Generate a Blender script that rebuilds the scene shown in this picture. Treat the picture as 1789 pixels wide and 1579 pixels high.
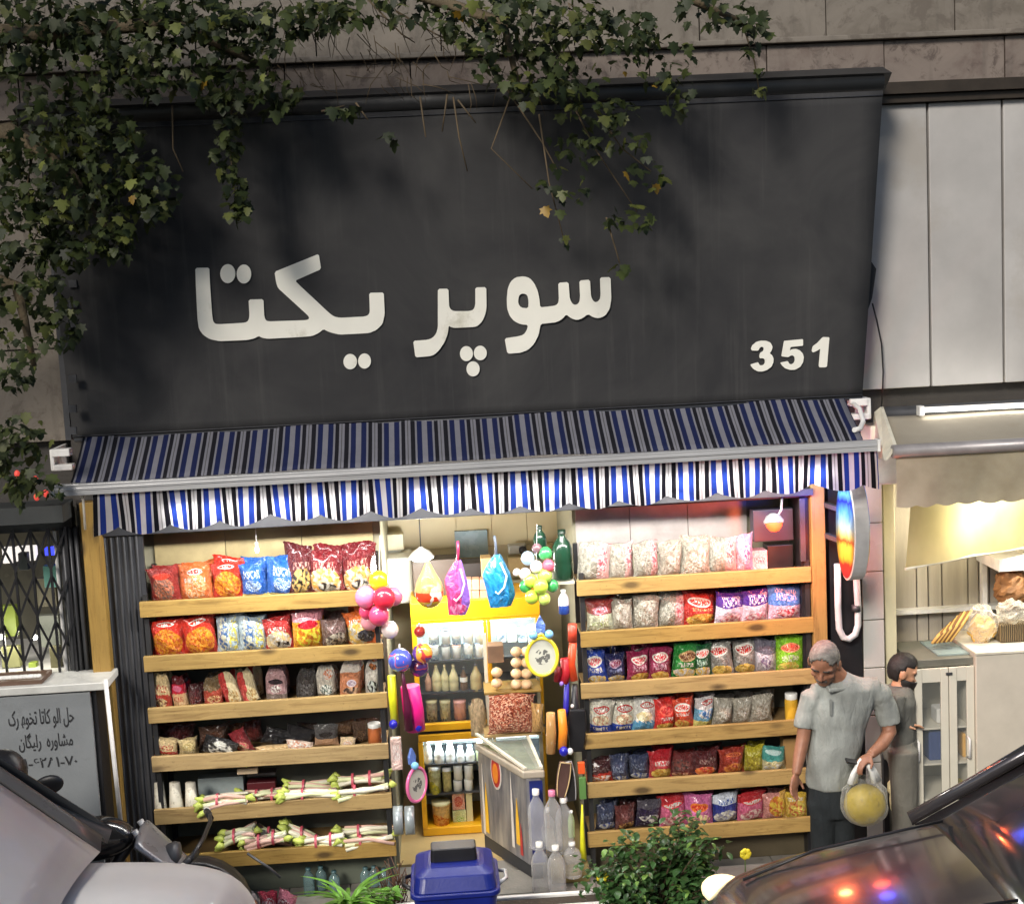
import bpy, math, random
from mathutils import Vector, Matrix, noise as mnoise

for _o in list(bpy.data.objects):
    bpy.data.objects.remove(_o)
random.seed(7)
SC = bpy.context.scene
COL = SC.collection
rad = math.radians

# ------------------------------------------------------------------ camera
F_PX, PW, PH = 2500.0, 1789.0, 1579.0
PITCH, YAW, ROLL = rad(6.785), rad(2.833), rad(-2.792)
CAM = Vector((-0.445, -9.0, 3.9))
FW = Vector((math.sin(YAW) * math.cos(PITCH), math.cos(YAW) * math.cos(PITCH), -math.sin(PITCH)))
_rt = Vector((math.cos(YAW), -math.sin(YAW), 0))
_up = _rt.cross(FW)
RT = math.cos(ROLL) * _rt + math.sin(ROLL) * _up
UP = -math.sin(ROLL) * _rt + math.cos(ROLL) * _up
cam_d = bpy.data.cameras.new('camera')
cam_d.sensor_width = 36
cam_d.lens = F_PX / PW * 36
cam_d.clip_start, cam_d.clip_end = 0.1, 200
cam = bpy.data.objects.new('camera', cam_d)
COL.objects.link(cam)
m3 = Matrix((RT, UP, -FW)).transposed()
cam.matrix_world = Matrix.Translation(CAM) @ m3.to_4x4()
SC.camera = cam

# ------------------------------------------------------------------ night sky, street light, exposure
w = bpy.data.worlds.new('World')
SC.world = w
w.use_nodes = True
_nt = w.node_tree
_sky = _nt.nodes.new('ShaderNodeTexSky')
_sky.sky_type = 'NISHITA'
_sky.sun_disc = False
SUN_DIR = Vector((-0.38, -0.76, 0.53)).normalized()      # from the street towards the facade, left and above
_sky.sun_elevation = math.asin(SUN_DIR.z)
_sky.sun_rotation = math.atan2(SUN_DIR.x, SUN_DIR.y)
_bg = _nt.nodes['Background']
_bg.inputs['Strength'].default_value = 0.075
_nt.links.new(_sky.outputs[0], _bg.inputs['Color'])
sun_d = bpy.data.lights.new('sun', 'SUN')
sun_d.energy = 2.35
sun_d.angle = rad(14)
sun_d.color = (1.0, 0.93, 0.84)
sun = bpy.data.objects.new('sun', sun_d)
COL.objects.link(sun)
sun.rotation_euler = SUN_DIR.to_track_quat('Z', 'Y').to_euler()
SC.view_settings.view_transform = 'Standard'
SC.view_settings.look = 'None'
SC.view_settings.exposure = 0.45
SC.view_settings.gamma = 1.0
SC.view_settings.use_curve_mapping = False
SC.cycles.max_bounces = 6
SC.cycles.diffuse_bounces = 3
SC.cycles.glossy_bounces = 3
SC.cycles.transmission_bounces = 4
SC.cycles.transparent_max_bounces = 10
SC.cycles.caustics_reflective = False
SC.cycles.caustics_refractive = False
SC.cycles.use_denoising = True

# ------------------------------------------------------------------ layout: a point of the photograph at a known depth
def _ray(a, b):
    return RT * ((a - PW / 2) / F_PX) - UP * ((b - PH / 2) / F_PX) + FW

def P(a, b, Y):
    d = _ray(a, b)
    return CAM + d * ((Y - CAM.y) / d.y)

def G(a, b, z=0.0):
    d = _ray(a, b)
    return CAM + d * ((z - CAM.z) / d.z)

def PL(a, b, pt, n):
    d = _ray(a, b)
    return CAM + d * ((pt - CAM).dot(n) / d.dot(n))

def R(x0, y0, x1, y1, Y):
    xm, ym = (x0 + x1) / 2, (y0 + y1) / 2
    return P(x0, ym, Y).x, P(x1, ym, Y).x, P(xm, y1, Y).z, P(xm, y0, Y).z

def S(r, g, b):
    f = lambda c: (c / 255 / 12.92) if c / 255 <= 0.04045 else ((c / 255 + 0.055) / 1.055) ** 2.4
    return (f(r), f(g), f(b))

# ------------------------------------------------------------------ objects
W = {}

def tag(o, label=None, cat=None, group=None, kind=None):
    if label: o['label'] = label
    if cat: o['category'] = cat
    if group: o['group'] = group
    if kind: o['kind'] = kind
    return o

def thing(name, label, cat, loc=(0, 0, 0), rot=(0, 0, 0), group=None, local=False):
    o = bpy.data.objects.new(name, None)
    o.empty_display_size = 0.05
    COL.objects.link(o)
    o.location = loc
    o.rotation_euler = rot
    tag(o, label, cat, group)
    W[o.name] = Vector((0, 0, 0)) if local else Vector(loc)
    return o

class MB:
    def __init__(s):
        s.v, s.f, s.uv, s.sm = [], [], [], []
    def add(s, v, f, uv=None, smooth=False):
        n = len(s.v)
        s.v += [tuple(q) for q in v]
        for k, q in enumerate(f):
            s.f.append(tuple(i + n for i in q))
            s.uv.append(uv[k] if uv else None)
            s.sm.append(smooth)
        return s
    def box(s, x0, x1, y0, y1, z0, z1):
        v = [(x0, y0, z0), (x1, y0, z0), (x1, y1, z0), (x0, y1, z0), (x0, y0, z1), (x1, y0, z1), (x1, y1, z1), (x0, y1, z1)]
        f = [(0, 3, 2, 1), (4, 5, 6, 7), (0, 1, 5, 4), (1, 2, 6, 5), (2, 3, 7, 6), (3, 0, 4, 7)]
        q = [(0, 0), (1, 0), (1, 1), (0, 1)]
        return s.add(v, f, [q] * 6)
    def obox(s, c, size, rot=(0, 0, 0)):
        from mathutils import Euler
        M = Euler(rot).to_matrix()
        x, y, z = [k / 2 for k in size]
        v = [Vector(c) + M @ Vector(p) for p in ((-x, -y, -z), (x, -y, -z), (x, y, -z), (-x, y, -z), (-x, -y, z), (x, -y, z), (x, y, z), (-x, y, z))]
        f = [(0, 3, 2, 1), (4, 5, 6, 7), (0, 1, 5, 4), (1, 2, 6, 5), (2, 3, 7, 6), (3, 0, 4, 7)]
        return s.add(v, f, [[(0, 0), (1, 0), (1, 1), (0, 1)]] * 6)
    def bar(s, a, b, wx, wy, upv=(0, 0, 1)):
        a, b = Vector(a), Vector(b)
        d = (b - a).normalized()
        u = d.cross(Vector(upv))
        if u.length < 1e-4: u = d.cross(Vector((1, 0, 0)))
        u.normalize()
        t = u.cross(d)
        v = []
        for p in (a, b):
            for i, j in ((-1, -1), (1, -1), (1, 1), (-1, 1)):
                v.append(p + u * (i * wx / 2) + t * (j * wy / 2))
        return s.add(v, [(0, 3, 2, 1), (4, 5, 6, 7), (0, 1, 5, 4), (1, 2, 6, 5), (2, 3, 7, 6), (3, 0, 4, 7)])
    def tube(s, pts, r, n=8, cap=True, smooth=True):
        pts = [Vector(p) for p in pts]
        rr = r if isinstance(r, (list, tuple)) else [r] * len(pts)
        v, f = [], []
        u = None
        for i, p in enumerate(pts):
            d = (pts[min(i + 1, len(pts) - 1)] - pts[max(i - 1, 0)])
            d = d.normalized() if d.length > 1e-9 else Vector((0, 0, 1))
            if u is None:
                u = d.orthogonal().normalized()
            u = (u - d * u.dot(d))
            u = u.normalized() if u.length > 1e-6 else d.orthogonal().normalized()
            t = d.cross(u)
            for k in range(n):
                a = 2 * math.pi * k / n
                v.append(p + (u * math.cos(a) + t * math.sin(a)) * rr[i])
        for i in range(len(pts) - 1):
            for k in range(n):
                k2 = (k + 1) % n
                f.append((i * n + k, i * n + k2, (i + 1) * n + k2, (i + 1) * n + k))
        s.add(v, f, None, smooth)
        if cap:
            m = len(s.v) - len(v)
            s.f.append(tuple(m + k for k in range(n - 1, -1, -1))); s.uv.append(None); s.sm.append(False)
            e = m + (len(pts) - 1) * n
            s.f.append(tuple(e + k for k in range(n))); s.uv.append(None); s.sm.append(False)
        return s
    def lathe(s, prof, c=(0, 0, 0), n=14, sx=1, sy=1, smooth=True, M=None):
        v, f, uv = [], [], []
        c = Vector(c)
        for j, (r, z) in enumerate(prof):
            for k in range(n):
                a = 2 * math.pi * k / n
                p = Vector((r * sx * math.cos(a), r * sy * math.sin(a), z))
                if M is not None: p = M @ p
                v.append(c + p)
        L = len(prof)
        for j in range(L - 1):
            for k in range(n):
                k2 = (k + 1) % n
                f.append((j * n + k, j * n + k2, (j + 1) * n + k2, (j + 1) * n + k))
                u0, u1 = k / n, (k + 1) / n
                uv.append([(u0, j / (L - 1)), (u1, j / (L - 1)), (u1, (j + 1) / (L - 1)), (u0, (j + 1) / (L - 1))])
        return s.add(v, f, uv, smooth)
    def ell(s, c, r, nu=14, nv=9, M=None):
        prof = [(max(1e-4, math.sin(math.pi * j / nv)), -math.cos(math.pi * j / nv)) for j in range(nv + 1)]
        if not isinstance(r, (tuple, list)): r = (r, r, r)
        D = Matrix.Diagonal(r).to_3x3()
        return s.lathe(prof, c, nu, M=(M @ D) if M is not None else D)
    def grid(s, fn, nu, nv, smooth=True, flip=False, uvr=None):
        v, f, uv = [], [], []
        for j in range(nv + 1):
            for i in range(nu + 1):
                v.append(fn(i / nu, j / nv))
        for j in range(nv):
            for i in range(nu):
                a = j * (nu + 1) + i
                q = (a, a + 1, a + nu + 2, a + nu + 1)
                t = [(i / nu, j / nv), ((i + 1) / nu, j / nv), ((i + 1) / nu, (j + 1) / nv), (i / nu, (j + 1) / nv)]
                if flip: q, t = q[::-1], t[::-1]
                f.append(q); uv.append(t)
        return s.add(v, f, uv, smooth)
    def prism(s, poly, off):
        n = len(poly)
        off = Vector(off)
        v = [Vector(p) for p in poly] + [Vector(p) + off for p in poly]
        f = [tuple(range(n - 1, -1, -1)), tuple(range(n, 2 * n))] + [(i, (i + 1) % n, n + (i + 1) % n, n + i) for i in range(n)]
        return s.add(v, f)
    def mesh(s, name, off=(0, 0, 0)):
        me = bpy.data.meshes.new(name)
        o = Vector(off)
        me.from_pydata([Vector(q) - o for q in s.v], [], s.f)
        if any(s.uv):
            ul = me.uv_layers.new(name='UVMap')
            data = []
            for q, u in zip(s.f, s.uv):
                for k in range(len(q)):
                    data += list(u[k]) if u and k < len(u) else [0.5, 0.5]
            ul.data.foreach_set('uv', data)
        me.polygons.foreach_set('use_smooth', s.sm)
        me.validate()
        me.update()
        return me
    def build(s, name, mat, parent=None, loc=None, bevel=0, rot=None, sol=0):
        off = W.get(parent.name, Vector((0, 0, 0))) if parent else Vector(loc or (0, 0, 0))
        me = s.mesh(name, off)
        if mat: me.materials.append(mat)
        o = bpy.data.objects.new(name, me)
        COL.objects.link(o)
        if parent:
            o.parent = parent
            W[o.name] = off
        else:
            o.location = off
            W[o.name] = off
        if sol:
            md = o.modifiers.new('solid', 'SOLIDIFY'); md.thickness = sol; md.offset = 0
        if bevel:
            md = o.modifiers.new('bevel', 'BEVEL'); md.width = bevel; md.segments = 2; md.limit_method = 'ANGLE'
        return o

def inst(src, name, parent=None, loc=None, rot=None, scale=None, mat=None):
    o = bpy.data.objects.new(name, src if isinstance(src, bpy.types.Mesh) else src.data)
    COL.objects.link(o)
    if parent: o.parent = parent
    if loc is not None: o.location = loc
    if rot is not None: o.rotation_euler = rot
    if scale is not None: o.scale = scale
    if mat:
        o.material_slots[0].link = 'OBJECT'
        o.material_slots[0].material = mat
    W[o.name] = Vector((0, 0, 0))
    return o

ORD = ['first', 'second', 'third', 'fourth', 'fifth', 'sixth', 'seventh', 'eighth', 'ninth', 'tenth', 'eleventh', 'twelfth', 'thirteenth']

# ------------------------------------------------------------------ materials
class NT:
    def __init__(s, name):
        s.m = bpy.data.materials.new(name)
        s.m.use_nodes = True
        s.t = s.m.node_tree
        s.p = s.t.nodes['Principled BSDF']
        s.out = s.t.nodes['Material Output']
    def n(s, typ, **kw):
        nd = s.t.nodes.new('ShaderNode' + typ)
        for k, v in kw.items():
            if k.startswith('i_'):
                key = k[2:]
                key = int(key) if key.isdigit() else key.replace('_', ' ')
                s.set(nd.inputs[key], v)
            else:
                setattr(nd, k, v)
        return nd
    def set(s, sock, v):
        if isinstance(v, bpy.types.NodeSocket): s.t.links.new(v, sock)
        elif isinstance(v, bpy.types.Node): s.t.links.new(v.outputs[0], sock)
        elif isinstance(v, (tuple, list)):
            sock.default_value = (*v, 1.0) if len(v) == 3 and len(sock.default_value) == 4 else v
        else: sock.default_value = v
    def math(s, op, a, b=0.0, c=None, clamp=False):
        nd = s.n('Math', operation=op, use_clamp=clamp)
        s.set(nd.inputs[0], a); s.set(nd.inputs[1], b)
        if c is not None: s.set(nd.inputs[2], c)
        return nd.outputs[0]
    def mix(s, f, a, b, blend='MIX'):
        nd = s.n('Mix', data_type='RGBA', blend_type=blend)
        s.set(nd.inputs[0], f); s.set(nd.inputs[6], a); s.set(nd.inputs[7], b)
        return nd.outputs[2]
    def ramp(s, fac, stops, interp='LINEAR'):
        nd = s.n('ValToRGB')
        cr = nd.color_ramp
        cr.interpolation = interp
        while len(cr.elements) < len(stops): cr.elements.new(0.5)
        for e, (p, c) in zip(cr.elements, stops):
            e.position = p
            e.color = (*c, 1) if len(c) == 3 else c
        s.set(nd.inputs[0], fac)
        return nd.outputs[0]
    def coord(s, kind='Object', scale=(1, 1, 1), seed=True):
        tc = s.n('TexCoord')
        mp = s.n('Mapping')
        s.t.links.new(tc.outputs[kind], mp.inputs['Vector'])
        mp.inputs['Scale'].default_value = scale
        if seed:
            oi = s.n('ObjectInfo')
            k = s.math('MULTIPLY', oi.outputs['Random'], 13.0)
            cmb = s.n('CombineXYZ'); s.set(cmb.inputs[0], k); s.set(cmb.inputs[1], k); s.set(cmb.inputs[2], k)
            s.t.links.new(cmb.outputs[0], mp.inputs['Location'])
        return mp.outputs[0]
    def noise(s, vec, scale=5, detail=4, rough=0.55, dist=0.0):
        nd = s.n('TexNoise', i_Scale=scale, i_Detail=detail, i_Roughness=rough, i_Distortion=dist)
        if vec is not None: s.t.links.new(vec, nd.inputs['Vector'])
        return nd.outputs[0]
    def bump(s, h, strength=0.2, dist=0.01):
        nd = s.n('Bump', i_Strength=strength, i_Distance=dist)
        s.t.links.new(h, nd.inputs['Height'])
        s.t.links.new(nd.outputs[0], s.p.inputs['Normal'])
    def fin(s, col, rough=0.5, metal=0.0, spec=0.5, trans=0.0, coat=0.0):
        s.set(s.p.inputs['Base Color'], col)
        s.set(s.p.inputs['Roughness'], rough)
        s.set(s.p.inputs['Metallic'], metal)
        s.p.inputs['Specular IOR Level'].default_value = spec
        s.p.inputs['Coat Weight'].default_value = coat
        s.p.inputs['Coat Roughness'].default_value = 0.08
        return s.m

_M = {}
def mat(name, col, rough=0.55, metal=0.0, var=0.18, scale=6.0, bump=0.08, bscale=60.0, coat=0.0, spec=0.5, stretch=(1, 1, 1), dirt=None):
    """plain surface with blotchy tone variation, roughness variation and fine relief"""
    if name in _M: return _M[name]
    t = NT(name)
    c = t.coord('Object', stretch)
    n1 = t.noise(c, scale, 5, 0.6)
    lo = tuple(max(0, k * (1 - var)) for k in col)
    hi = tuple(min(1, k * (1 + var)) for k in col)
    colr = t.ramp(n1, [(0.3, lo), (0.7, hi)])
    if dirt:
        n3 = t.noise(c, dirt[1], 6, 0.7)
        colr = t.mix(t.ramp(n3, [(dirt[2], (0, 0, 0)), (dirt[2] + 0.15, (1, 1, 1))]), colr, dirt[0])
    n2 = t.noise(c, bscale, 3)
    t.bump(n2, bump, 0.01)
    rr = t.math('MULTIPLY_ADD', n1, 0.3, rough - 0.15, clamp=True)
    _M[name] = t.fin(colr, rr, metal, spec, coat=coat)
    return _M[name]

def emit(name, col, strength):
    if name in _M: return _M[name]
    t = NT(name)
    t.fin(col, 0.5)
    t.set(t.p.inputs['Emission Color'], col)
    t.p.inputs['Emission Strength'].default_value = strength
    _M[name] = t.m
    return t.m

def clear(name, col, alpha=0.25, rough=0.08):
    """thin clear plastic or glass: mostly see-through with a gloss"""
    if name in _M: return _M[name]
    t = NT(name)
    t.fin(col, rough)
    tr = t.n('BsdfTransparent')
    mx = t.n('MixShader')
    lw = t.n('LayerWeight', i_Blend=0.35)
    n = t.noise(t.coord('Object'), 14, 3)
    t.bump(n, 0.25, 0.02)
    fac = t.math('MULTIPLY_ADD', lw.outputs['Facing'], 0.45, alpha, clamp=True)
    t.t.links.new(fac, mx.inputs[0])
    t.t.links.new(tr.outputs[0], mx.inputs[1])
    t.t.links.new(t.p.outputs[0], mx.inputs[2])
    t.t.links.new(mx.outputs[0], t.out.inputs['Surface'])
    _M[name] = t.m
    return t.m

def pine(name, light, dark, axis='x'):
    if name in _M: return _M[name]
    t = NT(name)
    sc = {'x': (1.2, 14, 14), 'z': (14, 14, 1.2), 'y': (14, 1.2, 14)}[axis]
    c = t.coord('Object', sc)
    g = t.noise(c, 2.2, 6, 0.62, 0.8)
    col = t.ramp(g, [(0.28, dark), (0.5, light), (0.72, tuple(k * 0.82 for k in light))])
    c2 = t.coord('Object', {'x': (2.3, 0, 5.5), 'z': (5.5, 0, 2.3), 'y': (5.5, 2.3, 0)}[axis])
    vo = t.n('TexVoronoi', i_Scale=1.15)
    t.t.links.new(c2, vo.inputs['Vector'])
    kn = t.ramp(vo.outputs['Distance'], [(0.09, (1, 1, 1)), (0.21, (0, 0, 0))])
    col = t.mix(t.math('MULTIPLY', kn, 0.85), col, (0.05, 0.028, 0.01))
    big = t.noise(t.coord('Object'), 2.0, 3)
    col = t.mix(t.ramp(big, [(0.45, (0, 0, 0)), (0.75, (0.45, 0.45, 0.45))]), col, tuple(k * 0.5 for k in light))
    sp = t.noise(t.coord('Object', (6, 6, 6)), 7.0, 5, 0.7)
    col = t.mix(t.ramp(sp, [(0.6, (0, 0, 0)), (0.72, (0.5, 0.5, 0.5))]), col, tuple(k * 0.35 for k in dark))
    oi = t.n('ObjectInfo'); hs = t.n('HueSaturation')
    t.set(hs.inputs['Color'], col); t.set(hs.inputs['Value'], t.math('MULTIPLY_ADD', oi.outputs['Random'], 0.3, 0.86)); t.set(hs.inputs['Saturation'], t.math('MULTIPLY_ADD', oi.outputs['Random'], -0.25, 1.1))
    t.bump(g, 0.35, 0.005)
    _M[name] = t.fin(hs.outputs[0], 0.55)
    return _M[name]

M_PINE = pine('pine_x', S(166, 136, 78), S(120, 92, 46))
M_PINEZ = pine('pine_z', S(158, 128, 72), S(116, 88, 44), 'z')
M_BLACK = mat('black_plastic', (0.012, 0.012, 0.014), 0.4)
M_DARK = mat('dark_paint', (0.03, 0.031, 0.036), 0.5)
M_DGREY = mat('dark_grey_steel', (0.06, 0.062, 0.068), 0.45, 0.3)
M_STEEL = mat('aluminium', (0.5, 0.5, 0.5), 0.4, 0.35, bscale=120, stretch=(0.3, 8, 8))
M_WHITE = mat('white_paint', (0.72, 0.71, 0.68), 0.5, dirt=((0.45, 0.42, 0.36), 3.0, 0.62))
M_CREAM = mat('cream_paint', (0.66, 0.62, 0.5), 0.55, dirt=((0.42, 0.37, 0.28), 2.0, 0.6))
M_CLEAR = clear('clear_plastic', (0.85, 0.88, 0.9), 0.16)
M_GLASS = clear('window_glass', (0.5, 0.55, 0.55), 0.03, 0.03)
# ================================================================== setting
def stone_mat(name, base, vein, warm):
    if name in _M: return _M[name]
    t = NT(name)
    c = t.coord('Object')
    n1 = t.noise(c, 2.2, 7, 0.65, 1.6)
    n2 = t.noise(c, 9.0, 5, 0.7, 0.5)
    col = t.ramp(n1, [(0.3, warm), (0.5, base), (0.72, tuple(k * 1.15 for k in base))])
    col = t.mix(t.ramp(n2, [(0.52, (0, 0, 0)), (0.62, (0.8, 0.8, 0.8))]), col, vein)
    cs = t.coord('Object', (5, 5, 0.5))
    n3 = t.noise(cs, 2.0, 4, 0.6)
    col = t.mix(t.ramp(n3, [(0.55, (0, 0, 0)), (0.75, (0.55, 0.55, 0.55))]), col, tuple(k * 0.45 for k in base))
    t.bump(n2, 0.3, 0.006)
    _M[name] = t.fin(col, 0.6)
    return _M[name]

M_STONE = stone_mat('pale_stone', (0.18, 0.155, 0.125), (0.11, 0.09, 0.07), (0.13, 0.11, 0.085))
M_VEIN = stone_mat('veined_stone', (0.18, 0.145, 0.12), (0.07, 0.05, 0.04), (0.12, 0.085, 0.07))
M_CLAD = mat('white_cladding', (0.41, 0.395, 0.375), 0.45, var=0.14, scale=1.6, bump=0.03, bscale=25, dirt=((0.36, 0.335, 0.30), 1.1, 0.52))
M_WALLDK = mat('dark_wall', (0.05, 0.045, 0.04), 0.8, bump=0.3)
M_TILEWALL = mat('cream_wall', S(206, 190, 152), 0.5, var=0.08, scale=2, bump=0.05)
M_PAVE = mat('pavement_stone', (0.2, 0.185, 0.16), 0.75, var=0.25, scale=4, bump=0.25, dirt=((0.11, 0.1, 0.09), 6, 0.6))
M_ASPHALT = mat('asphalt', (0.045, 0.045, 0.047), 0.85, var=0.3, scale=14, bump=0.5, bscale=180)

# ground: road sheet, kerb, pavement of slabs, shop floor
mb = MB(); mb.box(-40, 40, -60, -1.45, -0.5, -0.13)
tag(mb.build('road', M_ASPHALT), kind='structure')
mb = MB(); mb.box(-40, 40, -1.45, -1.32, -0.5, 0.0)
kerb = mb.build('kerb', M_STONE, bevel=0.012); tag(kerb, kind='structure')
mb = MB(); mb.box(-40, 40, -1.32, 2.6, -0.5, -0.012)
pave = mb.build('pavement', M_PAVE); tag(pave, kind='structure')
mb = MB(); mb.box(-0.196, 0.196, -0.196, 0.196, -0.012, 0.0)
_sl = mb.mesh('paving_slab'); _sl.materials.append(M_PAVE)
for ix in range(-7, 9):
    for iy in range(-4, 0):
        s_ = inst(_sl, 'paving_slab', pave, loc=(ix * 0.4 + 0.2, iy * 0.37 + 0.345, random.uniform(-0.002, 0.002)), scale=(1, 0.925, 1))
mb = MB(); mb.box(-6, 6, 0.37, 2.6, -0.012, 0.004)
tag(mb.build('shop_floor', mat('floor_tile', S(186, 160, 110), 0.35, var=0.1, scale=3)), kind='structure')
# far side of the street: what the bonnets and panes mirror
mb = MB(); mb.box(-25, 25, -30.3, -30, -0.13, 9)
fb = mb.build('opposite_building', mat('far_wall', (0.2, 0.18, 0.16), 0.8))
tag(fb, 'plain dark building across the street behind the viewer', 'building')

# ------------------------------------------------------------------ the building
bld = thing('shop_building', 'stone and panel clad building housing the night grocery', 'building', (0, 0.3, 0))
xL, xR = P(150, 1150, 0).x, P(1452, 1000, 0).x
mb = MB()
mb.box(-8, 8, 0.12, 0.5, 2.62, 8.0)                        # wall above the shop fronts
mb.box(-8, 8, 2.6, 2.8, -0.3, 2.62)                        # back wall of the rooms
mb.build('wall', M_WALLDK, bld)
mb = MB(); mb.box(-8, 8, 0.5, 2.6, 2.62, 2.75); mb.build('ceiling', M_WHITE, bld)
z_led0, z_led1, z_ch = 5.015, 5.315, 4.89
slab_w = 0.78
for row, (za, zb, y0, mt) in enumerate([(z_led0, z_led1 - 0.035, 0.03, M_VEIN), (z_led1 + 0.005, 5.98, 0.06, M_STONE), (5.99, 6.7, 0.06, M_STONE)]):
    k = 0
    x = -6.0 + (0.31 if row else 0.0)
    while x < 6:
        wd = slab_w + random.uniform(-0.05, 0.05)
        mb = MB(); mb.box(-wd / 2 + 0.004, wd / 2 - 0.004, 0, 0.09, -(zb - za) / 2 + 0.004, (zb - za) / 2 - 0.004)
        me = mb.mesh('stone_slab'); me.materials.append(mt)
        inst(me, 'stone_slab', bld, loc=(x + wd / 2, y0 - 0.3 + random.uniform(-0.004, 0.004), (za + zb) / 2))
        x += wd
mb = MB(); mb.box(-6, 6, -0.02, 0.12, z_led1 - 0.033, z_led1); mb.build('ledge', M_STONE, bld, bevel=0.006)
mb = MB(); mb.box(1.2, 6, -0.06, 0.12, z_ch + 0.05, z_led0 - 0.004); mb.box(1.2, 6, -0.02, 0.12, z_ch, z_ch + 0.045)
mb.build('metal_channel', mat('brown_metal', (0.045, 0.034, 0.024), 0.45, 0.4), bld)
# white cladding panels right of the sign
sx = [1.95, P(1624, 450, 0.03).x, P(1753, 450, 0.03).x]
sx += [sx[-1] + 0.47, sx[-1] + 0.94, sx[-1] + 1.41]
for a, b in zip(sx[:-1], sx[1:]):
    mb = MB(); mb.box(a + 0.007, b - 0.007, 0.03, 0.1, 3.10, z_ch - 0.004)
    mb.build('cladding_panel', M_CLAD, bld, bevel=0.006)
# stone facing left of the sign
for za, zb in ((3.05, 3.62), (3.63, 4.2), (4.21, 4.9)):
    for a, b in ((-3.9, -3.25), (-3.24, -2.66), (-4.9, -3.91)):
        mb = MB(); mb.box(a, b, 0.04, 0.11, za, zb); mb.build('stone_slab', M_STONE, bld)
# room walls of the shop
mb = MB()
mb.box(-2.62, -0.92, 0.40, 0.44, 0, 2.6); mb.box(0.40, 1.98, 0.40, 0.44, 0, 2.6)
mb.box(-0.92, -0.88, 0.40, 1.72, 0, 2.6); mb.box(0.40, 0.44, 0.44, 1.72, 0, 2.6)
mb.build('partition_wall', mat('grey_green_wall', S(150, 146, 124), 0.6, var=0.1), bld)
mb = MB()
for k in range(5):
    for j in range(4):
        mb.box(-0.9 + k * 0.268, -0.9 + k * 0.268 + 0.264, 1.70, 1.73, 1.24 + j * 0.34, 1.24 + j * 0.34 + 0.336)
o_ = mb.build('wall_tile', M_TILEWALL, bld); tag(o_, kind='stuff')
mb = MB(); mb.box(-0.9, 0.42, 1.725, 1.76, 0, 2.6); mb.build('back_wall', M_TILEWALL, bld)
mb = MB(); mb.box(*R(795, 926, 852, 972, 1.69)[:2], 1.66, 1.695, *R(795, 926, 852, 972, 1.69)[2:])
mb.build('vent_window', mat('blue_grey_pane', S(150, 170, 180), 0.25), bld)
# pale upper strip behind the top shelves, in sheets with seams
for a, b in ((-2.36, -1.9), (-1.895, -1.4), (-1.395, -0.93)):
    mb = MB(); mb.box(a, b, 0.375, 0.398, 2.1, 2.52); mb.build('wall_sheet', mat('sheet_l', S(176, 160, 118), 0.5), bld)
for a, b in ((0.42, 0.78), (0.785, 1.17), (1.175, 1.57)):
    mb = MB(); mb.box(a, b, 0.375, 0.398, 2.06, 2.5); mb.build('wall_sheet', mat('sheet_r', S(180, 170, 165), 0.45), bld)
# lintel over the opening, with its right end beyond the post
mb = MB(); mb.box(-2.62, 2.0, -0.02, 0.38, 2.435, 2.60); mb.build('lintel', M_DARK, bld, bevel=0.006)
mb = MB(); mb.box(0.42, 1.9, -0.10, -0.024, 2.46, 2.50); mb.build('rail', M_DGREY, bld)
# fascia between lintel and sign
mb = MB(); mb.box(-2.75, 2.25, 0.02, 0.118, 2.604, 3.2); mb.build('fascia', M_WALLDK, bld)

# corrugated dark side sheet at the left of the opening, ribs one by one
xa, xb = P(196, 1200, 0).x, P(262, 1200, 0).x
mb = MB(); mb.box(xa, xb + 0.02, 0.03, 0.06, 0, 2.435)
cs_ = mb.build('corrugated_sheet', M_DARK, bld)
n = 6
mb = MB(); mb.tube([(0, 0, 0), (0, 0, 2.42)], 0.011, 6, False)
rib = mb.mesh('rib'); rib.materials.append(M_DGREY)
for k in range(n):
    inst(rib, 'rib', cs_, loc=(xa + (k + 0.5) * (xb - xa) / n, 0.028 - 0.3, 0.005))
# timber posts
def post(px0, px1, pyt, pyb, Y, zb, label):
    zt = P((px0 + px1) / 2, pyt, Y).z
    a, b = P(px0, (pyt + pyb) / 2, Y).x, P(px1, (pyt + pyb) / 2, Y).x
    t = thing('timber_post', label, 'post', ((a + b) / 2, Y, zb), group='timber posts of the shop front')
    mb = MB(); mb.box(a, b, Y, Y + 0.09, zb + 0.02, zt); mb.build('beam', M_PINEZ, t, bevel=0.006)
    mb = MB(); mb.box(a - 0.01, b + 0.01, Y - 0.01, Y + 0.1, zb, zb + 0.02); mb.build('foot_plate', M_DGREY, t)
    return t
post(162, 194, 876, 1460, -0.08, 0.0, 'worn pine post left of the grey ribbed sheet')
post(1423, 1447, 845, 1440, -0.06, 0.0, 'pine post tinted by the neon sign beside it')
# dark jambs beside the right rack
a, b, _, _ = R(1400, 1000, 1422, 1020, 0.0)
mb = MB(); mb.box(a, b, 0.0, 0.3, 0, 2.43); mb.build('jamb', M_BLACK, bld)
a, b, _, _ = R(1452, 1100, 1506, 1110, 0.0)
mb = MB(); mb.box(a, b, 0.0, 0.1, 0, 2.6); mb.build('jamb', M_BLACK, bld)
a, b, _, _ = R(1396, 900, 1405, 950, 0.0)
mb = MB(); mb.box(a, b, -0.03, 0.0, 2.02, 2.43); mb.build('frame_tube', M_DGREY, bld)

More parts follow.
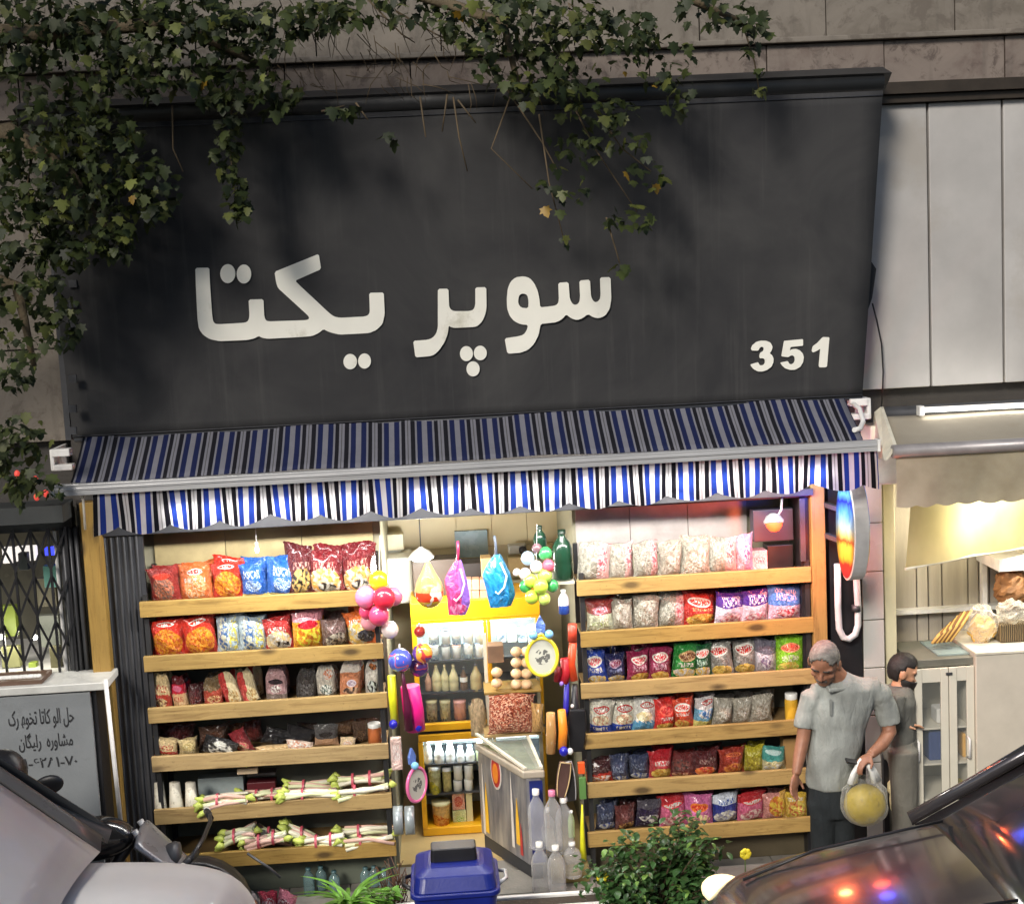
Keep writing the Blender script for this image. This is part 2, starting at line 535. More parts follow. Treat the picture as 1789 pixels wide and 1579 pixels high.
# ------------------------------------------------------------------ black sign panel with lettering
pTL, pTR = P(62, 208, -0.42), P(1543, 172, -0.42)
pBL, pBR = P(128, 772, -0.22), P(1506, 692, -0.22)
zt, zb = (pTL.z + pTR.z) / 2, (pBL.z + pBR.z) / 2
yT, yB = -0.42, -0.22
sign = thing('fabric_sign', 'big dark grey fabric sign with white shop name and number 351', 'shop sign', ((pBL.x + pBR.x) / 2, yB, zb))
def sgn_pt(u, v, d=0.0):
    x0 = pBL.x + (pTL.x - pBL.x) * v
    x1 = pBR.x + (pTR.x - pBR.x) * v
    y = yB + (yT - yB) * v
    wv = 0.006 * math.sin(u * 11 + v * 3) * math.sin(v * math.pi) + 0.004 * math.sin(u * 31 + 2 * v)
    return Vector((x0 + (x1 - x0) * u, y + wv * 0.6 - d, zb + (zt - zb) * v))
t = NT('sign_fabric')
c = t.coord('Object')
n1 = t.noise(c, 1.3, 5, 0.6, 0.6)
col = t.ramp(n1, [(0.35, (0.034, 0.034, 0.036)), (0.68, (0.062, 0.061, 0.060))])
st_ = t.noise(t.coord('Object', (9, 1, 0.35)), 2.0, 5, 0.65)
col = t.mix(t.ramp(st_, [(0.55, (0, 0, 0)), (0.8, (0.5, 0.5, 0.5))]), col, (0.085, 0.083, 0.08))
t.bump(t.noise(t.coord('Object', (60, 60, 60)), 8, 2), 0.25, 0.002)
M_FAB = t.fin(col, 0.85, spec=0.25)
mb = MB(); mb.grid(lambda u, v: sgn_pt(u, v), 40, 24)
mb.build('fabric', M_FAB, sign, sol=0.004)
mb = MB()
mb.tube([(pTL.x - 0.1, yT + 0.05, zt + 0.055), (pTR.x + 0.01, yT + 0.05, zt + 0.055)], 0.06, 14)
mb.build('roller', mat('roller_black', (0.028, 0.028, 0.028), 0.5), sign)
mb = MB(); mb.prism([(pTL.x - 0.12, yT + 0.14, zt + 0.0), (pTL.x - 0.12, yT - 0.02, zt + 0.1), (pTL.x - 0.12, yT + 0.16, zt + 0.16), (pTL.x - 0.12, 0.03, zt + 0.14), (pTL.x - 0.12, 0.03, zt + 0.0)], (pTR.x - pTL.x + 0.17, 0, 0))
mb.build('cover', mat('roller_black', (0.02, 0.02, 0.02), 0.5), sign)
mb = MB(); mb.tube([(pBL.x + 0.01, yB, zb), (pBR.x - 0.01, yB, zb)], 0.012, 8); mb.build('hem_bar', M_DGREY, sign)
for v_ in (0.012, 0.985):      # stitched hems of the sheet
    mb = MB(); mb.tube([sgn_pt(u_ / 30, v_, 0.006) for u_ in range(31)], 0.004, 5); mb.build('hem_seam', M_DARK, sign)
# side rail with notches at the left edge
mb = MB()
mb.box(pBL.x - 0.05, pBL.x - 0.015, -0.2, 0.0, zb, zt - 0.6); 
mb.build('side_rail', M_DGREY, sign)
for py in (495, 530, 566, 660, 712, 750):
    q = P(132, py, -0.27)
    mb = MB(); mb.box(q.x - 0.025, q.x + 0.02, -0.335, -0.315, q.z - 0.025, q.z + 0.02)
    mb.build('eyelet_tab', M_DGREY, sign)

nrm = Vector((0, -(zt - zb), (yT - yB))).normalized()
pt0 = Vector((0, yB, zb)) + nrm * 0.012
uax = Vector((1, 0, 0)); vax = nrm.cross(uax); vax = vax if vax.z > 0 else -vax
M_LETTER = mat('letter_white', S(240, 238, 226), 0.6, var=0.05, scale=3, bump=0.02, dirt=(S(196, 192, 172), 2.5, 0.6))
def glyph(name, loops, ox, oy, k, depth=0.006, smooth_it=True):
    cu = bpy.data.curves.new(name, 'CURVE')
    cu.dimensions = '2D'; cu.fill_mode = 'BOTH'; cu.extrude = depth / 2
    cen = None
    for lp in loops:
        pts = []
        for (a, b) in lp:
            q = PL(ox + a / k, oy + b / k, pt0, nrm)
            pts.append(((q - pt0).dot(uax), (q - pt0).dot(vax)))
        sp = cu.splines.new('POLY')
        sp.points.add(len(pts) - 1)
        for p_, (a, b) in zip(sp.points, pts): p_.co = (a, b, 0, 1)
        sp.use_cyclic_u = True
    tmp = bpy.data.objects.new('tmp', cu); COL.objects.link(tmp)
    dg = bpy.context.evaluated_depsgraph_get()
    me = bpy.data.meshes.new_from_object(tmp.evaluated_get(dg))
    bpy.data.objects.remove(tmp)
    M = Matrix((uax, vax, nrm if uax.cross(vax).dot(nrm) > 0 else -nrm)).transposed().to_4x4()
    M.translation = pt0 - W[sign.name]
    me.transform(M)
    me.name = name
    me.materials.append(M_LETTER)
    o = bpy.data.objects.new(name, me); COL.objects.link(o); o.parent = sign
    W[o.name] = W[sign.name]
    return o
def rnd(lp, it=1):
    """round off the corners of a traced outline a little"""
    for _ in range(it):
        o = []
        for i in range(len(lp)):
            a, b = lp[i], lp[(i + 1) % len(lp)]
            d = math.hypot(b[0] - a[0], b[1] - a[1])
            q = min(0.25, 12 / max(d, 1e-6))
            o += [(a[0] + (b[0] - a[0]) * q, a[1] + (b[1] - a[1]) * q), (b[0] - (b[0] - a[0]) * q, b[1] - (b[1] - a[1]) * q)]
        lp = o
    return lp
def disc(cx, cy, rx, ry): return [(cx + rx * math.cos(i * math.pi / 12), cy + ry * math.sin(i * math.pi / 12)) for i in range(24)]
K1, K2, K3 = 1789 / 380, 1789 / 390, 1789 / 160
yekta = [(100,180),(215,178),(220,300),(238,560),(245,615),(262,640),(300,643),(490,632),(525,625),(542,600),(545,560),(538,440),(660,437),(668,580),(680,612),(705,620),(1010,610),(1035,600),(1035,580),(1010,555),(780,345),(765,300),(752,212),(1115,65),(1135,190),(920,285),(960,325),(1200,550),(1240,580),(1290,590),(1490,580),(1520,570),(1535,545),(1530,385),(1650,382),(1658,560),(1640,640),(1590,690),(1530,715),(1290,728),(1230,715),(1185,700),(1155,682),(1115,715),(1060,740),(960,748),(700,762),(650,755),(622,738),(590,758),(530,772),(300,782),(220,765),(165,730),(130,680),(118,600),(105,330)]
per = [(298,252),(383,250),(388,390),(400,415),(425,430),(550,430),(585,418),(598,380),(598,240),(686,238),(688,400),(680,450),(655,510),(620,545),(590,557),(425,564),(400,556),(385,545),(378,610),(350,680),(310,740),(270,778),(235,790),(118,800),(100,668),(215,660),(255,645),(285,610),(298,560)]
su = [(985,150),(920,160),(880,195),(858,250),(850,330),(853,410),(875,470),(910,510),(960,535),(1022,540),(1010,585),(985,620),(940,632),(833,648),(855,770),(960,763),(1020,740),(1070,690),(1105,620),(1122,532),(1250,518),(1300,488),(1325,455),(1370,490),(1415,502),(1460,485),(1500,452),(1545,480),(1590,487),(1640,465),(1675,410),(1688,330),(1682,157),(1597,160),(1602,300),(1595,340),(1565,362),(1540,345),(1525,310),(1517,177),(1432,185),(1438,320),(1430,365),(1400,382),(1375,370),(1355,330),(1345,197),(1263,203),(1268,340),(1258,375),(1230,388),(1118,400),(1112,330),(1098,265),(1070,205),(1035,165)]
su_h = [(985,288),(955,295),(942,330),(942,370),(965,402),(1022,408),(1025,350),(1015,300)]
three = [(130,330),(160,260),(240,195),(330,170),(430,172),(510,205),(550,270),(550,320),(530,375),(495,415),(545,450),(575,520),(570,600),(530,680),(450,740),(350,772),(270,770),(190,730),(140,680),(122,635),(275,590),(295,640),(330,655),(380,645),(405,600),(405,550),(385,520),(345,510),(315,518),(298,500),(300,440),(318,400),(360,385),(382,350),(378,305),(345,285),(310,300),(275,365),(150,362)]
five = [(780,175),(1150,140),(1150,268),(905,292),(890,365),(940,335),(1020,330),(1090,360),(1145,420),(1165,490),(1150,590),(1095,680),(1000,735),(900,740),(800,710),(735,650),(705,598),(855,568),(880,620),(920,635),(965,610),(990,560),(985,490),(950,455),(905,460),(865,492),(725,475)]
one = [(1540,100),(1665,105),(1640,400),(1618,670),(1590,690),(1470,690),(1455,660),(1480,400),(1485,325),(1420,370),(1340,402),(1318,370),(1340,280),(1430,215),(1490,150)]
glyph('letters', [rnd(yekta)], 320, 430, K1)
for d in ((367, 227, 62, 78), (500, 230, 60, 78), (1374, 950, 56, 63), (1492, 945, 53, 62)): glyph('letter_dot', [disc(*d)], 320, 430, K1)
glyph('letters', [rnd(per)], 700, 450, K2)
for d in ((527, 770, 52, 60), (638, 765, 52, 58), (580, 892, 53, 60)): glyph('letter_dot', [disc(*d)], 700, 450, K2)
glyph('letters', [rnd(su), rnd(su_h)], 700, 450, K2)
for g_ in (three, five, one): glyph('numeral', [rnd(g_)], 1300, 580, K3)

# ------------------------------------------------------------------ striped awning
def stripes(name, translucent):
    t = NT(name)
    tc = t.n('UVMap')
    sep = t.n('SeparateXYZ'); t.t.links.new(tc.outputs[0], sep.inputs[0])
    fr = t.math('FRACT', sep.outputs[0])
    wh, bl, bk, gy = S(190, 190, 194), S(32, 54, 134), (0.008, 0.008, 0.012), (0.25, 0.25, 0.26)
    if not translucent: wh, bl, gy = S(112, 112, 120), S(22, 30, 66), (0.08, 0.08, 0.085)     # same cloth as the valance, dimmer light on top put into darker colours
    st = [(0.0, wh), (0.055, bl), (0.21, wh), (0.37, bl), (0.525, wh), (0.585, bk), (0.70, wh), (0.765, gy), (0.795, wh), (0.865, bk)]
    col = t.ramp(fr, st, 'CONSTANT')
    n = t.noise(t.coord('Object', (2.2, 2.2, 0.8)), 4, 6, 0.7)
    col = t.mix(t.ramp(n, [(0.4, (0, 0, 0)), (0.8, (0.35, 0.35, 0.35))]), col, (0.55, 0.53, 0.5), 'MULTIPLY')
    t.fin(col, 0.8, spec=0.2)
    t.bump(t.noise(t.coord('Object', (50, 50, 50)), 6, 2), 0.2, 0.002)
    if translucent:
        tl = t.n('BsdfTranslucent'); t.t.links.new(col, tl.inputs[0])
        mx = t.n('MixShader', i_0=0.5)
        t.t.links.new(t.p.outputs[0], mx.inputs[1]); t.t.links.new(tl.outputs[0], mx.inputs[2])
        t.t.links.new(mx.outputs[0], t.out.inputs['Surface'])
    return t.m
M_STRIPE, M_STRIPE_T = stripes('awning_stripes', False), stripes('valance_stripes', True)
PER = 0.2
yBar = -0.62
bL, bR = P(97, 860, yBar), P(1530, 767, yBar)
zBar = (bL.z + bR.z) / 2 - 0.01
aw = thing('striped_awning', 'blue white and black striped awning with scalloped valance under the sign', 'awning', ((bL.x + bR.x) / 2, yBar, zBar))
xa0, xa1 = P(135, 800, -0.4).x, P(1490, 720, -0.4).x
def topf(u, v):
    x = xa0 + (xa1 - xa0) * u
    y = -0.15 + (yBar + 0.02 + 0.15) * v
    z = 3.13 + (zBar + 0.035 - 3.13) * v - 0.012 * math.sin(math.pi * v) + 0.003 * math.sin(x * 9) + 0.014 * mnoise.noise(Vector((x * 1.3, v * 1.5, 0))) + 0.006 * mnoise.noise(Vector((x * 6, v * 2.5, 4)))
    return Vector((x, y, z))
mb = MB(); mb.grid(topf, 60, 8)
for k, q in enumerate(mb.uv): mb.uv[k] = [((xa0 + (xa1 - xa0) * a) / PER, b) for a, b in q]
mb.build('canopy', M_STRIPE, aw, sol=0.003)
mb = MB(); mb.box(bL.x, bR.x, yBar - 0.03, yBar + 0.03, zBar - 0.036, zBar + 0.03)
mb.box(bL.x, bR.x, yBar - 0.036, yBar - 0.031, zBar - 0.006, zBar + 0.01)
mb.build('front_bar', M_STEEL, aw, bevel=0.006)
for x, sgn in ((bL.x, -1), (bR.x, 1)):
    mb = MB(); mb.box(x + (0.001 if sgn > 0 else -0.02), x + (0.02 if sgn > 0 else -0.001), yBar - 0.034, yBar + 0.034, zBar - 0.04, zBar + 0.034); mb.build('end_cap', M_WHITE, aw, bevel=0.004)
xv0, xv1 = P(165, 900, yBar).x, P(1533, 810, yBar).x
LV = xv1 - xv0
def valf(u, v):
    x = xv0 + LV * u
    ph = x / 0.295
    sc = abs(math.sin(math.pi * ph)) ** 0.7
    drop = 0.20 + 0.045 * sc + 0.012 * math.sin(x * 2.1 + 1) + 0.016 * mnoise.noise(Vector((x * 3.1, 7, 0)))
    s = v
    y = yBar + 0.0 + (0.014 * math.sin(x * 21 + 0.6) + 0.02 * math.sin(x * 8.3) + 0.03 * mnoise.noise(Vector((x * 4.7, v, 2)))) * s
    return Vector((x + 0.008 * math.sin(x * 21) * s, y, zBar - 0.034 - drop * s))
mb = MB(); mb.grid(valf, 330, 5)
for k, q in enumerate(mb.uv): mb.uv[k] = [((xv0 + LV * a) / PER + 0.3, b) for a, b in q]
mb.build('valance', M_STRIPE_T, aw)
mb = MB(); mb.tube([(xa0, -0.13, 3.10), (xa1, -0.13, 3.10)], 0.045, 12); mb.build('roller_tube', M_STEEL, aw)
for px, sg in ((112, 1), (1498, -1)):
    q = P(px, 800 if sg > 0 else 712, -0.2)
    mb = MB()
    mb.box(q.x - 0.06, q.x + 0.05, -0.26, -0.18, q.z + 0.015, q.z + 0.06)
    mb.box(q.x - 0.055, q.x + 0.06, -0.26, -0.18, q.z - 0.07, q.z - 0.035)
    mb.box(q.x - 0.06 * sg - 0.012, q.x - 0.06 * sg + 0.012, -0.25, 0.1, q.z - 0.07, q.z + 0.06)
    mb.build('wall_bracket', M_WHITE, aw, bevel=0.005)
for x, e in ((bL.x + 0.35, 0.95), (bR.x - 0.35, -0.95)):
    mb = MB(); mb.bar((x, -0.14, 3.04), (x + e * 0.55, -0.36, 2.93), 0.04, 0.03); mb.bar((x + e * 0.55, -0.36, 2.93), (x + e * 0.1, yBar + 0.03, zBar), 0.035, 0.028)
    mb.build('folding_arm', M_WHITE, aw)
q = P(1508, 740, -0.5)
mb = MB()
mb.tube([(q.x + 0.01, -0.25, q.z + 0.1), (q.x + 0.035, -0.32, q.z + 0.07), (q.x + 0.03, -0.4, q.z + 0.0), (q.x - 0.02, -0.5, q.z - 0.03), (q.x - 0.07, -0.55, q.z - 0.03)], 0.016, 8)
mb.build('crank_arm', M_WHITE, aw)
mb = MB(); mb.tube([P(145, 868, -0.6), P(149, 925, -0.6)], 0.008, 6)
mb.build('pull_strap', M_CREAM, aw)
# loose black cloth corner and cable beside the sign
mb = MB(); mb.prism([P(1521, 455, -0.2), P(1531, 470, -0.2), P(1524, 520, -0.2), P(1517, 540, -0.2)], (0, 0.02, 0)); mb.build('loose_flap', M_BLACK, sign)
cb = []
for px, py in ((1524, 530), (1532, 560), (1540, 600), (1543, 650), (1541, 710)): cb.append(P(px, py, -0.02))
mb = MB(); mb.tube(cb, 0.005, 6); o_ = mb.build('hanging_cable', M_BLACK)
tag(o_, 'thin black cable hanging beside the dark sign over white panels', 'cable')

# lamps fixed to the lintel behind the valance
def tube_lamp(px, py, Y, half, power, label, col=(1, 0.97, 0.92), name='tube_lamp', down=True, size_y=0.04, emis=30.0, rot=None, grp=None, housing=True):
    q = P(px, py, Y)
    t = thing(name, label, 'lamp', tuple(q), group=grp)
    mb = MB(); mb.box(q.x - half, q.x + half, q.y - 0.025, q.y + 0.025, q.z + 0.016, q.z + 0.045); mb.build('housing', M_WHITE, t)
    mb = MB(); mb.tube([(q.x - half + 0.02, q.y, q.z), (q.x + half - 0.02, q.y, q.z)], 0.013, 8); mb.build('tube', emit('tube_glow_%g' % emis, col, emis), t)
    ld = bpy.data.lights.new('tube_light', 'AREA'); ld.shape = 'RECTANGLE'; ld.size = half * 2; ld.size_y = size_y; ld.energy = power * 0.66; ld.color = col
    lo = bpy.data.objects.new('tube_light', ld); COL.objects.link(lo); lo.parent = t; lo.location = (0, 0, -0.03)
    lo.rotation_euler = rot or (rad(40), 0, 0)
    return t
# ================================================================== racks and the goods on them
YB = -0.05                                   # front face of the shelf boards
YG = 0.06                                    # where the goods stand
LZ = [1.958, 1.607, 1.277, 0.949, 0.609, 0.292]
RZ = [1.933, 1.598, 1.258, 0.923, 0.593, 0.260]
M_FELT = mat('grey_green_back', S(104, 106, 94), 0.8, var=0.3, scale=3)
M_UP = mat('upright_black', (0.02, 0.02, 0.021), 0.5)

def rack(name, label, x0, x1, zs, xi0, xi1):
    t = thing(name, label, 'shelf rack', ((x0 + x1) / 2, 0.1, 0))
    for k, z in enumerate(zs):
        e = [random.uniform(-0.008, 0.008) for _ in range(4)]
        drift = (k - 2.5) * 0.008
        mb = MB()
        a, b = x0 + e[0], x1 + e[1]
        tl = random.uniform(-0.006, 0.006)
        mb.prism([(a, YB, z - 0.05 - tl), (b, YB, z - 0.05 + tl), (b, YB, z + 0.05 + tl), (a, YB, z + 0.05 - tl)], (0, 0.03, 0))
        mb.build('front_board', M_PINE, t, bevel=0.004)
        mb = MB(); mb.box(xi0, xi1, YB + 0.032, 0.37, z - 0.0, z + 0.018); mb.build('deck', mat('deck_board', S(120, 96, 58), 0.7), t)
        for x in (x0 + 0.07, x1 - 0.07):
            mb = MB(); mb.box(x - 0.012, x + 0.012, YB - 0.003, YB - 0.0005, z - 0.008, z + 0.008)
    for x in (xi0, xi1 - 0.03):
        mb = MB(); mb.box(x, x + 0.03, YB + 0.034, YB + 0.06, 0, zs[0] + 0.09); mb.build('upright', M_UP, t)
        mb = MB(); mb.box(x, x + 0.03, 0.33, 0.36, 0, zs[0] + 0.22); mb.build('upright', M_UP, t)
    mb = MB(); mb.box(xi0 + 0.032, xi1 - 0.032, 0.365, 0.373, 0.05, zs[0] - 0.02); mb.build('back_panel', M_FELT, t)
    return t
rack('wooden_rack', 'six tier pine fronted rack left of the doorway holding snacks and stalk bundles', -2.402, -0.885, LZ, -2.38, -0.90)
rack('wooden_rack', 'six tier pine fronted rack right of the doorway filled with crisp bags', 0.375, 1.895, RZ, 0.39, 1.885)

# ---- printed bag film: flat print only, laid out over the face of the bag
_bagn = {}
def film(key, base, top=None, bot=None, logo=None, pic=None, pic2=None, text=None, rough=0.24, clearish=0, side=None, pw=0.2):
    if key in _bagn: return _bagn[key]
    t = NT('film_' + key)
    uv = t.n('UVMap'); sep = t.n('SeparateXYZ'); t.t.links.new(uv.outputs[0], sep.inputs[0])
    u, v = sep.outputs[0], sep.outputs[1]
    c = t.coord('Object', (1, 1, 1))
    nz = t.noise(uv.outputs[0], 9, 4, 0.6)
    nzc = t.math('SUBTRACT', nz, 0.5)
    hi = tuple(min(1, k * 1.25 + 0.01) for k in base); lo = tuple(k * 0.7 for k in base)
    col = t.ramp(nz, [(0.35, lo), (0.65, hi)])
    def ellm(cx, cy, rx, ry, wob=0.25):
        a = t.math('DIVIDE', t.math('SUBTRACT', u, cx), rx)
        b = t.math('DIVIDE', t.math('SUBTRACT', v, cy), ry)
        d = t.math('ADD', t.math('MULTIPLY', a, a), t.math('MULTIPLY', b, b))
        d = t.math('MULTIPLY_ADD', nzc, wob * 4, d)
        return t.math('LESS_THAN', d, 1.0)
    if side: col = t.mix(t.math('GREATER_THAN', t.math('MULTIPLY_ADD', nzc, 0.15, u), side[0]), col, side[1])
    if top: col = t.mix(t.math('GREATER_THAN', t.math('MULTIPLY_ADD', nzc, top[2] if len(top) > 2 else 0.05, v), 1 - top[0]), col, top[1])
    if bot: col = t.mix(t.math('LESS_THAN', t.math('MULTIPLY_ADD', nzc, bot[2] if len(bot) > 2 else 0.06, v), bot[0]), col, bot[1])
    for q in (pic, pic2):
        if not q: continue
        n2 = t.noise(uv.outputs[0], q[6] if len(q) > 6 else 14, 3, 0.5, 0.6)
        pc = t.ramp(n2, [(0.42, q[4]), (0.5, tuple((a + b) / 2 for a, b in zip(q[4], q[5]))), (0.58, q[5])])
        col = t.mix(ellm(*q[:4], pw), col, pc)
    if logo:
        col = t.mix(ellm(logo[0], logo[1], logo[2], logo[3], 0.05), col, logo[4])
        if len(logo) > 5:
            n5 = t.noise(t.n('Mapping', i_Vector=uv.outputs[0], i_Scale=(22, 14, 1)).outputs[0], 1.0, 2)
            col = t.mix(t.math('MULTIPLY', ellm(logo[0], logo[1], logo[2] * 0.86, logo[3] * 0.66, 0.05), t.math('GREATER_THAN', n5, 0.47)), col, logo[5])
    if text:
        n3 = t.noise(t.n('Mapping', i_Vector=uv.outputs[0], i_Scale=(26, 9, 1)).outputs[0], 1.0, 2)
        band = t.math('MULTIPLY', t.math('GREATER_THAN', v, text[0]), t.math('LESS_THAN', v, text[1]))
        band = t.math('MULTIPLY', band, t.math('MULTIPLY', t.math('GREATER_THAN', u, 0.18), t.math('LESS_THAN', u, 0.82)))
        col = t.mix(t.math('MULTIPLY', band, t.math('GREATER_THAN', n3, 0.52)), col, text[2])
    cr = t.noise(t.coord('Object', (1, 1, 0.7)), 11, 4, 0.6, 0.8)
    t.bump(cr, 0.8, 0.05)
    m = t.fin(col, rough, spec=0.7, coat=0.25)
    if clearish:
        tr = t.n('BsdfTransparent'); mx = t.n('MixShader', i_0=1 - clearish)
        t.t.links.new(tr.outputs[0], mx.inputs[1]); t.t.links.new(t.p.outputs[0], mx.inputs[2])
        t.t.links.new(mx.outputs[0], t.out.inputs['Surface'])
    _bagn[key] = m
    return m

def make_bag(seed, gusset=False):
    rg = random.Random(seed)
    ph = [rg.uniform(0, 6.3) for _ in range(6)]
    mb = MB()
    sq = rg.uniform(0.02, 0.12); lean = rg.uniform(-0.09, 0.09); top_sl = rg.uniform(-0.10, 0.10); sag = rg.uniform(0.0, 0.10)
    def shape(side):
        def fn(u, v):
            q = max(0.0, min(1.0, (v - 0.05) / 0.9))
            bulge = (max(0, math.sin(math.pi * u)) ** 0.55) * (max(0, math.sin(math.pi * (q * 0.92 + 0.04))) ** 0.6)
            if gusset: bulge = (max(0, math.sin(math.pi * u)) ** 0.35) * (1 - q ** 2.2 * 0.95)
            if v < 0.04 or v > 0.95: bulge *= 0.12
            wx = 1 - sq * math.sin(math.pi * v) + (0.07 if (v > 0.95 or v < 0.04) else 0)
            if gusset: wx = 1 - 0.32 * max(0, v - 0.72) / 0.28
            x = (u - 0.5) * wx + lean * v * v
            w_ = 0.11 * math.sin(u * 9 + ph[0] + 3 * v) * math.sin(v * 7 + ph[1]) + 0.09 * math.sin(u * 15 + ph[2]) * math.exp(-((v - 0.93) / 0.16) ** 2) + 0.08 * math.sin(u * 13 + ph[3]) * math.exp(-((v - 0.07) / 0.14) ** 2)
            y = side * (0.5 * bulge) * (1 + w_ * 1.5) + 0.05 * math.sin(ph[4] + v * 4) + (0.06 * math.sin(u * 12 + ph[5]) if v > 0.9 else 0)
            z = v + top_sl * (u - 0.5) * v * 1.2 + 0.018 * math.sin(u * 8 + ph[3]) * (1 if v > 0.5 else 0.3)
            z -= sag * v * v * math.sin(math.pi * u + ph[2])
            if v > 0.99: z += 0.006 * (1 if int(u * 14 + 0.5) % 2 else -1)
            return Vector((x, y, z))
        return fn
    mb.grid(shape(-1), 14, 18)
    mb.grid(shape(1), 14, 18, flip=True)
    me = mb.mesh('snack_bag'); me.materials.append(M_WHITE)
    return me
BAGS = [make_bag(k) for k in range(12)]
POUCH = [make_bag(20 + k, True) for k in range(3)]

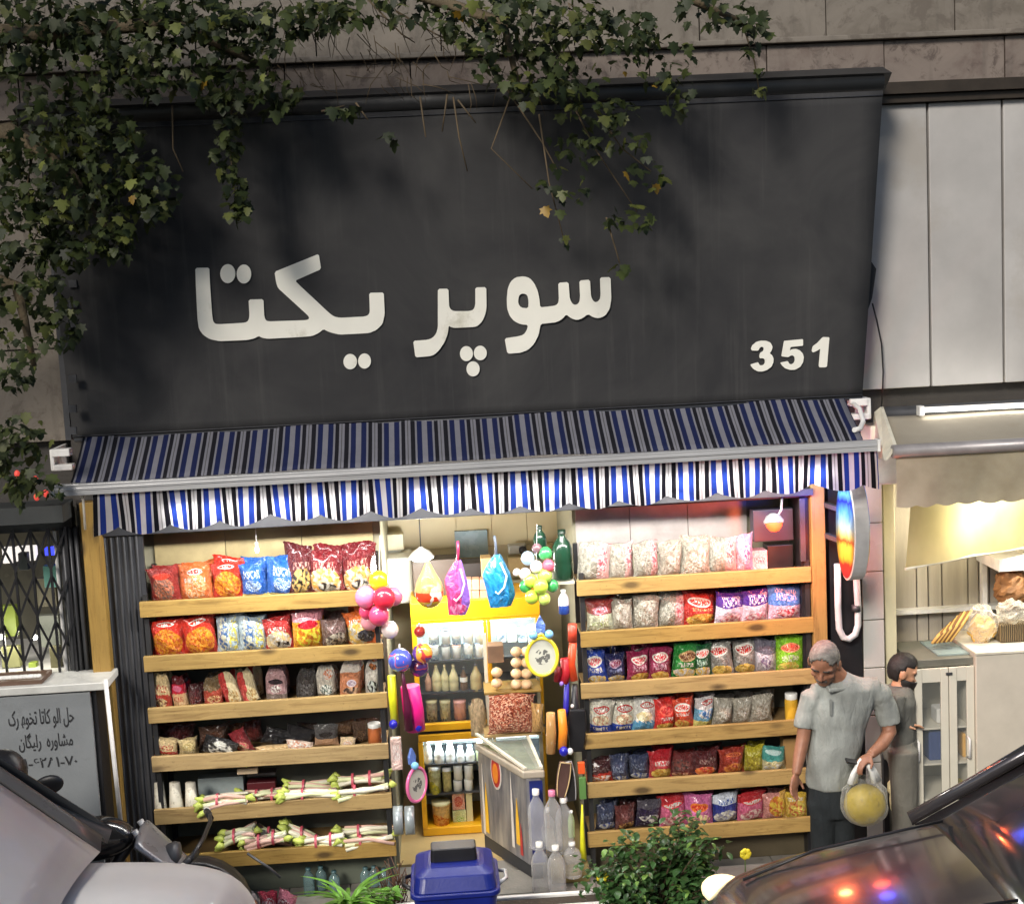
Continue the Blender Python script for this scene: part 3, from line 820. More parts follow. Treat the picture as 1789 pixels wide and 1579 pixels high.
W_, BK, CH1, CH2 = S(225, 222, 210), (0.012, 0.011, 0.012), S(236, 200, 96), S(208, 150, 50)
RED, DRED, ORG = S(190, 26, 22), S(96, 14, 18), S(222, 96, 24)
FL = {
 'clear_red': (S(150, 40, 34), dict(pic=(0.5, 0.45, 0.36, 0.34, S(196, 110, 80), S(120, 90, 78)), logo=(0.5, 0.8, 0.3, 0.08, S(210, 60, 40)))),
 'orange': (S(214, 108, 52), dict(pic=(0.5, 0.42, 0.33, 0.36, S(222, 170, 130), S(232, 140, 70)), logo=(0.5, 0.8, 0.24, 0.07, W_, RED), text=(0.55, 0.66, W_))),
 'round_chip': (S(204, 40, 14), dict(pic=(0.5, 0.42, 0.45, 0.37, S(240, 160, 40), S(206, 90, 20), 11), pw=0.03, logo=(0.5, 0.9, 0.26, 0.05, W_, S(206, 44, 16)))),
 'blue_print': (S(36, 98, 190), dict(bot=(0.13, S(226, 214, 130)), pic=(0.5, 0.4, 0.32, 0.18, S(190, 214, 236), S(36, 98, 190), 20), text=(0.6, 0.82, S(214, 226, 236)))),
 'maroon': (S(88, 18, 24), dict(pic=(0.5, 0.35, 0.36, 0.3, S(226, 190, 110), BK, 7), text=(0.6, 0.75, S(200, 150, 140)))),
 'maroon_bw': (S(112, 20, 28), dict(pic=(0.5, 0.32, 0.46, 0.34, S(226, 168, 84), S(214, 206, 190), 6), pic2=(0.55, 0.2, 0.26, 0.13, BK, W_, 6), text=(0.6, 0.78, S(214, 140, 130)))),
 'stripe_blue': (S(188, 206, 214), dict(pic=(0.3, 0.5, 0.2, 0.5, S(226, 226, 196), S(64, 110, 170), 8), pic2=(0.72, 0.5, 0.18, 0.46, S(230, 214, 96), S(180, 204, 220), 9))),
 'pink_bw': (S(196, 50, 48), dict(pic=(0.5, 0.32, 0.46, 0.32, S(232, 206, 150), S(232, 226, 214), 6), pic2=(0.62, 0.2, 0.24, 0.14, BK, W_, 6), text=(0.6, 0.74, W_))),
 'pink_yellow': (S(226, 150, 30), dict(top=(0.22, S(226, 150, 160)), pic=(0.5, 0.4, 0.4, 0.32, S(240, 226, 60), S(214, 120, 20), 6), logo=(0.5, 0.7, 0.34, 0.1, S(200, 20, 40)))),
 'brown_bw': (S(92, 70, 64), dict(pic=(0.5, 0.32, 0.4, 0.3, S(190, 180, 160), S(70, 60, 56), 7), text=(0.62, 0.82, S(150, 120, 116)))),
 'orange_bw': (S(214, 104, 36), dict(pic=(0.4, 0.36, 0.42, 0.36, S(236, 196, 96), S(220, 214, 200), 6), pic2=(0.7, 0.3, 0.28, 0.2, BK, S(60, 60, 70), 5), text=(0.66, 0.8, W_))),
 'cream_red': (S(216, 190, 140), dict(bot=(0.42, S(186, 60, 44), 0.3), pic=(0.5, 0.2, 0.3, 0.12, S(120, 50, 30), S(226, 200, 140)), text=(0.5, 0.7, S(190, 60, 50)))),
 'pink_red': (S(206, 30, 56), dict(top=(0.25, S(90, 14, 20)), bot=(0.45, S(222, 180, 130), 0.25), logo=(0.5, 0.62, 0.3, 0.1, S(236, 120, 150)), text=(0.2, 0.36, S(190, 50, 40)))),
 'dull_red': (S(70, 14, 14), dict(pic=(0.5, 0.3, 0.4, 0.22, S(110, 34, 28), S(60, 12, 12)))),
 'olive_red': (S(112, 92, 62), dict(bot=(0.55, S(176, 70, 50), 0.35), pic=(0.5, 0.25, 0.34, 0.14, S(220, 180, 120), S(150, 50, 40)))),
 'red_cream': (S(190, 56, 50), dict(side=(0.45, S(222, 204, 160)), pic=(0.6, 0.25, 0.3, 0.22, S(226, 210, 160), S(180, 140, 80)))),
 'mauve_grey': (S(176, 138, 138), dict(pic=(0.5, 0.62, 0.34, 0.08, S(60, 40, 50), BK), pic2=(0.5, 0.4, 0.24, 0.12, W_, S(120, 80, 90)), bot=(0.25, S(120, 104, 96)))),
 'dark_grey': (S(56, 52, 50), dict(pic=(0.5, 0.4, 0.34, 0.3, S(84, 80, 78), S(46, 42, 40)))),
 'white_orange': (S(204, 196, 180), dict(pic=(0.65, 0.75, 0.26, 0.16, S(216, 110, 40), W_), pic2=(0.5, 0.28, 0.32, 0.16, S(70, 90, 80), S(220, 220, 210)), bot=(0.16, S(110, 100, 84)))),
 'orange_brown': (S(196, 124, 84), dict(top=(0.3, S(220, 210, 196)), pic=(0.5, 0.2, 0.38, 0.1, S(56, 24, 14), S(226, 180, 140), 5), logo=(0.5, 0.4, 0.22, 0.1, S(214, 200, 206), S(150, 130, 150)))),
 'white_dark': (S(190, 184, 172), dict(pic=(0.55, 0.86, 0.32, 0.08, BK, S(200, 120, 60)), pic2=(0.5, 0.3, 0.36, 0.18, BK, S(196, 204, 196), 6), bot=(0.1, S(90, 80, 66)))),
 'clear_pink': (S(170, 166, 152), dict(side=(0.62, S(214, 170, 166)), pic=(0.78, 0.6, 0.14, 0.3, S(196, 100, 110), S(226, 200, 196), 12), bot=(0.08, S(220, 214, 170)))),
 'clear_lilac': (S(214, 186, 204), dict(side=(0.55, S(206, 160, 200)), pic=(0.7, 0.55, 0.2, 0.3, S(190, 96, 150), S(232, 210, 226), 12))),
 'clear_plain': (S(172, 166, 150), dict(pic=(0.5, 0.5, 0.3, 0.34, S(200, 196, 182), S(156, 146, 128), 7))),
 'red_white': (S(214, 216, 186), dict(top=(0.42, S(150, 60, 56)), pic=(0.55, 0.7, 0.3, 0.12, S(226, 190, 200), S(170, 50, 60)), text=(0.2, 0.36, S(170, 190, 120)))),
 'red_chips': (S(188, 34, 22), dict(pic=(0.5, 0.22, 0.44, 0.2, CH1, CH2, 6), logo=(0.45, 0.74, 0.36, 0.13, W_, S(200, 40, 30)), text=(0.5, 0.58, S(240, 180, 120)))),
 'purple_white': (S(222, 208, 224), dict(top=(0.42, S(74, 40, 140)), text=(0.62, 0.9, S(226, 220, 240)), pic=(0.5, 0.2, 0.36, 0.16, S(206, 130, 150), S(236, 226, 232), 8))),
 'blue_pink': (S(226, 190, 214), dict(top=(0.5, S(80, 130, 206)), text=(0.64, 0.92, S(226, 200, 236)), pic=(0.55, 0.28, 0.34, 0.14, S(190, 70, 90), S(236, 220, 232), 8))),
 'blue_chips': (S(24, 62, 160), dict(pic=(0.5, 0.16, 0.42, 0.16, CH1, W_, 8), logo=(0.5, 0.72, 0.36, 0.15, W_, S(190, 70, 80)), text=(0.4, 0.54, W_))),
 'navy_chips': (S(26, 30, 78), dict(pic=(0.5, 0.16, 0.42, 0.16, CH1, W_, 8), logo=(0.5, 0.72, 0.32, 0.13, S(150, 120, 140), S(110, 30, 50)), text=(0.42, 0.54, S(150, 160, 200)))),
 'magenta_chips': (S(140, 22, 66), dict(pic=(0.55, 0.16, 0.4, 0.16, CH1, CH2, 6), logo=(0.5, 0.74, 0.36, 0.14, W_, S(190, 40, 60)), text=(0.38, 0.58, S(226, 180, 196)))),
 'green_chips': (S(30, 130, 46), dict(pic=(0.5, 0.18, 0.44, 0.16, W_, CH1, 6), logo=(0.55, 0.68, 0.36, 0.15, S(190, 160, 110), S(96, 50, 26)), text=(0.38, 0.5, W_))),
 'dark_green_chips': (S(22, 84, 46), dict(pic=(0.5, 0.2, 0.44, 0.18, CH1, W_, 7), logo=(0.5, 0.78, 0.4, 0.12, W_, S(196, 70, 60)), text=(0.42, 0.62, S(200, 226, 206)))),
 'grey_chips': (S(142, 140, 132), dict(pic=(0.52, 0.2, 0.42, 0.18, CH1, S(196, 160, 70), 5), logo=(0.48, 0.78, 0.4, 0.14, W_, S(196, 40, 36)), text=(0.44, 0.58, S(120, 110, 100)))),
 'grey_white': (S(206, 198, 206), dict(top=(0.36, S(108, 104, 116)), pic=(0.5, 0.38, 0.22, 0.2, S(120, 100, 130), S(214, 206, 214), 8))),
 'lime': (S(128, 190, 30), dict(pic=(0.45, 0.2, 0.36, 0.16, S(214, 220, 90), CH1, 7), logo=(0.52, 0.72, 0.34, 0.11, S(226, 150, 110), S(190, 60, 40)), pic2=(0.5, 0.45, 0.3, 0.1, S(220, 230, 190), S(150, 200, 60)))),
 'white_blue': (S(222, 218, 200), dict(bot=(0.3, S(30, 66, 170)), logo=(0.5, 0.76, 0.34, 0.1, S(196, 50, 46), W_), pic=(0.5, 0.46, 0.36, 0.16, S(236, 226, 190), S(206, 150, 120), 8), text=(0.12, 0.24, W_))),
 'white_sky': (S(220, 218, 208), dict(bot=(0.34, S(90, 160, 200), 0.4), logo=(0.55, 0.8, 0.3, 0.08, S(196, 70, 56), W_), pic=(0.45, 0.5, 0.34, 0.14, S(236, 226, 190), S(226, 206, 150), 8))),
 'red_bright': (S(206, 34, 24), dict(pic=(0.5, 0.16, 0.4, 0.15, CH1, CH2, 8), logo=(0.5, 0.7, 0.34, 0.16, S(226, 90, 70), S(180, 20, 26)), text=(0.4, 0.5, W_))),
 'red_orange': (S(212, 70, 36), dict(pic=(0.45, 0.2, 0.34, 0.17, CH1, S(220, 130, 60), 7), logo=(0.5, 0.76, 0.36, 0.13, W_, S(206, 50, 40)), text=(0.5, 0.6, W_))),
 'sky_red': (S(110, 170, 200), dict(top=(0.35, S(206, 200, 196)), bot=(0.25, S(226, 214, 120)), logo=(0.55, 0.86, 0.3, 0.07, S(190, 50, 50), W_), pic=(0.5, 0.5, 0.4, 0.15, S(60, 120, 180), S(226, 226, 220), 7))),
 'red_black': (S(66, 24, 24), dict(bot=(0.5, S(190, 50, 36), 0.4), pic=(0.5, 0.24, 0.4, 0.16, S(220, 120, 70), S(236, 220, 210), 8), text=(0.6, 0.76, S(120, 100, 96)))),
 'navy_grey': (S(50, 58, 84), dict(pic=(0.55, 0.2, 0.4, 0.16, S(206, 206, 200), S(46, 70, 140), 6), text=(0.5, 0.72, S(120, 130, 150)))),
 'red_pink': (S(196, 60, 66), dict(top=(0.3, S(170, 24, 34)), pic=(0.5, 0.22, 0.42, 0.2, CH1, CH2, 7), text=(0.52, 0.68, W_))),
 'dark_red': (S(96, 26, 22), dict(pic=(0.5, 0.6, 0.36, 0.2, S(60, 44, 40), S(120, 60, 50), 8), pic2=(0.5, 0.16, 0.4, 0.13, S(206, 150, 110), S(130, 40, 30), 7))),
 'dark_chips': (S(80, 22, 22), dict(pic=(0.4, 0.26, 0.36, 0.2, S(226, 130, 60), S(206, 60, 40), 6), text=(0.56, 0.74, S(140, 110, 100)))),
 'rust': (S(150, 44, 24), dict(pic=(0.5, 0.28, 0.36, 0.22, S(226, 140, 60), S(180, 70, 30), 6), logo=(0.5, 0.8, 0.3, 0.07, S(220, 120, 70), S(150, 40, 20)))),
 'yellow_green': (S(170, 160, 36), dict(pic=(0.5, 0.4, 0.36, 0.3, S(196, 180, 60), S(150, 136, 40), 7), text=(0.72, 0.84, S(226, 220, 130)))),
 'teal_cream': (S(214, 204, 156), dict(top=(0.5, S(70, 150, 140), 0.3), logo=(0.5, 0.82, 0.34, 0.09, S(190, 226, 220), S(214, 236, 230)), pic=(0.5, 0.22, 0.4, 0.16, W_, S(226, 210, 150), 7))),
 'brown_red': (S(96, 44, 40), dict(pic=(0.5, 0.25, 0.4, 0.2, S(196, 150, 84), S(110, 60, 50), 7), text=(0.6, 0.8, S(150, 96, 90)))),
 'purple_black': (S(36, 22, 56), dict(pic=(0.5, 0.42, 0.4, 0.14, W_, S(50, 36, 70), 5), top=(0.25, S(74, 70, 78)))),
 'pink_mix': (S(206, 96, 130), dict(top=(0.3, S(170, 34, 40)), logo=(0.5, 0.72, 0.4, 0.08, S(220, 50, 50), W_), pic=(0.5, 0.24, 0.42, 0.22, S(232, 200, 190), S(190, 90, 110), 7))),
 'pink_orange': (S(196, 100, 150), dict(logo=(0.55, 0.66, 0.32, 0.14, S(226, 120, 40), S(206, 50, 40)), pic=(0.5, 0.24, 0.42, 0.2, S(226, 214, 150), S(206, 130, 150), 7))),
 'blue_white': (S(34, 48, 130), dict(top=(0.3, S(206, 214, 226)), pic=(0.5, 0.26, 0.46, 0.26, W_, S(150, 150, 170), 8), text=(0.72, 0.84, S(60, 90, 170)))),
 'pink_yellow_mix': (S(206, 140, 130), dict(pic=(0.6, 0.5, 0.36, 0.4, S(226, 190, 70), S(206, 110, 50), 6), side=(0.75, S(206, 160, 80)))),
 'yellow_mix': (S(206, 170, 60), dict(pic=(0.5, 0.45, 0.38, 0.36, S(226, 206, 96), S(196, 110, 60), 7), text=(0.75, 0.86, W_))),
}
DESC = {
 'clear_red': 'clear and red snack bag', 'orange': 'plain orange snack bag', 'round_chip': 'red bag with round orange crisp picture', 'blue_print': 'blue bag with pale print',
 'maroon': 'dark maroon bag half hidden behind', 'maroon_bw': 'maroon bag with black and white picture', 'stripe_blue': 'white bag with blue and yellow print', 'pink_bw': 'pinkish red bag with black and white picture',
 'pink_yellow': 'yellow bag with pink top', 'brown_bw': 'greyish brown bag', 'orange_bw': 'orange bag with black and white picture', 'cream_red': 'cream and red upright pouch', 'pink_red': 'bright pink and cream pouch',
 'dull_red': 'dark red pouch', 'olive_red': 'olive and red pouch', 'red_cream': 'tilted red and cream packet', 'mauve_grey': 'mauve and grey pouch', 'dark_grey': 'dark grey pouch', 'white_orange': 'white pouch with orange patch',
 'orange_brown': 'orange brown pouch with pale top', 'white_dark': 'white pouch with dark patches', 'clear_pink': 'clear bag with pink printed side', 'clear_lilac': 'clear bag with lilac side', 'clear_plain': 'plain milky clear bag',
 'red_white': 'whitish bag with red top', 'red_chips': 'red bag with crisps picture', 'purple_white': 'white bag with purple top', 'blue_pink': 'pink bag with blue top', 'blue_chips': 'bright blue crisp bag', 'navy_chips': 'navy crisp bag',
 'magenta_chips': 'magenta crisp bag', 'green_chips': 'green crisp bag', 'dark_green_chips': 'dark green crisp bag', 'grey_chips': 'grey crisp bag with red logo', 'grey_white': 'white bag with grey top', 'lime': 'lime green crisp bag',
 'white_blue': 'white bag with blue foot', 'white_sky': 'white bag with sky blue corner', 'red_bright': 'bright red crisp bag', 'red_orange': 'orange red crisp bag', 'sky_red': 'sky blue bag with pale top', 'red_black': 'black and red bag',
 'navy_grey': 'dull navy bag', 'red_pink': 'pinkish red crisp bag', 'dark_red': 'dark red bag', 'dark_chips': 'dark red bag with orange crisps', 'rust': 'rust coloured bag', 'yellow_green': 'yellow green bag', 'teal_cream': 'teal and cream bag',
 'brown_red': 'reddish brown bag', 'purple_black': 'black purple bag with white shape', 'pink_mix': 'pink and dark red bag', 'pink_orange': 'pink bag with orange logo', 'blue_white': 'blue and white bag', 'pink_yellow_mix': 'pink and yellow bag', 'yellow_mix': 'yellow bag of mixed snacks',
}
LEVEL = ['top', 'second', 'third', 'fourth', 'fifth', 'bottom']
_used_labels = {}
def bag(px0, px1, pyt, key, zdeck, rowi, side, order, tilt=0.0, pouch=False, Y=YG, dep=0.12):
    xm = (px0 + px1) / 2
    Yv = Y + random.uniform(-0.012, 0.012)
    a, b, top = P(px0, pyt + 30, Yv).x, P(px1, pyt + 30, Yv).x, P(xm, pyt, Yv).z
    z0 = zdeck + 0.02
    h = max(0.1, top - z0)
    me = random.choice(POUCH if pouch else BAGS)
    wd = (b - a) * (1.16 if not pouch else 1.0)
    base, kw = FL[key]
    o = inst(me, 'snack_pouch' if pouch else 'snack_bag', None, (( a + b) / 2, Yv, z0), (rad(random.uniform(4, 10)), tilt + rad(random.uniform(-4, 4)), rad(random.uniform(-15, 15))), (wd, dep * random.uniform(0.9, 1.15), h), film(key, base, **kw))
    tag(o, '%s, %s from left, %s shelf, %s rack' % (DESC[key], ORD[order], LEVEL[rowi], side), 'snack bag', 'snack bags on the %s rack' % side)
    return o
LEFT = [
 [(265, 313, 985, 'clear_red'), (318, 368, 983, 'orange'), (372, 422, 978, 'round_chip'), (424, 466, 978, 'blue_print'), (468, 512, 975, 'blue_print'), (500, 541, 957, 'maroon'), (543, 598, 960, 'maroon_bw'), (600, 650, 957, 'maroon_bw')],
 [(267, 322, 1078, 'round_chip'), (325, 377, 1075, 'round_chip'), (379, 419, 1073, 'stripe_blue'), (421, 462, 1072, 'stripe_blue'), (465, 511, 1072, 'pink_bw'), (515, 561, 1065, 'pink_yellow'), (565, 605, 1075, 'brown_bw'), (608, 655, 1062, 'orange_bw')],
 [(267, 300, 1172, 'cream_red'), (302, 330, 1178, 'pink_red'), (331, 355, 1192, 'dull_red'), (356, 390, 1178, 'olive_red'), (394, 424, 1168, 'red_cream', -0.22), (424, 454, 1166, 'red_cream', -0.22), (463, 501, 1167, 'mauve_grey'), (517, 552, 1165, 'dark_grey'), (554, 588, 1160, 'white_orange'), (592, 630, 1152, 'orange_brown'), (637, 663, 1150, 'white_dark')],
]
RIGHT = [
 [(1010, 1058, 945, 'clear_pink'), (1060, 1104, 945, 'clear_pink'), (1106, 1148, 945, 'clear_pink'), (1149, 1190, 940, 'clear_plain'), (1190, 1238, 935, 'clear_plain'), (1238, 1282, 932, 'clear_pink'), (1283, 1314, 930, 'clear_lilac')],
 [(1027, 1069, 1045, 'red_white'), (1071, 1103, 1042, 'clear_plain'), (1106, 1146, 1040, 'clear_plain'), (1149, 1191, 1035, 'clear_pink'), (1195, 1246, 1033, 'red_chips'), (1248, 1293, 1030, 'purple_white'), (1295, 1341, 1027, 'purple_white'), (1343, 1396, 1022, 'blue_pink')],
 [(1027, 1060, 1133, 'blue_chips'), (1061, 1091, 1135, 'navy_chips'), (1095, 1132, 1130, 'magenta_chips'), (1134, 1168, 1130, 'magenta_chips'), (1174, 1213, 1122, 'green_chips'), (1214, 1241, 1122, 'dark_green_chips'), (1243, 1280, 1118, 'grey_chips'), (1281, 1318, 1117, 'grey_chips'), (1320, 1353, 1113, 'grey_white'), (1356, 1399, 1108, 'lime')],
 [(1029, 1066, 1220, 'white_blue'), (1068, 1104, 1218, 'white_blue'), (1105, 1141, 1216, 'white_sky'), (1142, 1175, 1218, 'red_bright'), (1176, 1210, 1213, 'red_orange'), (1211, 1243, 1215, 'sky_red'), (1244, 1276, 1217, 'clear_plain'), (1278, 1310, 1215, 'clear_plain'), (1311, 1347, 1213, 'clear_plain')],
 [(1028, 1069, 1323, 'red_black'), (1069, 1098, 1315, 'navy_grey'), (1098, 1133, 1312, 'navy_grey'), (1134, 1172, 1303, 'red_pink'), (1173, 1211, 1310, 'dark_red'), (1212, 1254, 1305, 'dark_chips'), (1256, 1298, 1300, 'rust'), (1299, 1331, 1297, 'yellow_green'), (1332, 1369, 1302, 'teal_cream')],
 [(1042, 1074, 1400, 'navy_grey'), (1075, 1107, 1400, 'brown_red'), (1110, 1151, 1392, 'purple_black'), (1154, 1197, 1385, 'pink_mix'), (1199, 1241, 1382, 'pink_orange'), (1243, 1286, 1385, 'blue_white'), (1289, 1333, 1382, 'pink_mix'), (1335, 1373, 1380, 'pink_yellow_mix'), (1375, 1411, 1382, 'yellow_mix')],
]
for r, row in enumerate(LEFT):
    for k, q in enumerate(row):
        bag(q[0], q[1], q[2], q[3], LZ[r], r, 'left', k, q[4] if len(q) > 4 else 0, pouch=(r == 2), dep=0.085 if r == 2 else 0.12)
        if True:
            o = bag(q[0] + 6, q[1] + 6, q[2] - random.uniform(2, 12), q[3], LZ[r], r, 'left', k, pouch=(r == 2), Y=YG + 0.14)
            o['label'] = '%s behind the %s bag, %s shelf, left rack' % (DESC[q[3]], ORD[k], LEVEL[r])
for r, row in enumerate(RIGHT):
    for k, q in enumerate(row):
        bag(q[0], q[1], q[2], q[3], RZ[r], r, 'right', k)
        if r > 0:   # a second bag of the same kind behind
            o = bag(q[0] + 8, q[1] + 4, q[2] - random.uniform(2, 10), q[3], RZ[r], r, 'right', k, Y=YG + 0.14)
            o['label'] = '%s behind the %s bag, %s shelf, right rack' % (DESC[q[3]], ORD[k], LEVEL[r])

# ---- other goods
def small(name, label, cat, parts, group=None):
    """thing made of (part name, MB, material) pieces, base at the first piece"""
    if len(parts) == 1:
        o = parts[0][1].build(name, parts[0][2], loc=Vector([sum(c) / len(parts[0][1].v) for c in zip(*parts[0][1].v)]), bevel=parts[0][3] if len(parts[0]) > 3 else 0)
        return tag(o, label, cat, group)
    v = parts[0][1].v
    t = thing(name, label, cat, (sum(p[0] for p in v) / len(v), sum(p[1] for p in v) / len(v), min(p[2] for p in v)), group=group)
    for p in parts:
        p[1].build(p[0], p[2], t, bevel=p[3] if len(p) > 3 else 0)
    return t

def carton(px0, py0, px1, py1, Y, dep, key_or_mat, name, label, cat='box', z0=None, group=None, bev=0.004):
    a, b, za, zb = R(px0, py0, px1, py1, Y)
    mb = MB(); mb.box(a, b, Y, Y + dep, za if z0 is None else z0, zb)
    return small(name, label, cat, [(name, mb, key_or_mat, bev)], group)

# top right shelf: pink carton and dark box by the heat lamp
carton(1312, 962, 1341, 992, 0.05, 0.12, film('pinkbox', S(214, 160, 160), text=(0.4, 0.7, S(190, 90, 100))), 'carton', 'pinkish carton right of the clear bags on the top right shelf', z0=RZ[0] + 0.019)
carton(1341, 952, 1386, 992, 0.1, 0.14, M_BLACK, 'speaker_box', 'black box beneath the glowing red lamp on the top right shelf', z0=RZ[0] + 0.019)
# fourth left shelf: jumble of packets
def flop(px0, py0, px1, py1, key, Y, tilt, dep, label, z0):
    a, b, za, zb = R(px0, py0, px1, py1, Y)
    base, kw = FL[key] if isinstance(key, str) else key
    nm = key if isinstance(key, str) else 'x%d' % len(_bagn)
    o = inst(random.choice(BAGS), 'snack_packet', None, ((a + b) / 2, Y, z0), (rad(12), tilt, rad(random.uniform(-15, 15))), (b - a, dep, zb - z0), film(nm, base, **kw))
    return tag(o, label, 'snack packet', 'loose packets on the left rack')
z4 = LZ[3] + 0.02
flop(268, 1285, 310, 1322, 'cream_red', 0.03, 0.15, 0.07, 'cream and red packet at the left end of the fourth left shelf', z4)
flop(268, 1262, 340, 1300, 'dull_red', 0.18, 0.0, 0.1, 'dark red packet behind the cream ones on the fourth left shelf', z4)
flop(312, 1284, 347, 1322, (S(220, 196, 140), dict(pic=(0.5, 0.6, 0.4, 0.2, S(236, 220, 160), S(200, 170, 100)))), 0.04, 0, 0.08, 'cream packet second from left on the fourth left shelf', z4)
flop(346, 1262, 400, 1310, (S(84, 58, 44), dict(pic=(0.5, 0.5, 0.4, 0.3, S(120, 80, 60), S(60, 40, 34)))), 0.17, 0, 0.1, 'brown packet behind the black one on the fourth left shelf', z4)
flop(350, 1285, 412, 1325, (BK, dict(pic=(0.55, 0.5, 0.36, 0.4, W_, BK, 5))), 0.02, 0.25, 0.07, 'black packet with white blotches lying on the fourth left shelf', z4)
flop(414, 1268, 446, 1320, (S(150, 44, 50), dict(pic=(0.5, 0.3, 0.36, 0.24, S(226, 110, 110), S(226, 200, 150), 6))), 0.05, -0.3, 0.08, 'leaning pink red packet right of the black one', z4)
for k, (a_, b_, t_, tl, lb) in enumerate([(452, 500, 1268, 0.9, 'crumpled black bag lying left on the fourth left shelf'), (495, 546, 1264, 0.7, 'crumpled black bag lying right on the fourth left shelf')]):
    flop(a_, t_, b_, 1318, (BK, dict(pic=(0.5, 0.4, 0.3, 0.2, (0.03, 0.028, 0.03), BK))), 0.15, tl * 0.4, 0.14, lb, z4)
flop(446, 1300, 520, 1325, (S(214, 180, 130), dict(pic=(0.5, 0.6, 0.4, 0.3, S(226, 206, 160), S(190, 150, 100)))), 0.01, 0.02, 0.08, 'cream packet lying in front of the crumpled black bags', z4)
flop(500, 1292, 548, 1322, (S(216, 190, 170), dict(pic=(0.4, 0.6, 0.5, 0.4, W_, S(200, 140, 110), 8))), 0.0, 0.1, 0.07, 'whitish packet before the right black bag on the fourth left shelf', z4)
flop(549, 1262, 592, 1322, (S(88, 86, 84), dict(bot=(0.4, S(216, 170, 130)), pic=(0.5, 0.6, 0.3, 0.12, BK, S(60, 56, 54)))), 0.08, 0, 0.08, 'grey packet with peach foot on the fourth left shelf', z4)
flop(594, 1286, 621, 1320, (S(216, 190, 150), dict(pic=(0.5, 0.5, 0.3, 0.3, W_, S(210, 150, 110)))), 0.03, 0.06, 0.07, 'small cream packet right of the grey peach packet', z4)
flop(616, 1256, 645, 1318, (S(84, 62, 44), dict(pic=(0.5, 0.4, 0.3, 0.3, S(120, 90, 60), S(60, 44, 34)))), 0.1, 0, 0.08, 'brown pouch beside the copper lidded jar', z4)
for k, (a_, b_, t_, c_) in enumerate([(276, 306, 1258, S(110, 30, 28)), (306, 340, 1262, S(130, 44, 34)), (400, 430, 1258, S(120, 74, 44)), (430, 462, 1256, S(96, 40, 34)), (520, 556, 1258, S(70, 60, 52)), (586, 620, 1256, S(110, 84, 60)), (620, 660, 1252, S(90, 60, 44))]):
    flop(a_, t_, b_, 1318, (c_, dict(pic=(0.5, 0.5, 0.36, 0.3, tuple(q * 1.8 for q in c_), c_, 7))), 0.25, 0.05 * (-1) ** k, 0.08, 'dim brownish packet, back row, %s from left, fourth shelf, left rack' % ORD[k], z4)
def jar(px0, px1, pyt, pyb, Y, body, lid, label, group=None, z0=None, lidf=0.2, cat='jar', name='jar'):
    a, b, za, zb = R(px0, pyt, px1, pyb, Y)
    if z0 is not None: za = z0
    r, h, x = (b - a) / 2, zb - za, (a + b) / 2
    m1, m2 = MB(), MB()
    m1.lathe([(0.0001, 0), (r * 0.92, 0), (r, h * 0.04), (r, h * (0.92 - lidf)), (r * 0.9, h * (1 - lidf))], (x, Y, za), 14)
    m2.lathe([(r * 0.93, h * (1 - lidf)), (r * 0.95, h * 0.99), (r * 0.9, h), (0.0001, h)], (x, Y, za), 14)
    return small(name, label, cat, [('body', m1, body), ('lid', m2, lid)], group)
M_LIDW = mat('lid_white', S(216, 216, 210), 0.35, var=0.05)
jar(643, 667, 1262, 1318, 0.05, mat('copper_jar', S(160, 90, 50), 0.3), M_LIDW, 'orange brown jar with pale lid at the right end of the fourth left shelf', z0=z4)
jar(1371, 1394, 1210, 1255, 0.05, mat('yellow_jar', S(206, 160, 50), 0.3), M_LIDW, 'yellow jar with white lid at the right end of the fourth right shelf', z0=RZ[3] + 0.019)
carton(1369, 1290, 1393, 1345, 0.06, 0.1, mat('tan_box', S(150, 116, 70), 0.6), 'carton', 'tan carton at the right end of the fifth right shelf', z0=RZ[4] + 0.019)
# fifth left shelf: three paper cups turned over, boxes behind
z5 = LZ[4] + 0.02
for k, (a_, b_) in enumerate(((268, 290), (294, 319), (322, 346))):
    xa_, xb_, za_, zb_ = R(a_, 1366, b_, 1404, 0.02)
    r = (xb_ - xa_) / 2
    m1, m2 = MB(), MB()
    m1.lathe([(r * 1.0, 0.012), (r * 0.74, zb_ - z5), (0.0001, zb_ - z5)], ((xa_ + xb_) / 2, 0.02, z5), 14)
    m2.lathe([(r * 1.02, 0), (r * 1.06, 0.006), (r * 1.02, 0.012)], ((xa_ + xb_) / 2, 0.02, z5), 14)
    small('paper_cup', '%s upturned white stack of cups on the fifth left shelf' % ['leftmost', 'middle', 'rightmost'][k], 'cup', [('cup', m1, mat('cup_white', S(206, 200, 182), 0.5, dirt=(S(120, 110, 90), 30, 0.55))), ('rim', m2, M_DGREY)], 'upturned cups on the left rack')
carton(346, 1358, 426, 1395, 0.2, 0.1, mat('grey_box', S(140, 150, 150), 0.45), 'carton', 'flat grey box behind the stalks on the fifth left shelf', z0=z5)
carton(432, 1350, 482, 1366, 0.2, 0.1, mat('slate_box', S(96, 90, 92), 0.45), 'carton', 'dark grey box on top behind the fifth left shelf stalks', z0=z5 + 0.12)
carton(432, 1366, 482, 1396, 0.2, 0.1, mat('maroon_box', S(90, 30, 36), 0.45), 'carton', 'maroon box behind the fifth left shelf stalks', z0=z5)
carton(414, 1342, 450, 1352, 0.06, 0.03, mat('price_strip', S(214, 190, 160), 0.45), 'price_tag', 'pale price strip under the fourth left board', 'price tag')

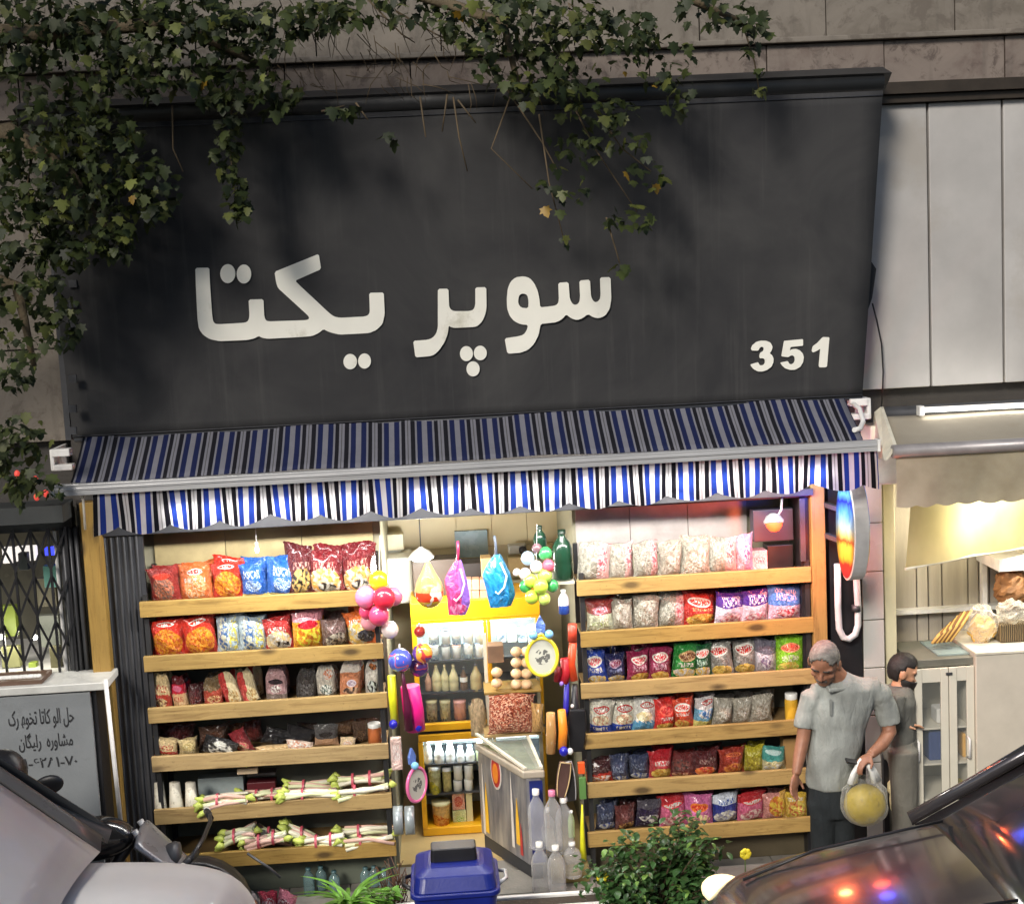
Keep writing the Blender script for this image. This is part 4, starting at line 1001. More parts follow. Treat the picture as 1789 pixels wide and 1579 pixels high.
# stalk bundles (pink white stalks with yellow green ends, tied with pink ribbon)
M_STALK = [mat('stalk_%d' % k, c_, 0.45, var=0.25, scale=14, stretch=(0.4, 3, 3)) for k, c_ in enumerate((S(226, 222, 200), S(214, 176, 160), S(216, 220, 176)))]
M_TIP = mat('stalk_tip', S(186, 200, 96), 0.5, var=0.3, scale=20)
M_RIB = mat('pink_ribbon', S(190, 80, 96), 0.5)
def bundle(px0, py0, px1, py1, Y, seed, label):
    rg = random.Random(seed)
    A, B = P(px0, py0, Y), P(px1, py1, Y)
    t = thing('stalk_bundle', label, 'vegetable bundle', tuple((A + B) / 2), group='stalk bundles on the left rack')
    d = B - A
    st = [MB(), MB(), MB()]; tip = MB(); rib_ = MB(); rib2 = MB()
    for k in range(10):
        o1 = Vector((0, rg.uniform(-0.06, 0.05), rg.uniform(-0.035, 0.035)))
        o2 = Vector((0, rg.uniform(-0.06, 0.05), rg.uniform(-0.03, 0.03)))
        e0, e1 = rg.uniform(-0.03, 0.05), rg.uniform(-0.05, 0.03)
        p0, p1 = A + d * e0 + o1, B + d * e1 + o2
        md = (p0 + p1) / 2 + (o1 + o2) * -0.2 + Vector((0, rg.uniform(-.015, .015), rg.uniform(-0.016, 0.022)))
        r = rg.uniform(0.011, 0.016)
        st[k % 3].tube([p0, md, p1], [r, r * 1.05, r * 0.9], 6)
        if rg.random() < 0.85:
            q = p0 if rg.random() < 0.75 else p1
            dr = (q - md).normalized()
            tip.tube([q - dr * 0.004, q + dr * 0.025 + Vector((0, 0, rg.uniform(-0.012, 0.02))), q + dr * rg.uniform(0.045, 0.07) + Vector((0, 0, rg.uniform(-0.03, 0.03)))], [r * 1.1, r * 1.75, r * 0.6], 6)
    for f_ in ((0.32,) if seed % 3 else (0.32, 0.68)):
        c_ = A + d * f_
        (rib_ if f_ < .5 else rib2).lathe([(0.05, -0.008), (0.052, 0.008)], c_, 12, M=Matrix.Rotation(rad(90), 3, 'Y'))
    for k in range(3): tag(st[k].build('stalks', M_STALK[k], t), kind='stuff')
    tag(tip.build('leaf_tips', M_TIP, t), kind='stuff')
    rib_.build('ribbon', M_RIB, t); (rib2.build('ribbon', M_RIB, t) if rib2.v else None)
for k, q in enumerate([(356, 1402, 432, 1392, 0.0, 'leftmost small stalk bundle by the cups on the fifth left shelf'), (424, 1394, 500, 1386, 0.06, 'second stalk bundle from the left on the fifth left shelf'), (505, 1378, 585, 1368, 0.12, 'upper middle stalk bundle with green tuft on the fifth left shelf'), (500, 1392, 590, 1384, 0.0, 'lower middle stalk bundle on the fifth left shelf'), (590, 1368, 672, 1354, 0.1, 'topmost right stalk bundle on the fifth left shelf'), (592, 1388, 678, 1374, 0.0, 'front right stalk bundle on the fifth left shelf')]):
    bundle(*q[:5], 50 + k, q[5])
for k, q in enumerate([(392, 1466, 446, 1448, 0.02, 'leftmost stalk bundle on the bottom left shelf, by the motorcycle'), (430, 1474, 500, 1456, 0.0, 'second stalk bundle from the left on the bottom left shelf'), (450, 1450, 512, 1470, 0.1, 'steeply lying stalk bundle at the back of the bottom left shelf'), (505, 1448, 575, 1472, 0.06, 'middle stalk bundle on the bottom left shelf'), (530, 1474, 600, 1462, -0.005, 'middle front stalk bundle on the bottom left shelf'), (598, 1456, 686, 1446, 0.08, 'upper right stalk bundle on the bottom left shelf'), (602, 1472, 688, 1464, 0.0, 'lower right stalk bundle on the bottom left shelf')]):
    bundle(*q[:5], 80 + k, q[5])
# ================================================================== doorway: fridge, stand, freezer, toys
M_YEL = mat('fridge_yellow', S(232, 172, 28), 0.35, var=0.06, bump=0.02)
M_FRW = mat('fridge_inner', S(214, 224, 222), 0.4, var=0.04)
YF = 0.84
fa, fb_, f0, f1 = R(728, 1048, 952, 1465, YF)
f0 = max(f0, 0.006)
_, _, _, z_hd = R(735, 1088, 850, 1090, YF)
zs_ = lambda py: P(840, py, YF).z
fr = thing('yellow_fridge', 'tall yellow framed double door fridge full of dairy in the shop doorway', 'fridge', ((fa + fb_) / 2, YF, f0))
xm1, xm2 = P(849, 1180, YF).x, P(861, 1180, YF).x
zz = {k: zs_(v) for k, v in dict(head=1084, mid1=1258, mid2=1290, base=1440).items()}
dp = 0.5
mb = MB(); mb.box(fa, fb_, YF, YF + dp, zz['head'], f1); mb.box(fa + 0.005, fb_ - 0.005, YF - 0.004, YF - 0.001, zz['head'] + 0.02, zz['head'] + 0.026); mb.build('header', M_YEL, fr, bevel=0.008)
mb = MB(); mb.box(fa, fb_, YF, YF + dp, f0, zz['base'])
mb.build('base', M_YEL, fr, bevel=0.008)
mb = MB(); mb.box(fa + 0.003, fb_ - 0.003, YF - 0.012, YF + 0.03, zz['mid2'] + 0.005, (zz['mid1'] + zz['mid2']) / 2 - 0.01); mb.build('lower_door_rail', M_YEL, fr, bevel=0.006)
mb = MB(); mb.box(fa + 0.003, fb_ - 0.003, YF - 0.012, YF + 0.03, (zz['mid1'] + zz['mid2']) / 2 + 0.012, zz['mid1']); mb.build('upper_door_rail', M_YEL, fr, bevel=0.006)
mb = MB(); mb.box(fa + 0.003, fb_ - 0.003, YF + 0.005, YF + dp, (zz['mid1'] + zz['mid2']) / 2 - 0.008, (zz['mid1'] + zz['mid2']) / 2 + 0.01); mb.build('gap_rail', M_BLACK, fr)
for (a, b) in ((fa, fa + 0.035), (xm1, (xm1 + xm2) / 2 - 0.002), ((xm1 + xm2) / 2 + 0.002, xm2), (fb_ - 0.035, fb_)):
    for (p, q) in ((zz['base'] + 0.002, zz['mid2'] + 0.003), (zz['mid1'] + 0.002, zz['head'] - 0.002)):
        mb = MB(); mb.box(a, b, YF - 0.01, YF + 0.03, p, q); mb.build('door_stile', M_YEL, fr, bevel=0.004)
mb = MB(); mb.box(fa, fb_, YF + dp - 0.02, YF + dp, zz['base'], zz['head']); mb.box(fa, fa + 0.02, YF + 0.031, YF + dp - 0.021, zz['base'] + .001, zz['head'] - .001); mb.box(fb_ - 0.02, fb_, YF + 0.031, YF + dp - 0.021, zz['base'] + .001, zz['head'] - .001)
mb.build('liner', M_FRW, fr)
mb = MB(); mb.box(fa + 0.036, xm1 - 0.002, YF - 0.006, YF - 0.003, zz['mid1'], zz['head']); mb.box(xm2 + 0.002, fb_ - 0.036, YF - 0.006, YF - 0.003, zz['mid1'], zz['head']); mb.build('door_glass', M_GLASS, fr)
for hx in (xm1 + 0.004, ):
    q0, q1 = P(853, 1150, YF - 0.04), P(857, 1206, YF - 0.04)
    mb = MB(); mb.box(q0.x, q0.x + 0.022, YF - 0.05, YF - 0.025, q1.z, q0.z); mb.build('door_handle', M_YEL, fr, bevel=0.005)
    mb = MB(); mb.box(q0.x - 0.004, q0.x + 0.026, YF - 0.052, YF - 0.02, q0.z + 0.002, q0.z + 0.03); mb.box(q0.x - 0.004, q0.x + 0.026, YF - 0.052, YF - 0.02, q1.z - 0.03, q1.z - 0.002); mb.build('handle_end', M_BLACK, fr)
shelf_z = []
for py in (1152, 1207, 1333, 1384):
    z = zs_(py); shelf_z.append(z)
    mb = MB(); mb.box(fa + 0.021, fb_ - 0.021, YF + 0.04, YF + dp - 0.021, z - 0.012, z); mb.build('wire_shelf', M_DGREY, fr)
def fridge_light(zt, power):
    ld = bpy.data.lights.new('fridge_light', 'AREA'); ld.shape = 'RECTANGLE'; ld.size = 0.75; ld.size_y = 0.05; ld.energy = power; ld.color = (0.8, 0.93, 1)
    lo = bpy.data.objects.new('fridge_light', ld); COL.objects.link(lo); lo.parent = fr
    lo.location = Vector(((fa + fb_) / 2, YF + 0.06, zt)) - W[fr.name]; lo.rotation_euler = (rad(28), 0, 0)
    mb = MB(); mb.tube([(fa + 0.06, YF + 0.06, zt + 0.012), (fb_ - 0.06, YF + 0.06, zt + 0.012)], 0.008, 6); mb.build('fridge_tube', emit('fridge_tube', (0.9, 0.97, 1), 3), fr)
fridge_light(zz['head'] - 0.03, 5.0)
fridge_light(zz['mid2'] - 0.03, 4.2)

# goods in the fridge
def tub(px0, px1, pyt, pyb, Y, body, lid, label, group, taper=0.85, cat='tub', name='dairy_tub'):
    a, b, za, zb = R(px0, pyt, px1, pyb, Y)
    r, h, x = (b - a) / 2, zb - za, (a + b) / 2
    m1, m2 = MB(), MB()
    m1.lathe([(0.0001, 0), (r * taper, 0), (r * 0.97, h * 0.88)], (x, Y, za), 12)
    m2.lathe([(r, h * 0.88), (r, h), (0.0001, h)], (x, Y, za), 12)
    return small(name, label, cat, [('body', m1, body), ('lid', m2, lid)], group)
def bottle(px0, px1, pyt, pyb, Y, body, cap, label, group, neck=0.4, name='bottle', shoulder=0.62, cat='bottle', z0=None, band=None):
    a, b, za, zb = R(px0, pyt, px1, pyb, Y)
    if z0 is not None: za = z0
    r, h, x = (b - a) / 2, zb - za, (a + b) / 2
    m1, m2 = MB(), MB()
    m1.lathe([(0.0001, 0), (r * 0.9, 0), (r, h * 0.03), (r, h * 0.3), (r * 0.95, h * 0.34), (r, h * 0.38), (r, h * shoulder), (r * 0.8, h * (shoulder + 0.12)), (r * neck, h * 0.86), (r * neck, h * 0.92)], (x, Y, za), 12)
    m2.lathe([(r * neck * 1.15, h * 0.91), (r * neck * 1.15, h), (0.0001, h)], (x, Y, za), 10)
    ps = [('body', m1, body), ('cap', m2, cap)]
    if band:
        m3 = MB(); m3.lathe([(r * 1.015, h * 0.4), (r * 1.015, h * 0.6)], (x, Y, za), 12); ps.append(('wrapper', m3, band))
    return small(name, label, cat, ps, group)
def prt(key, base, **kw): return film('p_' + key, base, **kw)
M_SKY = prt('sky', S(190, 214, 226), top=(0.3, S(226, 230, 226)), text=(0.3, 0.6, S(90, 130, 180)))
M_MILK = mat('milk_white', S(222, 226, 222), 0.35, var=0.05)
M_BLUL = mat('lid_blue', S(110, 150, 206), 0.4)
M_CRB = mat('cream_bottle', S(204, 196, 150), 0.35, var=0.08)
M_PALEG = mat('pale_green', S(200, 210, 160), 0.4)
ya = YF + 0.08
rows = [
 ('upper', 1107, 1150, [(748, 766), (768, 785), (788, 803), (806, 822), (826, 842)]),
]
x = 0
for k, (a, b, t_, mb_, ld_) in enumerate([(748, 767, 1100, M_SKY, M_PALEG), (749, 767, 1126, M_SKY, M_MILK), (771, 787, 1098, M_MILK, M_DGREY), (771, 787, 1125, M_MILK, M_DGREY), (789, 805, 1096, M_SKY, M_BLUL), (790, 806, 1126, M_MILK, mat('peach_lid', S(214, 170, 150), 0.4)), (809, 827, 1098, M_MILK, M_MILK), (810, 827, 1122, M_SKY, M_SKY), (829, 845, 1096, M_MILK, M_MILK), (830, 845, 1122, M_MILK, M_SKY)]):
    up = k % 2 == 0
    tub(a, b, t_, 1124 if up else 1151, ya, mb_, ld_, '%s tub in column %s of the fridge top shelf' % ('upper' if up else 'lower', ['one, pale green lid', 'two, grey lids', 'three, blue over peach lid', 'four, plain white', 'five, by the door post'][k // 2]), 'dairy tubs on the top fridge shelf', 0.92)
for k, (a, b) in enumerate([(868, 884), (886, 902), (905, 920), (922, 938)]):
    carton(a, 1096 if k % 2 else 1100, b, 1122, ya, 0.1, M_SKY if k % 2 == 0 else M_MILK, 'milk_carton', 'white carton behind the right fridge glass, %s from the left' % ORD[k], group='cartons behind the right fridge glass')
for k, (a, b, t_, mt) in enumerate([(742, 754, 1172, mat('rose_bottle', S(180, 140, 116), 0.4)), (754, 771, 1160, M_CRB), (770, 784, 1160, M_CRB), (784, 801, 1160, M_CRB), (803, 817, 1165, mat('brown_bottle', S(96, 70, 50), 0.3)), (821, 842, 1158, mat('khaki_bottle', S(176, 160, 112), 0.35))]):
    bottle(a, b, t_, 1206, ya, mt, M_CRB if k in (1, 2, 3) else M_DGREY, '%s bottle on the second fridge shelf, %s from the left' % (['slim rosy', 'cream pointed', 'cream pointed', 'cream pointed', 'dark brown banded', 'khaki wide'][k], ORD[k]), 'bottles on the second fridge shelf', 0.3, shoulder=0.5, band=M_MILK if k == 4 else None)
for k, (a, b, t_, mt, ld_) in enumerate([(744, 765, 1222, prt('jar1', S(196, 186, 150), text=(0.2, 0.7, S(120, 110, 70))), M_CRB), (768, 788, 1222, prt('jar2', S(200, 192, 140), text=(0.2, 0.6, S(140, 140, 80))), M_CRB), (792, 815, 1222, prt('jar3', S(196, 70, 40), top=(0.45, S(214, 150, 130))), mat('pink_lid', S(206, 150, 140), 0.4)), (818, 836, 1226, M_CRB, M_DGREY)]):
    tub(a, b, t_, 1257, ya, mt, ld_, '%s on the third fridge shelf' % ['leftmost pale jar', 'second pale jar with yellowish print', 'red and pink tub', 'small beige tub right of the red tub'][k], 'jars on the third fridge shelf', 0.95, 'jar', 'jar')
for k, (a, b, t_) in enumerate([(738, 755, 1292), (758, 776, 1298), (778, 795, 1293), (797, 812, 1302), (813, 829, 1300)]):
    bottle(a, b, t_, 1333, ya, M_MILK, M_SKY, 'white milk bottle on the upper shelf of the lower fridge section, %s' % ORD[k], 'milk bottles in the lower fridge', 0.5, shoulder=0.5)
bottle(831, 846, 1288, 1333, ya, M_PALEG, M_PALEG, 'pale green bottle right of the white milk bottles', None, 0.6)
for k, (a, b, t_, mt) in enumerate([(748, 771, 1337, prt('can1', S(190, 196, 150), pic=(0.5, 0.5, 0.4, 0.3, S(206, 206, 60), S(150, 160, 80)))), (773, 789, 1340, prt('can2', S(196, 190, 130), pic=(0.5, 0.3, 0.4, 0.2, S(206, 200, 60), S(190, 180, 120)))), (792, 808, 1336, M_MILK), (792, 808, 1362, M_MILK), (811, 827, 1336, M_MILK), (811, 827, 1360, M_MILK)]):
    tub(a, b, t_, 1360 if (k in (2, 4)) else 1384, ya, mt, M_MILK, ['wide canister with yellow print', 'narrow canister with yellow foot', 'upper white tub left pair', 'lower white tub left pair', 'upper white tub right pair', 'lower white tub right pair'][k] + ' on the lower fridge middle shelf', 'canisters in the lower fridge', 0.97)
tub(754, 788, 1398, 1438, ya, prt('orange_tub', S(206, 170, 110), pic=(0.5, 0.5, 0.46, 0.3, S(190, 100, 40), S(226, 170, 90))), M_CRB, 'big orange labelled tub on the fridge bottom shelf', None, 0.85)
carton(790, 1386, 812, 1414, ya, 0.12, prt('red_pack', S(206, 150, 130), pic=(0.5, 0.5, 0.34, 0.34, S(170, 40, 40), S(206, 120, 90))), 'carton', 'red and pink carton above the green one on the fridge bottom shelf')
carton(791, 1415, 815, 1441, ya, 0.12, prt('green_pack', S(196, 206, 150), pic=(0.5, 0.4, 0.34, 0.24, S(130, 180, 60), S(214, 214, 170))), 'carton', 'pale green carton below the red one on the fridge bottom shelf')
carton(815, 1385, 826, 1441, ya, 0.12, M_CRB, 'carton', 'slim beige carton at the right of the fridge bottom shelf')

# things on top of the fridge and on the shop wall
a, b, za, zb = R(655, 975, 722, 1056, 1.25)
mb = MB(); mb.box(a, b, 1.25, 1.6, za, zb)
o = small('white_cabinet', 'glossy white cabinet at the back left of the doorway behind balloons', 'cabinet', [('body', mb, mat('gloss_white', S(206, 204, 192), 0.15, var=0.04, coat=0.4), 0.02)])
carton(655, 934, 705, 962, 1.5, 0.1, mat('beige_machine', S(206, 196, 166), 0.4), 'air_heater', 'pale boxy wall unit above the white cabinet', 'wall unit')
carton(660, 962, 700, 976, 1.5, 0.1, mat('grey_machine', S(160, 160, 150), 0.4), 'grey_case', 'grey case between the wall unit and the white cabinet', 'case')
carton(722, 978, 800, 1050, 1.05, 0.2, mat('brown_crate', S(62, 50, 40), 0.6), 'crate', 'dark brown crate on top of the yellow fridge at left', 'crate', z0=f1 + 0.003)
carton(800, 984, 846, 1050, 1.1, 0.2, mat('dark_crate', S(40, 34, 32), 0.6), 'crate', 'blackish crate on top of the yellow fridge at centre', 'crate', z0=f1 + 0.003)
for k in range(3):
    for j in range(2):
        carton(811 + k * 14, 1012 + j * 20, 824 + k * 14, 1031 + j * 20, 0.9, 0.1, mat('pink_carton', S(214, 160, 130), 0.5, var=0.12), 'carton', 'small pinkish carton, %s row, %s from left, stacked on the fridge' % (['upper', 'lower'][j], ORD[k]), group='pinkish cartons stacked on the fridge')
carton(842, 975, 860, 1052, 0.95, 0.15, mat('oak_case', S(180, 150, 100), 0.5), 'wooden_box', 'tall tan box on the fridge behind the blue bag', 'box', z0=f1 + 0.003)
a, b, za, zb = R(888, 952, 920, 968, 1.5)
m1, m2 = MB(), MB(); m1.box(a, b, 1.5, 1.6, za, zb); m2.lathe([(0.0001, 0), (0.03, 0), (0.03, 0.05), (0.0001, 0.05)], (b - 0.03, 1.5, (za + zb) / 2), 12, M=Matrix.Rotation(rad(90), 3, 'X'))
small('security_camera', 'grey box camera high on the back wall right of the blue bag', 'camera', [('case', m1, mat('cam_grey', S(140, 136, 126), 0.4), 0.01), ('lens', m2, M_BLACK)])
carton(888, 974, 916, 1000, 1.45, 0.1, mat('tan_speaker', S(180, 156, 110), 0.5), 'wall_box', 'tan box with dark round hole under the camera', 'box')
q = P(898, 984, 1.44)
mb = MB(); mb.lathe([(0.0001, 0), (0.022, 0), (0.022, 0.012), (0.0001, 0.012)], q, 12, M=Matrix.Rotation(rad(90), 3, 'X'))
# pendant lamp inside
q = P(736, 972, 0.75)
ln = thing('pendant_lamp', 'round white glowing pendant lamp inside the doorway', 'lamp', tuple(q))
mb = MB(); mb.lathe([(0.0001, -0.03), (0.05, -0.028), (0.085, -0.01), (0.088, 0.0)], q, 18); mb.build('diffuser', emit('pendant_glow', (1, 0.95, 0.85), 2.2), ln)
mb = MB(); mb.lathe([(0.09, 0.0), (0.06, 0.035), (0.02, 0.06), (0.012, 0.07), (0.0001, 0.07)], q, 18); mb.build('lamp_shade', M_WHITE, ln)
mb = MB(); mb.tube([q + Vector((0, 0, 0.06)), (q.x, q.y, 2.615)], 0.004, 5); mb.build('cord', M_BLACK, ln)
ld = bpy.data.lights.new('pendant_light', 'POINT'); ld.energy = 32; ld.color = (1, 1.0, 0.97); ld.shadow_soft_size = 0.09
lo = bpy.data.objects.new('pendant_light', ld); COL.objects.link(lo); lo.parent = ln; lo.location = (0, -0.12, -0.12)
q = P(449, 960, 0.2)
ln = thing('hanging_bulb', 'small bare bulb hanging over the top left shelf', 'lamp', tuple(q))
mb = MB(); mb.ell(q, (0.014, 0.014, 0.024), 10, 8); mb.build('bulb', emit('bulb_glow', (1, 0.95, 0.8), 4), ln)
mb = MB(); mb.tube([q + Vector((0, 0, 0.024)), q + Vector((0, 0, 0.05))], 0.011, 8); mb.build('socket', M_WHITE, ln)
mb = MB(); mb.tube([q + Vector((0, 0, 0.05)), (q.x, q.y, 2.44)], 0.003, 5); mb.build('cord', M_WHITE, ln)
# red heat lamp
q = P(1352, 913, -0.06)
ln = thing('red_lamp', 'glowing orange red bulb in a round holder at the top right of the shopfront', 'lamp', tuple(q))
mb = MB(); mb.lathe([(0.0001, -0.06), (0.03, -0.052), (0.05, -0.025), (0.056, 0.0), (0.04, 0.03)], q, 16, M=Matrix.Rotation(rad(-18), 3, 'X')); mb.build('bulb', emit('red_bulb', (1.0, 0.12, 0.03), 1.1), ln)
mb = MB(); mb.lathe([(0.062, -0.004), (0.066, 0.012), (0.045, 0.045), (0.02, 0.06), (0.0001, 0.06)], q, 16, M=Matrix.Rotation(rad(-18), 3, 'X')); mb.build('lamp_holder', M_STEEL, ln)
mb = MB(); mb.tube([q + Vector((0.03, 0, 0.05)), q + Vector((0.05, 0.0, 0.08)), (q.x + 0.07, q.y + 0.05, 2.47)], 0.008, 6); mb.build('arm', M_STEEL, ln)
ld = bpy.data.lights.new('red_light', 'POINT'); ld.energy = 15.0; ld.color = (1, 0.16, 0.05); ld.shadow_soft_size = 0.05
lo = bpy.data.objects.new('red_light', ld); COL.objects.link(lo); lo.parent = ln; lo.location = (-0.03, -0.3, -0.2)
carton(1316, 890, 1386, 945, 0.12, 0.1, mat('mauve_case', S(64, 58, 72), 0.5), 'meter_case', 'dull purple box behind the glowing red bulb', 'box')

# tubes under the canopy that light the racks
M_TUBE_G = 'tubes fixed under the lintel'
tube_lamp(470, 880, -0.53, 0.62, 33, 'fluorescent tube under the awning over the left rack', grp=M_TUBE_G)
tube_lamp(850, 857, -0.53, 0.5, 24, 'fluorescent tube under the awning over the doorway', grp=M_TUBE_G)
tube_lamp(1225, 834, -0.53, 0.8, 26, 'fluorescent tube under the awning over the right rack', grp=M_TUBE_G)

# ---------------- balloons and balls
M_BAL = lambda k, c_: mat('rubber_' + k, c_, 0.22, var=0.05, bump=0.0, coat=0.3)
def cluster(name, label, cat, balls, Y, r_px, part='balloon', string_to=None):
    q0 = P(balls[0][0], balls[0][1], Y)
    t = thing(name, label, cat, tuple(q0))
    for (px, py, rp, key, c_, dy) in balls:
        q = P(px, py, Y + dy)
        r = (P(px + rp, py, Y + dy) - q).length
        mb = MB(); mb.ell(q, (r, r * 0.95, r * 1.05), 16, 12); mb.build(part, M_BAL(key, c_), t)
    if string_to:
        mb = MB(); mb.tube([q0, P(string_to[0], string_to[1], Y + 0.05)], 0.002, 4); mb.build('string', M_WHITE, t)
    return t
PK, RS, RD, YL, WH = S(222, 120, 160), S(214, 70, 110), S(206, 40, 62), S(232, 196, 30), S(216, 200, 196)
cluster('balloon_bunch', 'bunch of pink and red balloons topped by a yellow one left of the doorway', 'balloons', [(662, 1014, 17, 'yellow', YL, 0), (639, 1043, 19, 'pink', PK, -0.02), (671, 1045, 20, 'red', RD, -0.06), (688, 1042, 16, 'pink2', S(214, 110, 140), 0.03), (662, 1075, 18, 'rose', RS, -0.05), (640, 1068, 13, 'rose', RS, 0.02), (681, 1100, 15, 'pearl', WH, 0.0), (645, 1086, 15, 'blush', S(196, 130, 140), 0.06)], -0.12, 18, string_to=(664, 935))
LG, GN, BL = S(176, 206, 70), S(60, 150, 84), S(150, 180, 206)
cluster('ball_net', 'hanging net of small green white and pink plastic balls right of the doorway', 'toy balls', [(937, 990, 11, 'white', WH, 0), (922, 975, 12, 'paleblue', BL, 0.03), (918, 1003, 11, 'white', WH, 0.02), (958, 988, 11, 'pink3', S(206, 90, 110), 0), (953, 967, 12, 'green', GN, 0.03), (938, 958, 9, 'dusk', S(110, 84, 90), 0.04), (927, 1014, 12, 'lime', LG, 0), (952, 1006, 13, 'limeb', S(150, 180, 80), 0.0), (945, 1024, 13, 'lime', LG, -0.04), (965, 1023, 11, 'green', GN, 0.02), (918, 1024, 11, 'green', GN, 0.03), (929, 1043, 12, 'lime', LG, -0.02), (951, 1046, 11, 'limec', S(186, 210, 100), -0.02), (903, 1000, 7, 'white', WH, 0.04)], -0.1, 11, 'ball', string_to=(938, 915))
def printed_ball(px, py, rp, Y, key, c1, c2, c3, label):
    q = P(px, py, Y); r = (P(px + rp, py, Y) - q).length
    t = NT('ball_' + key)
    n = t.noise(t.coord('Object'), 9, 2, 0.4, 0.5)
    t.fin(t.ramp(n, [(0.0, c1), (0.46, c1), (0.5, c2), (0.56, c3), (0.62, c1)], 'CONSTANT'), 0.2, coat=0.4)
    mb = MB(); mb.ell(q, r, 20, 14)
    m2 = MB(); m2.tube([q + Vector((0, 0, r * 0.95)), q + Vector((0, 0.02, r * 1.3))], 0.006, 6)
    return small('play_ball', label, 'ball', [('ball', mb, t.m), ('knot', m2, M_WHITE)], 'printed balls by the left rack')
printed_ball(699, 1153, 21, -0.14, 'a', S(70, 84, 180), S(190, 90, 110), S(90, 120, 206), 'plain purple blue ball hanging by the left rack')
printed_ball(738, 1141, 18, -0.1, 'b', S(96, 60, 130), S(226, 150, 60), S(190, 60, 60), 'purple ball with orange and yellow print')
printed_ball(732, 1165, 17, -0.05, 'c', S(74, 44, 110), S(60, 40, 100), S(150, 60, 80), 'dark purple ball under the orange printed one')
printed_ball(733, 1103, 10, 0.1, 'd', S(206, 80, 60), S(226, 160, 130), S(190, 60, 60), 'small red ball left of the fridge glass')
# ball in a pointed net
q = P(750, 1035, -0.08); r = (P(775, 1035, -0.08) - q).length
t = NT('ball_e'); sep = t.n('SeparateXYZ', i_0=t.n('TexCoord').outputs['Object'])
n = t.noise(t.coord('Object'), 12, 2)
t.fin(t.mix(t.math('GREATER_THAN', n, 0.56), t.ramp(t.math('MULTIPLY_ADD', sep.outputs[2], 1 / (2 * r), 0.5), [(0, S(200, 170, 40)), (0.24, S(196, 60, 30)), (0.78, S(214, 180, 40))], 'CONSTANT'), S(226, 206, 190)), 0.25, coat=0.3)
th = thing('netted_ball', 'red and yellow ball hanging in a pointed clear net', 'ball', tuple(q))
mb = MB(); mb.ell((0, 0, 0), (r, r, r * 1.08), 18, 14); o = mb.build('ball', t.m); o.parent = th
mb = MB(); mb.lathe([(r * 1.02, r * 0.15), (r * 0.9, r * 0.7), (r * 0.5, r * 1.45), (0.01, r * 2.3)], q, 14); mb.build('net', clear('net_film', S(214, 190, 120), 0.35, 0.3), th)
mb = MB(); mb.tube([q + Vector((0, 0, r * 2.25)), q + Vector((0, 0, r * 2.9))], 0.003, 4); mb.build('string', M_WHITE, th)
# pink and blue hanging bags
def hang_bag(px0, px1, pyt, pyb, key, base, kw, label, strap, cordc, Y=-0.09, tilt=0.0):
    a, b, za, zb = R(px0, pyt, px1, pyb, Y)
    t = thing('toy_bag', label, 'bag', ((a + b) / 2, Y, za), rot=(0, tilt, 0), local=True, group='bags hanging in the doorway')
    wd, h = b - a, zb - za
    mb = MB()
    def fn(sd):
        def f(u, v):
            sh = min(1.0, (1.05 - v) * 2.4) ** 0.7
            sh *= 1 - 0.25 * max(0, 0.2 - v) / 0.2
            bl = math.sin(math.pi * u) ** 0.6 * math.sin(math.pi * min(1, v * 0.94 + 0.03)) ** 0.6
            return Vector(((u - 0.5) * wd * sh + 0.01 * math.sin(v * 7), sd * 0.045 * bl + 0.006 * math.sin(u * 14 + v * 6), v * h))
        return f
    mb.grid(fn(-1), 10, 14); mb.grid(fn(1), 10, 14, flip=True)
    o = mb.build('pouch', film(key, base, **kw)); o.parent = t
    mb = MB(); mb.tube([(0, 0, h * 0.97), (0.004, 0, h + 0.06), (0, 0, h + 0.12)], 0.009, 6); o = mb.build('strap', strap); o.parent = t
    mb = MB(); mb.tube([(wd * 0.12, -0.03, h * 0.86), (wd * 0.3, -0.05, h * 0.6), (wd * 0.18, -0.055, h * 0.4), (-wd * 0.05, -0.055, h * 0.28), (-wd * 0.15, -0.05, h * 0.33)], 0.006, 6); o = mb.build('cord', cordc); o.parent = t
hang_bag(776, 816, 978, 1074, 'pinkbag', S(222, 66, 130), dict(side=(0.62, S(140, 96, 190)), pic=(0.5, 0.12, 0.4, 0.1, S(226, 150, 190), S(206, 60, 120), 8)), 'pink and purple toy bag hanging in the doorway', M_BAL('strap_pink', S(196, 50, 90)), mat('lilac_cord', S(214, 180, 214), 0.5), tilt=0.06)
hang_bag(848, 897, 968, 1060, 'bluebag', S(30, 130, 190), dict(side=(0.78, S(24, 96, 130)), pic=(0.35, 0.85, 0.14, 0.1, S(190, 214, 226), S(60, 150, 206), 8)), 'bright blue toy bag with pale cord hanging in the doorway', mat('strap_grey', S(86, 96, 110), 0.5), mat('sky_cord', S(190, 220, 230), 0.5), tilt=-0.04)
# big green bottles at the top right of the doorway
for k, (a, b, t_, bb, lb) in enumerate([(965, 1000, 925, 1012, 'large dark green plastic bottle standing by the right rack'), (932, 955, 918, 975, 'smaller green bottle beside the large one')]):
    bottle(a, b, t_, bb, 0.12 + 0.1 * k, mat('green_bottle', S(28, 62, 44), 0.2, coat=0.3), mat('green_cap', S(20, 44, 30), 0.4), lb, 'green bottles high in the doorway', 0.35)
mb = MB(); mb.box(P(930, 1015, 0.05).x, P(1004, 1015, 0.05).x, 0.05, 0.36, P(960, 1014, 0.1).z - 0.02, P(960, 1014, 0.1).z - 0.004)
tag(mb.build('wall_shelf', M_CREAM), 'small cream shelf carrying the green bottles', 'shelf')
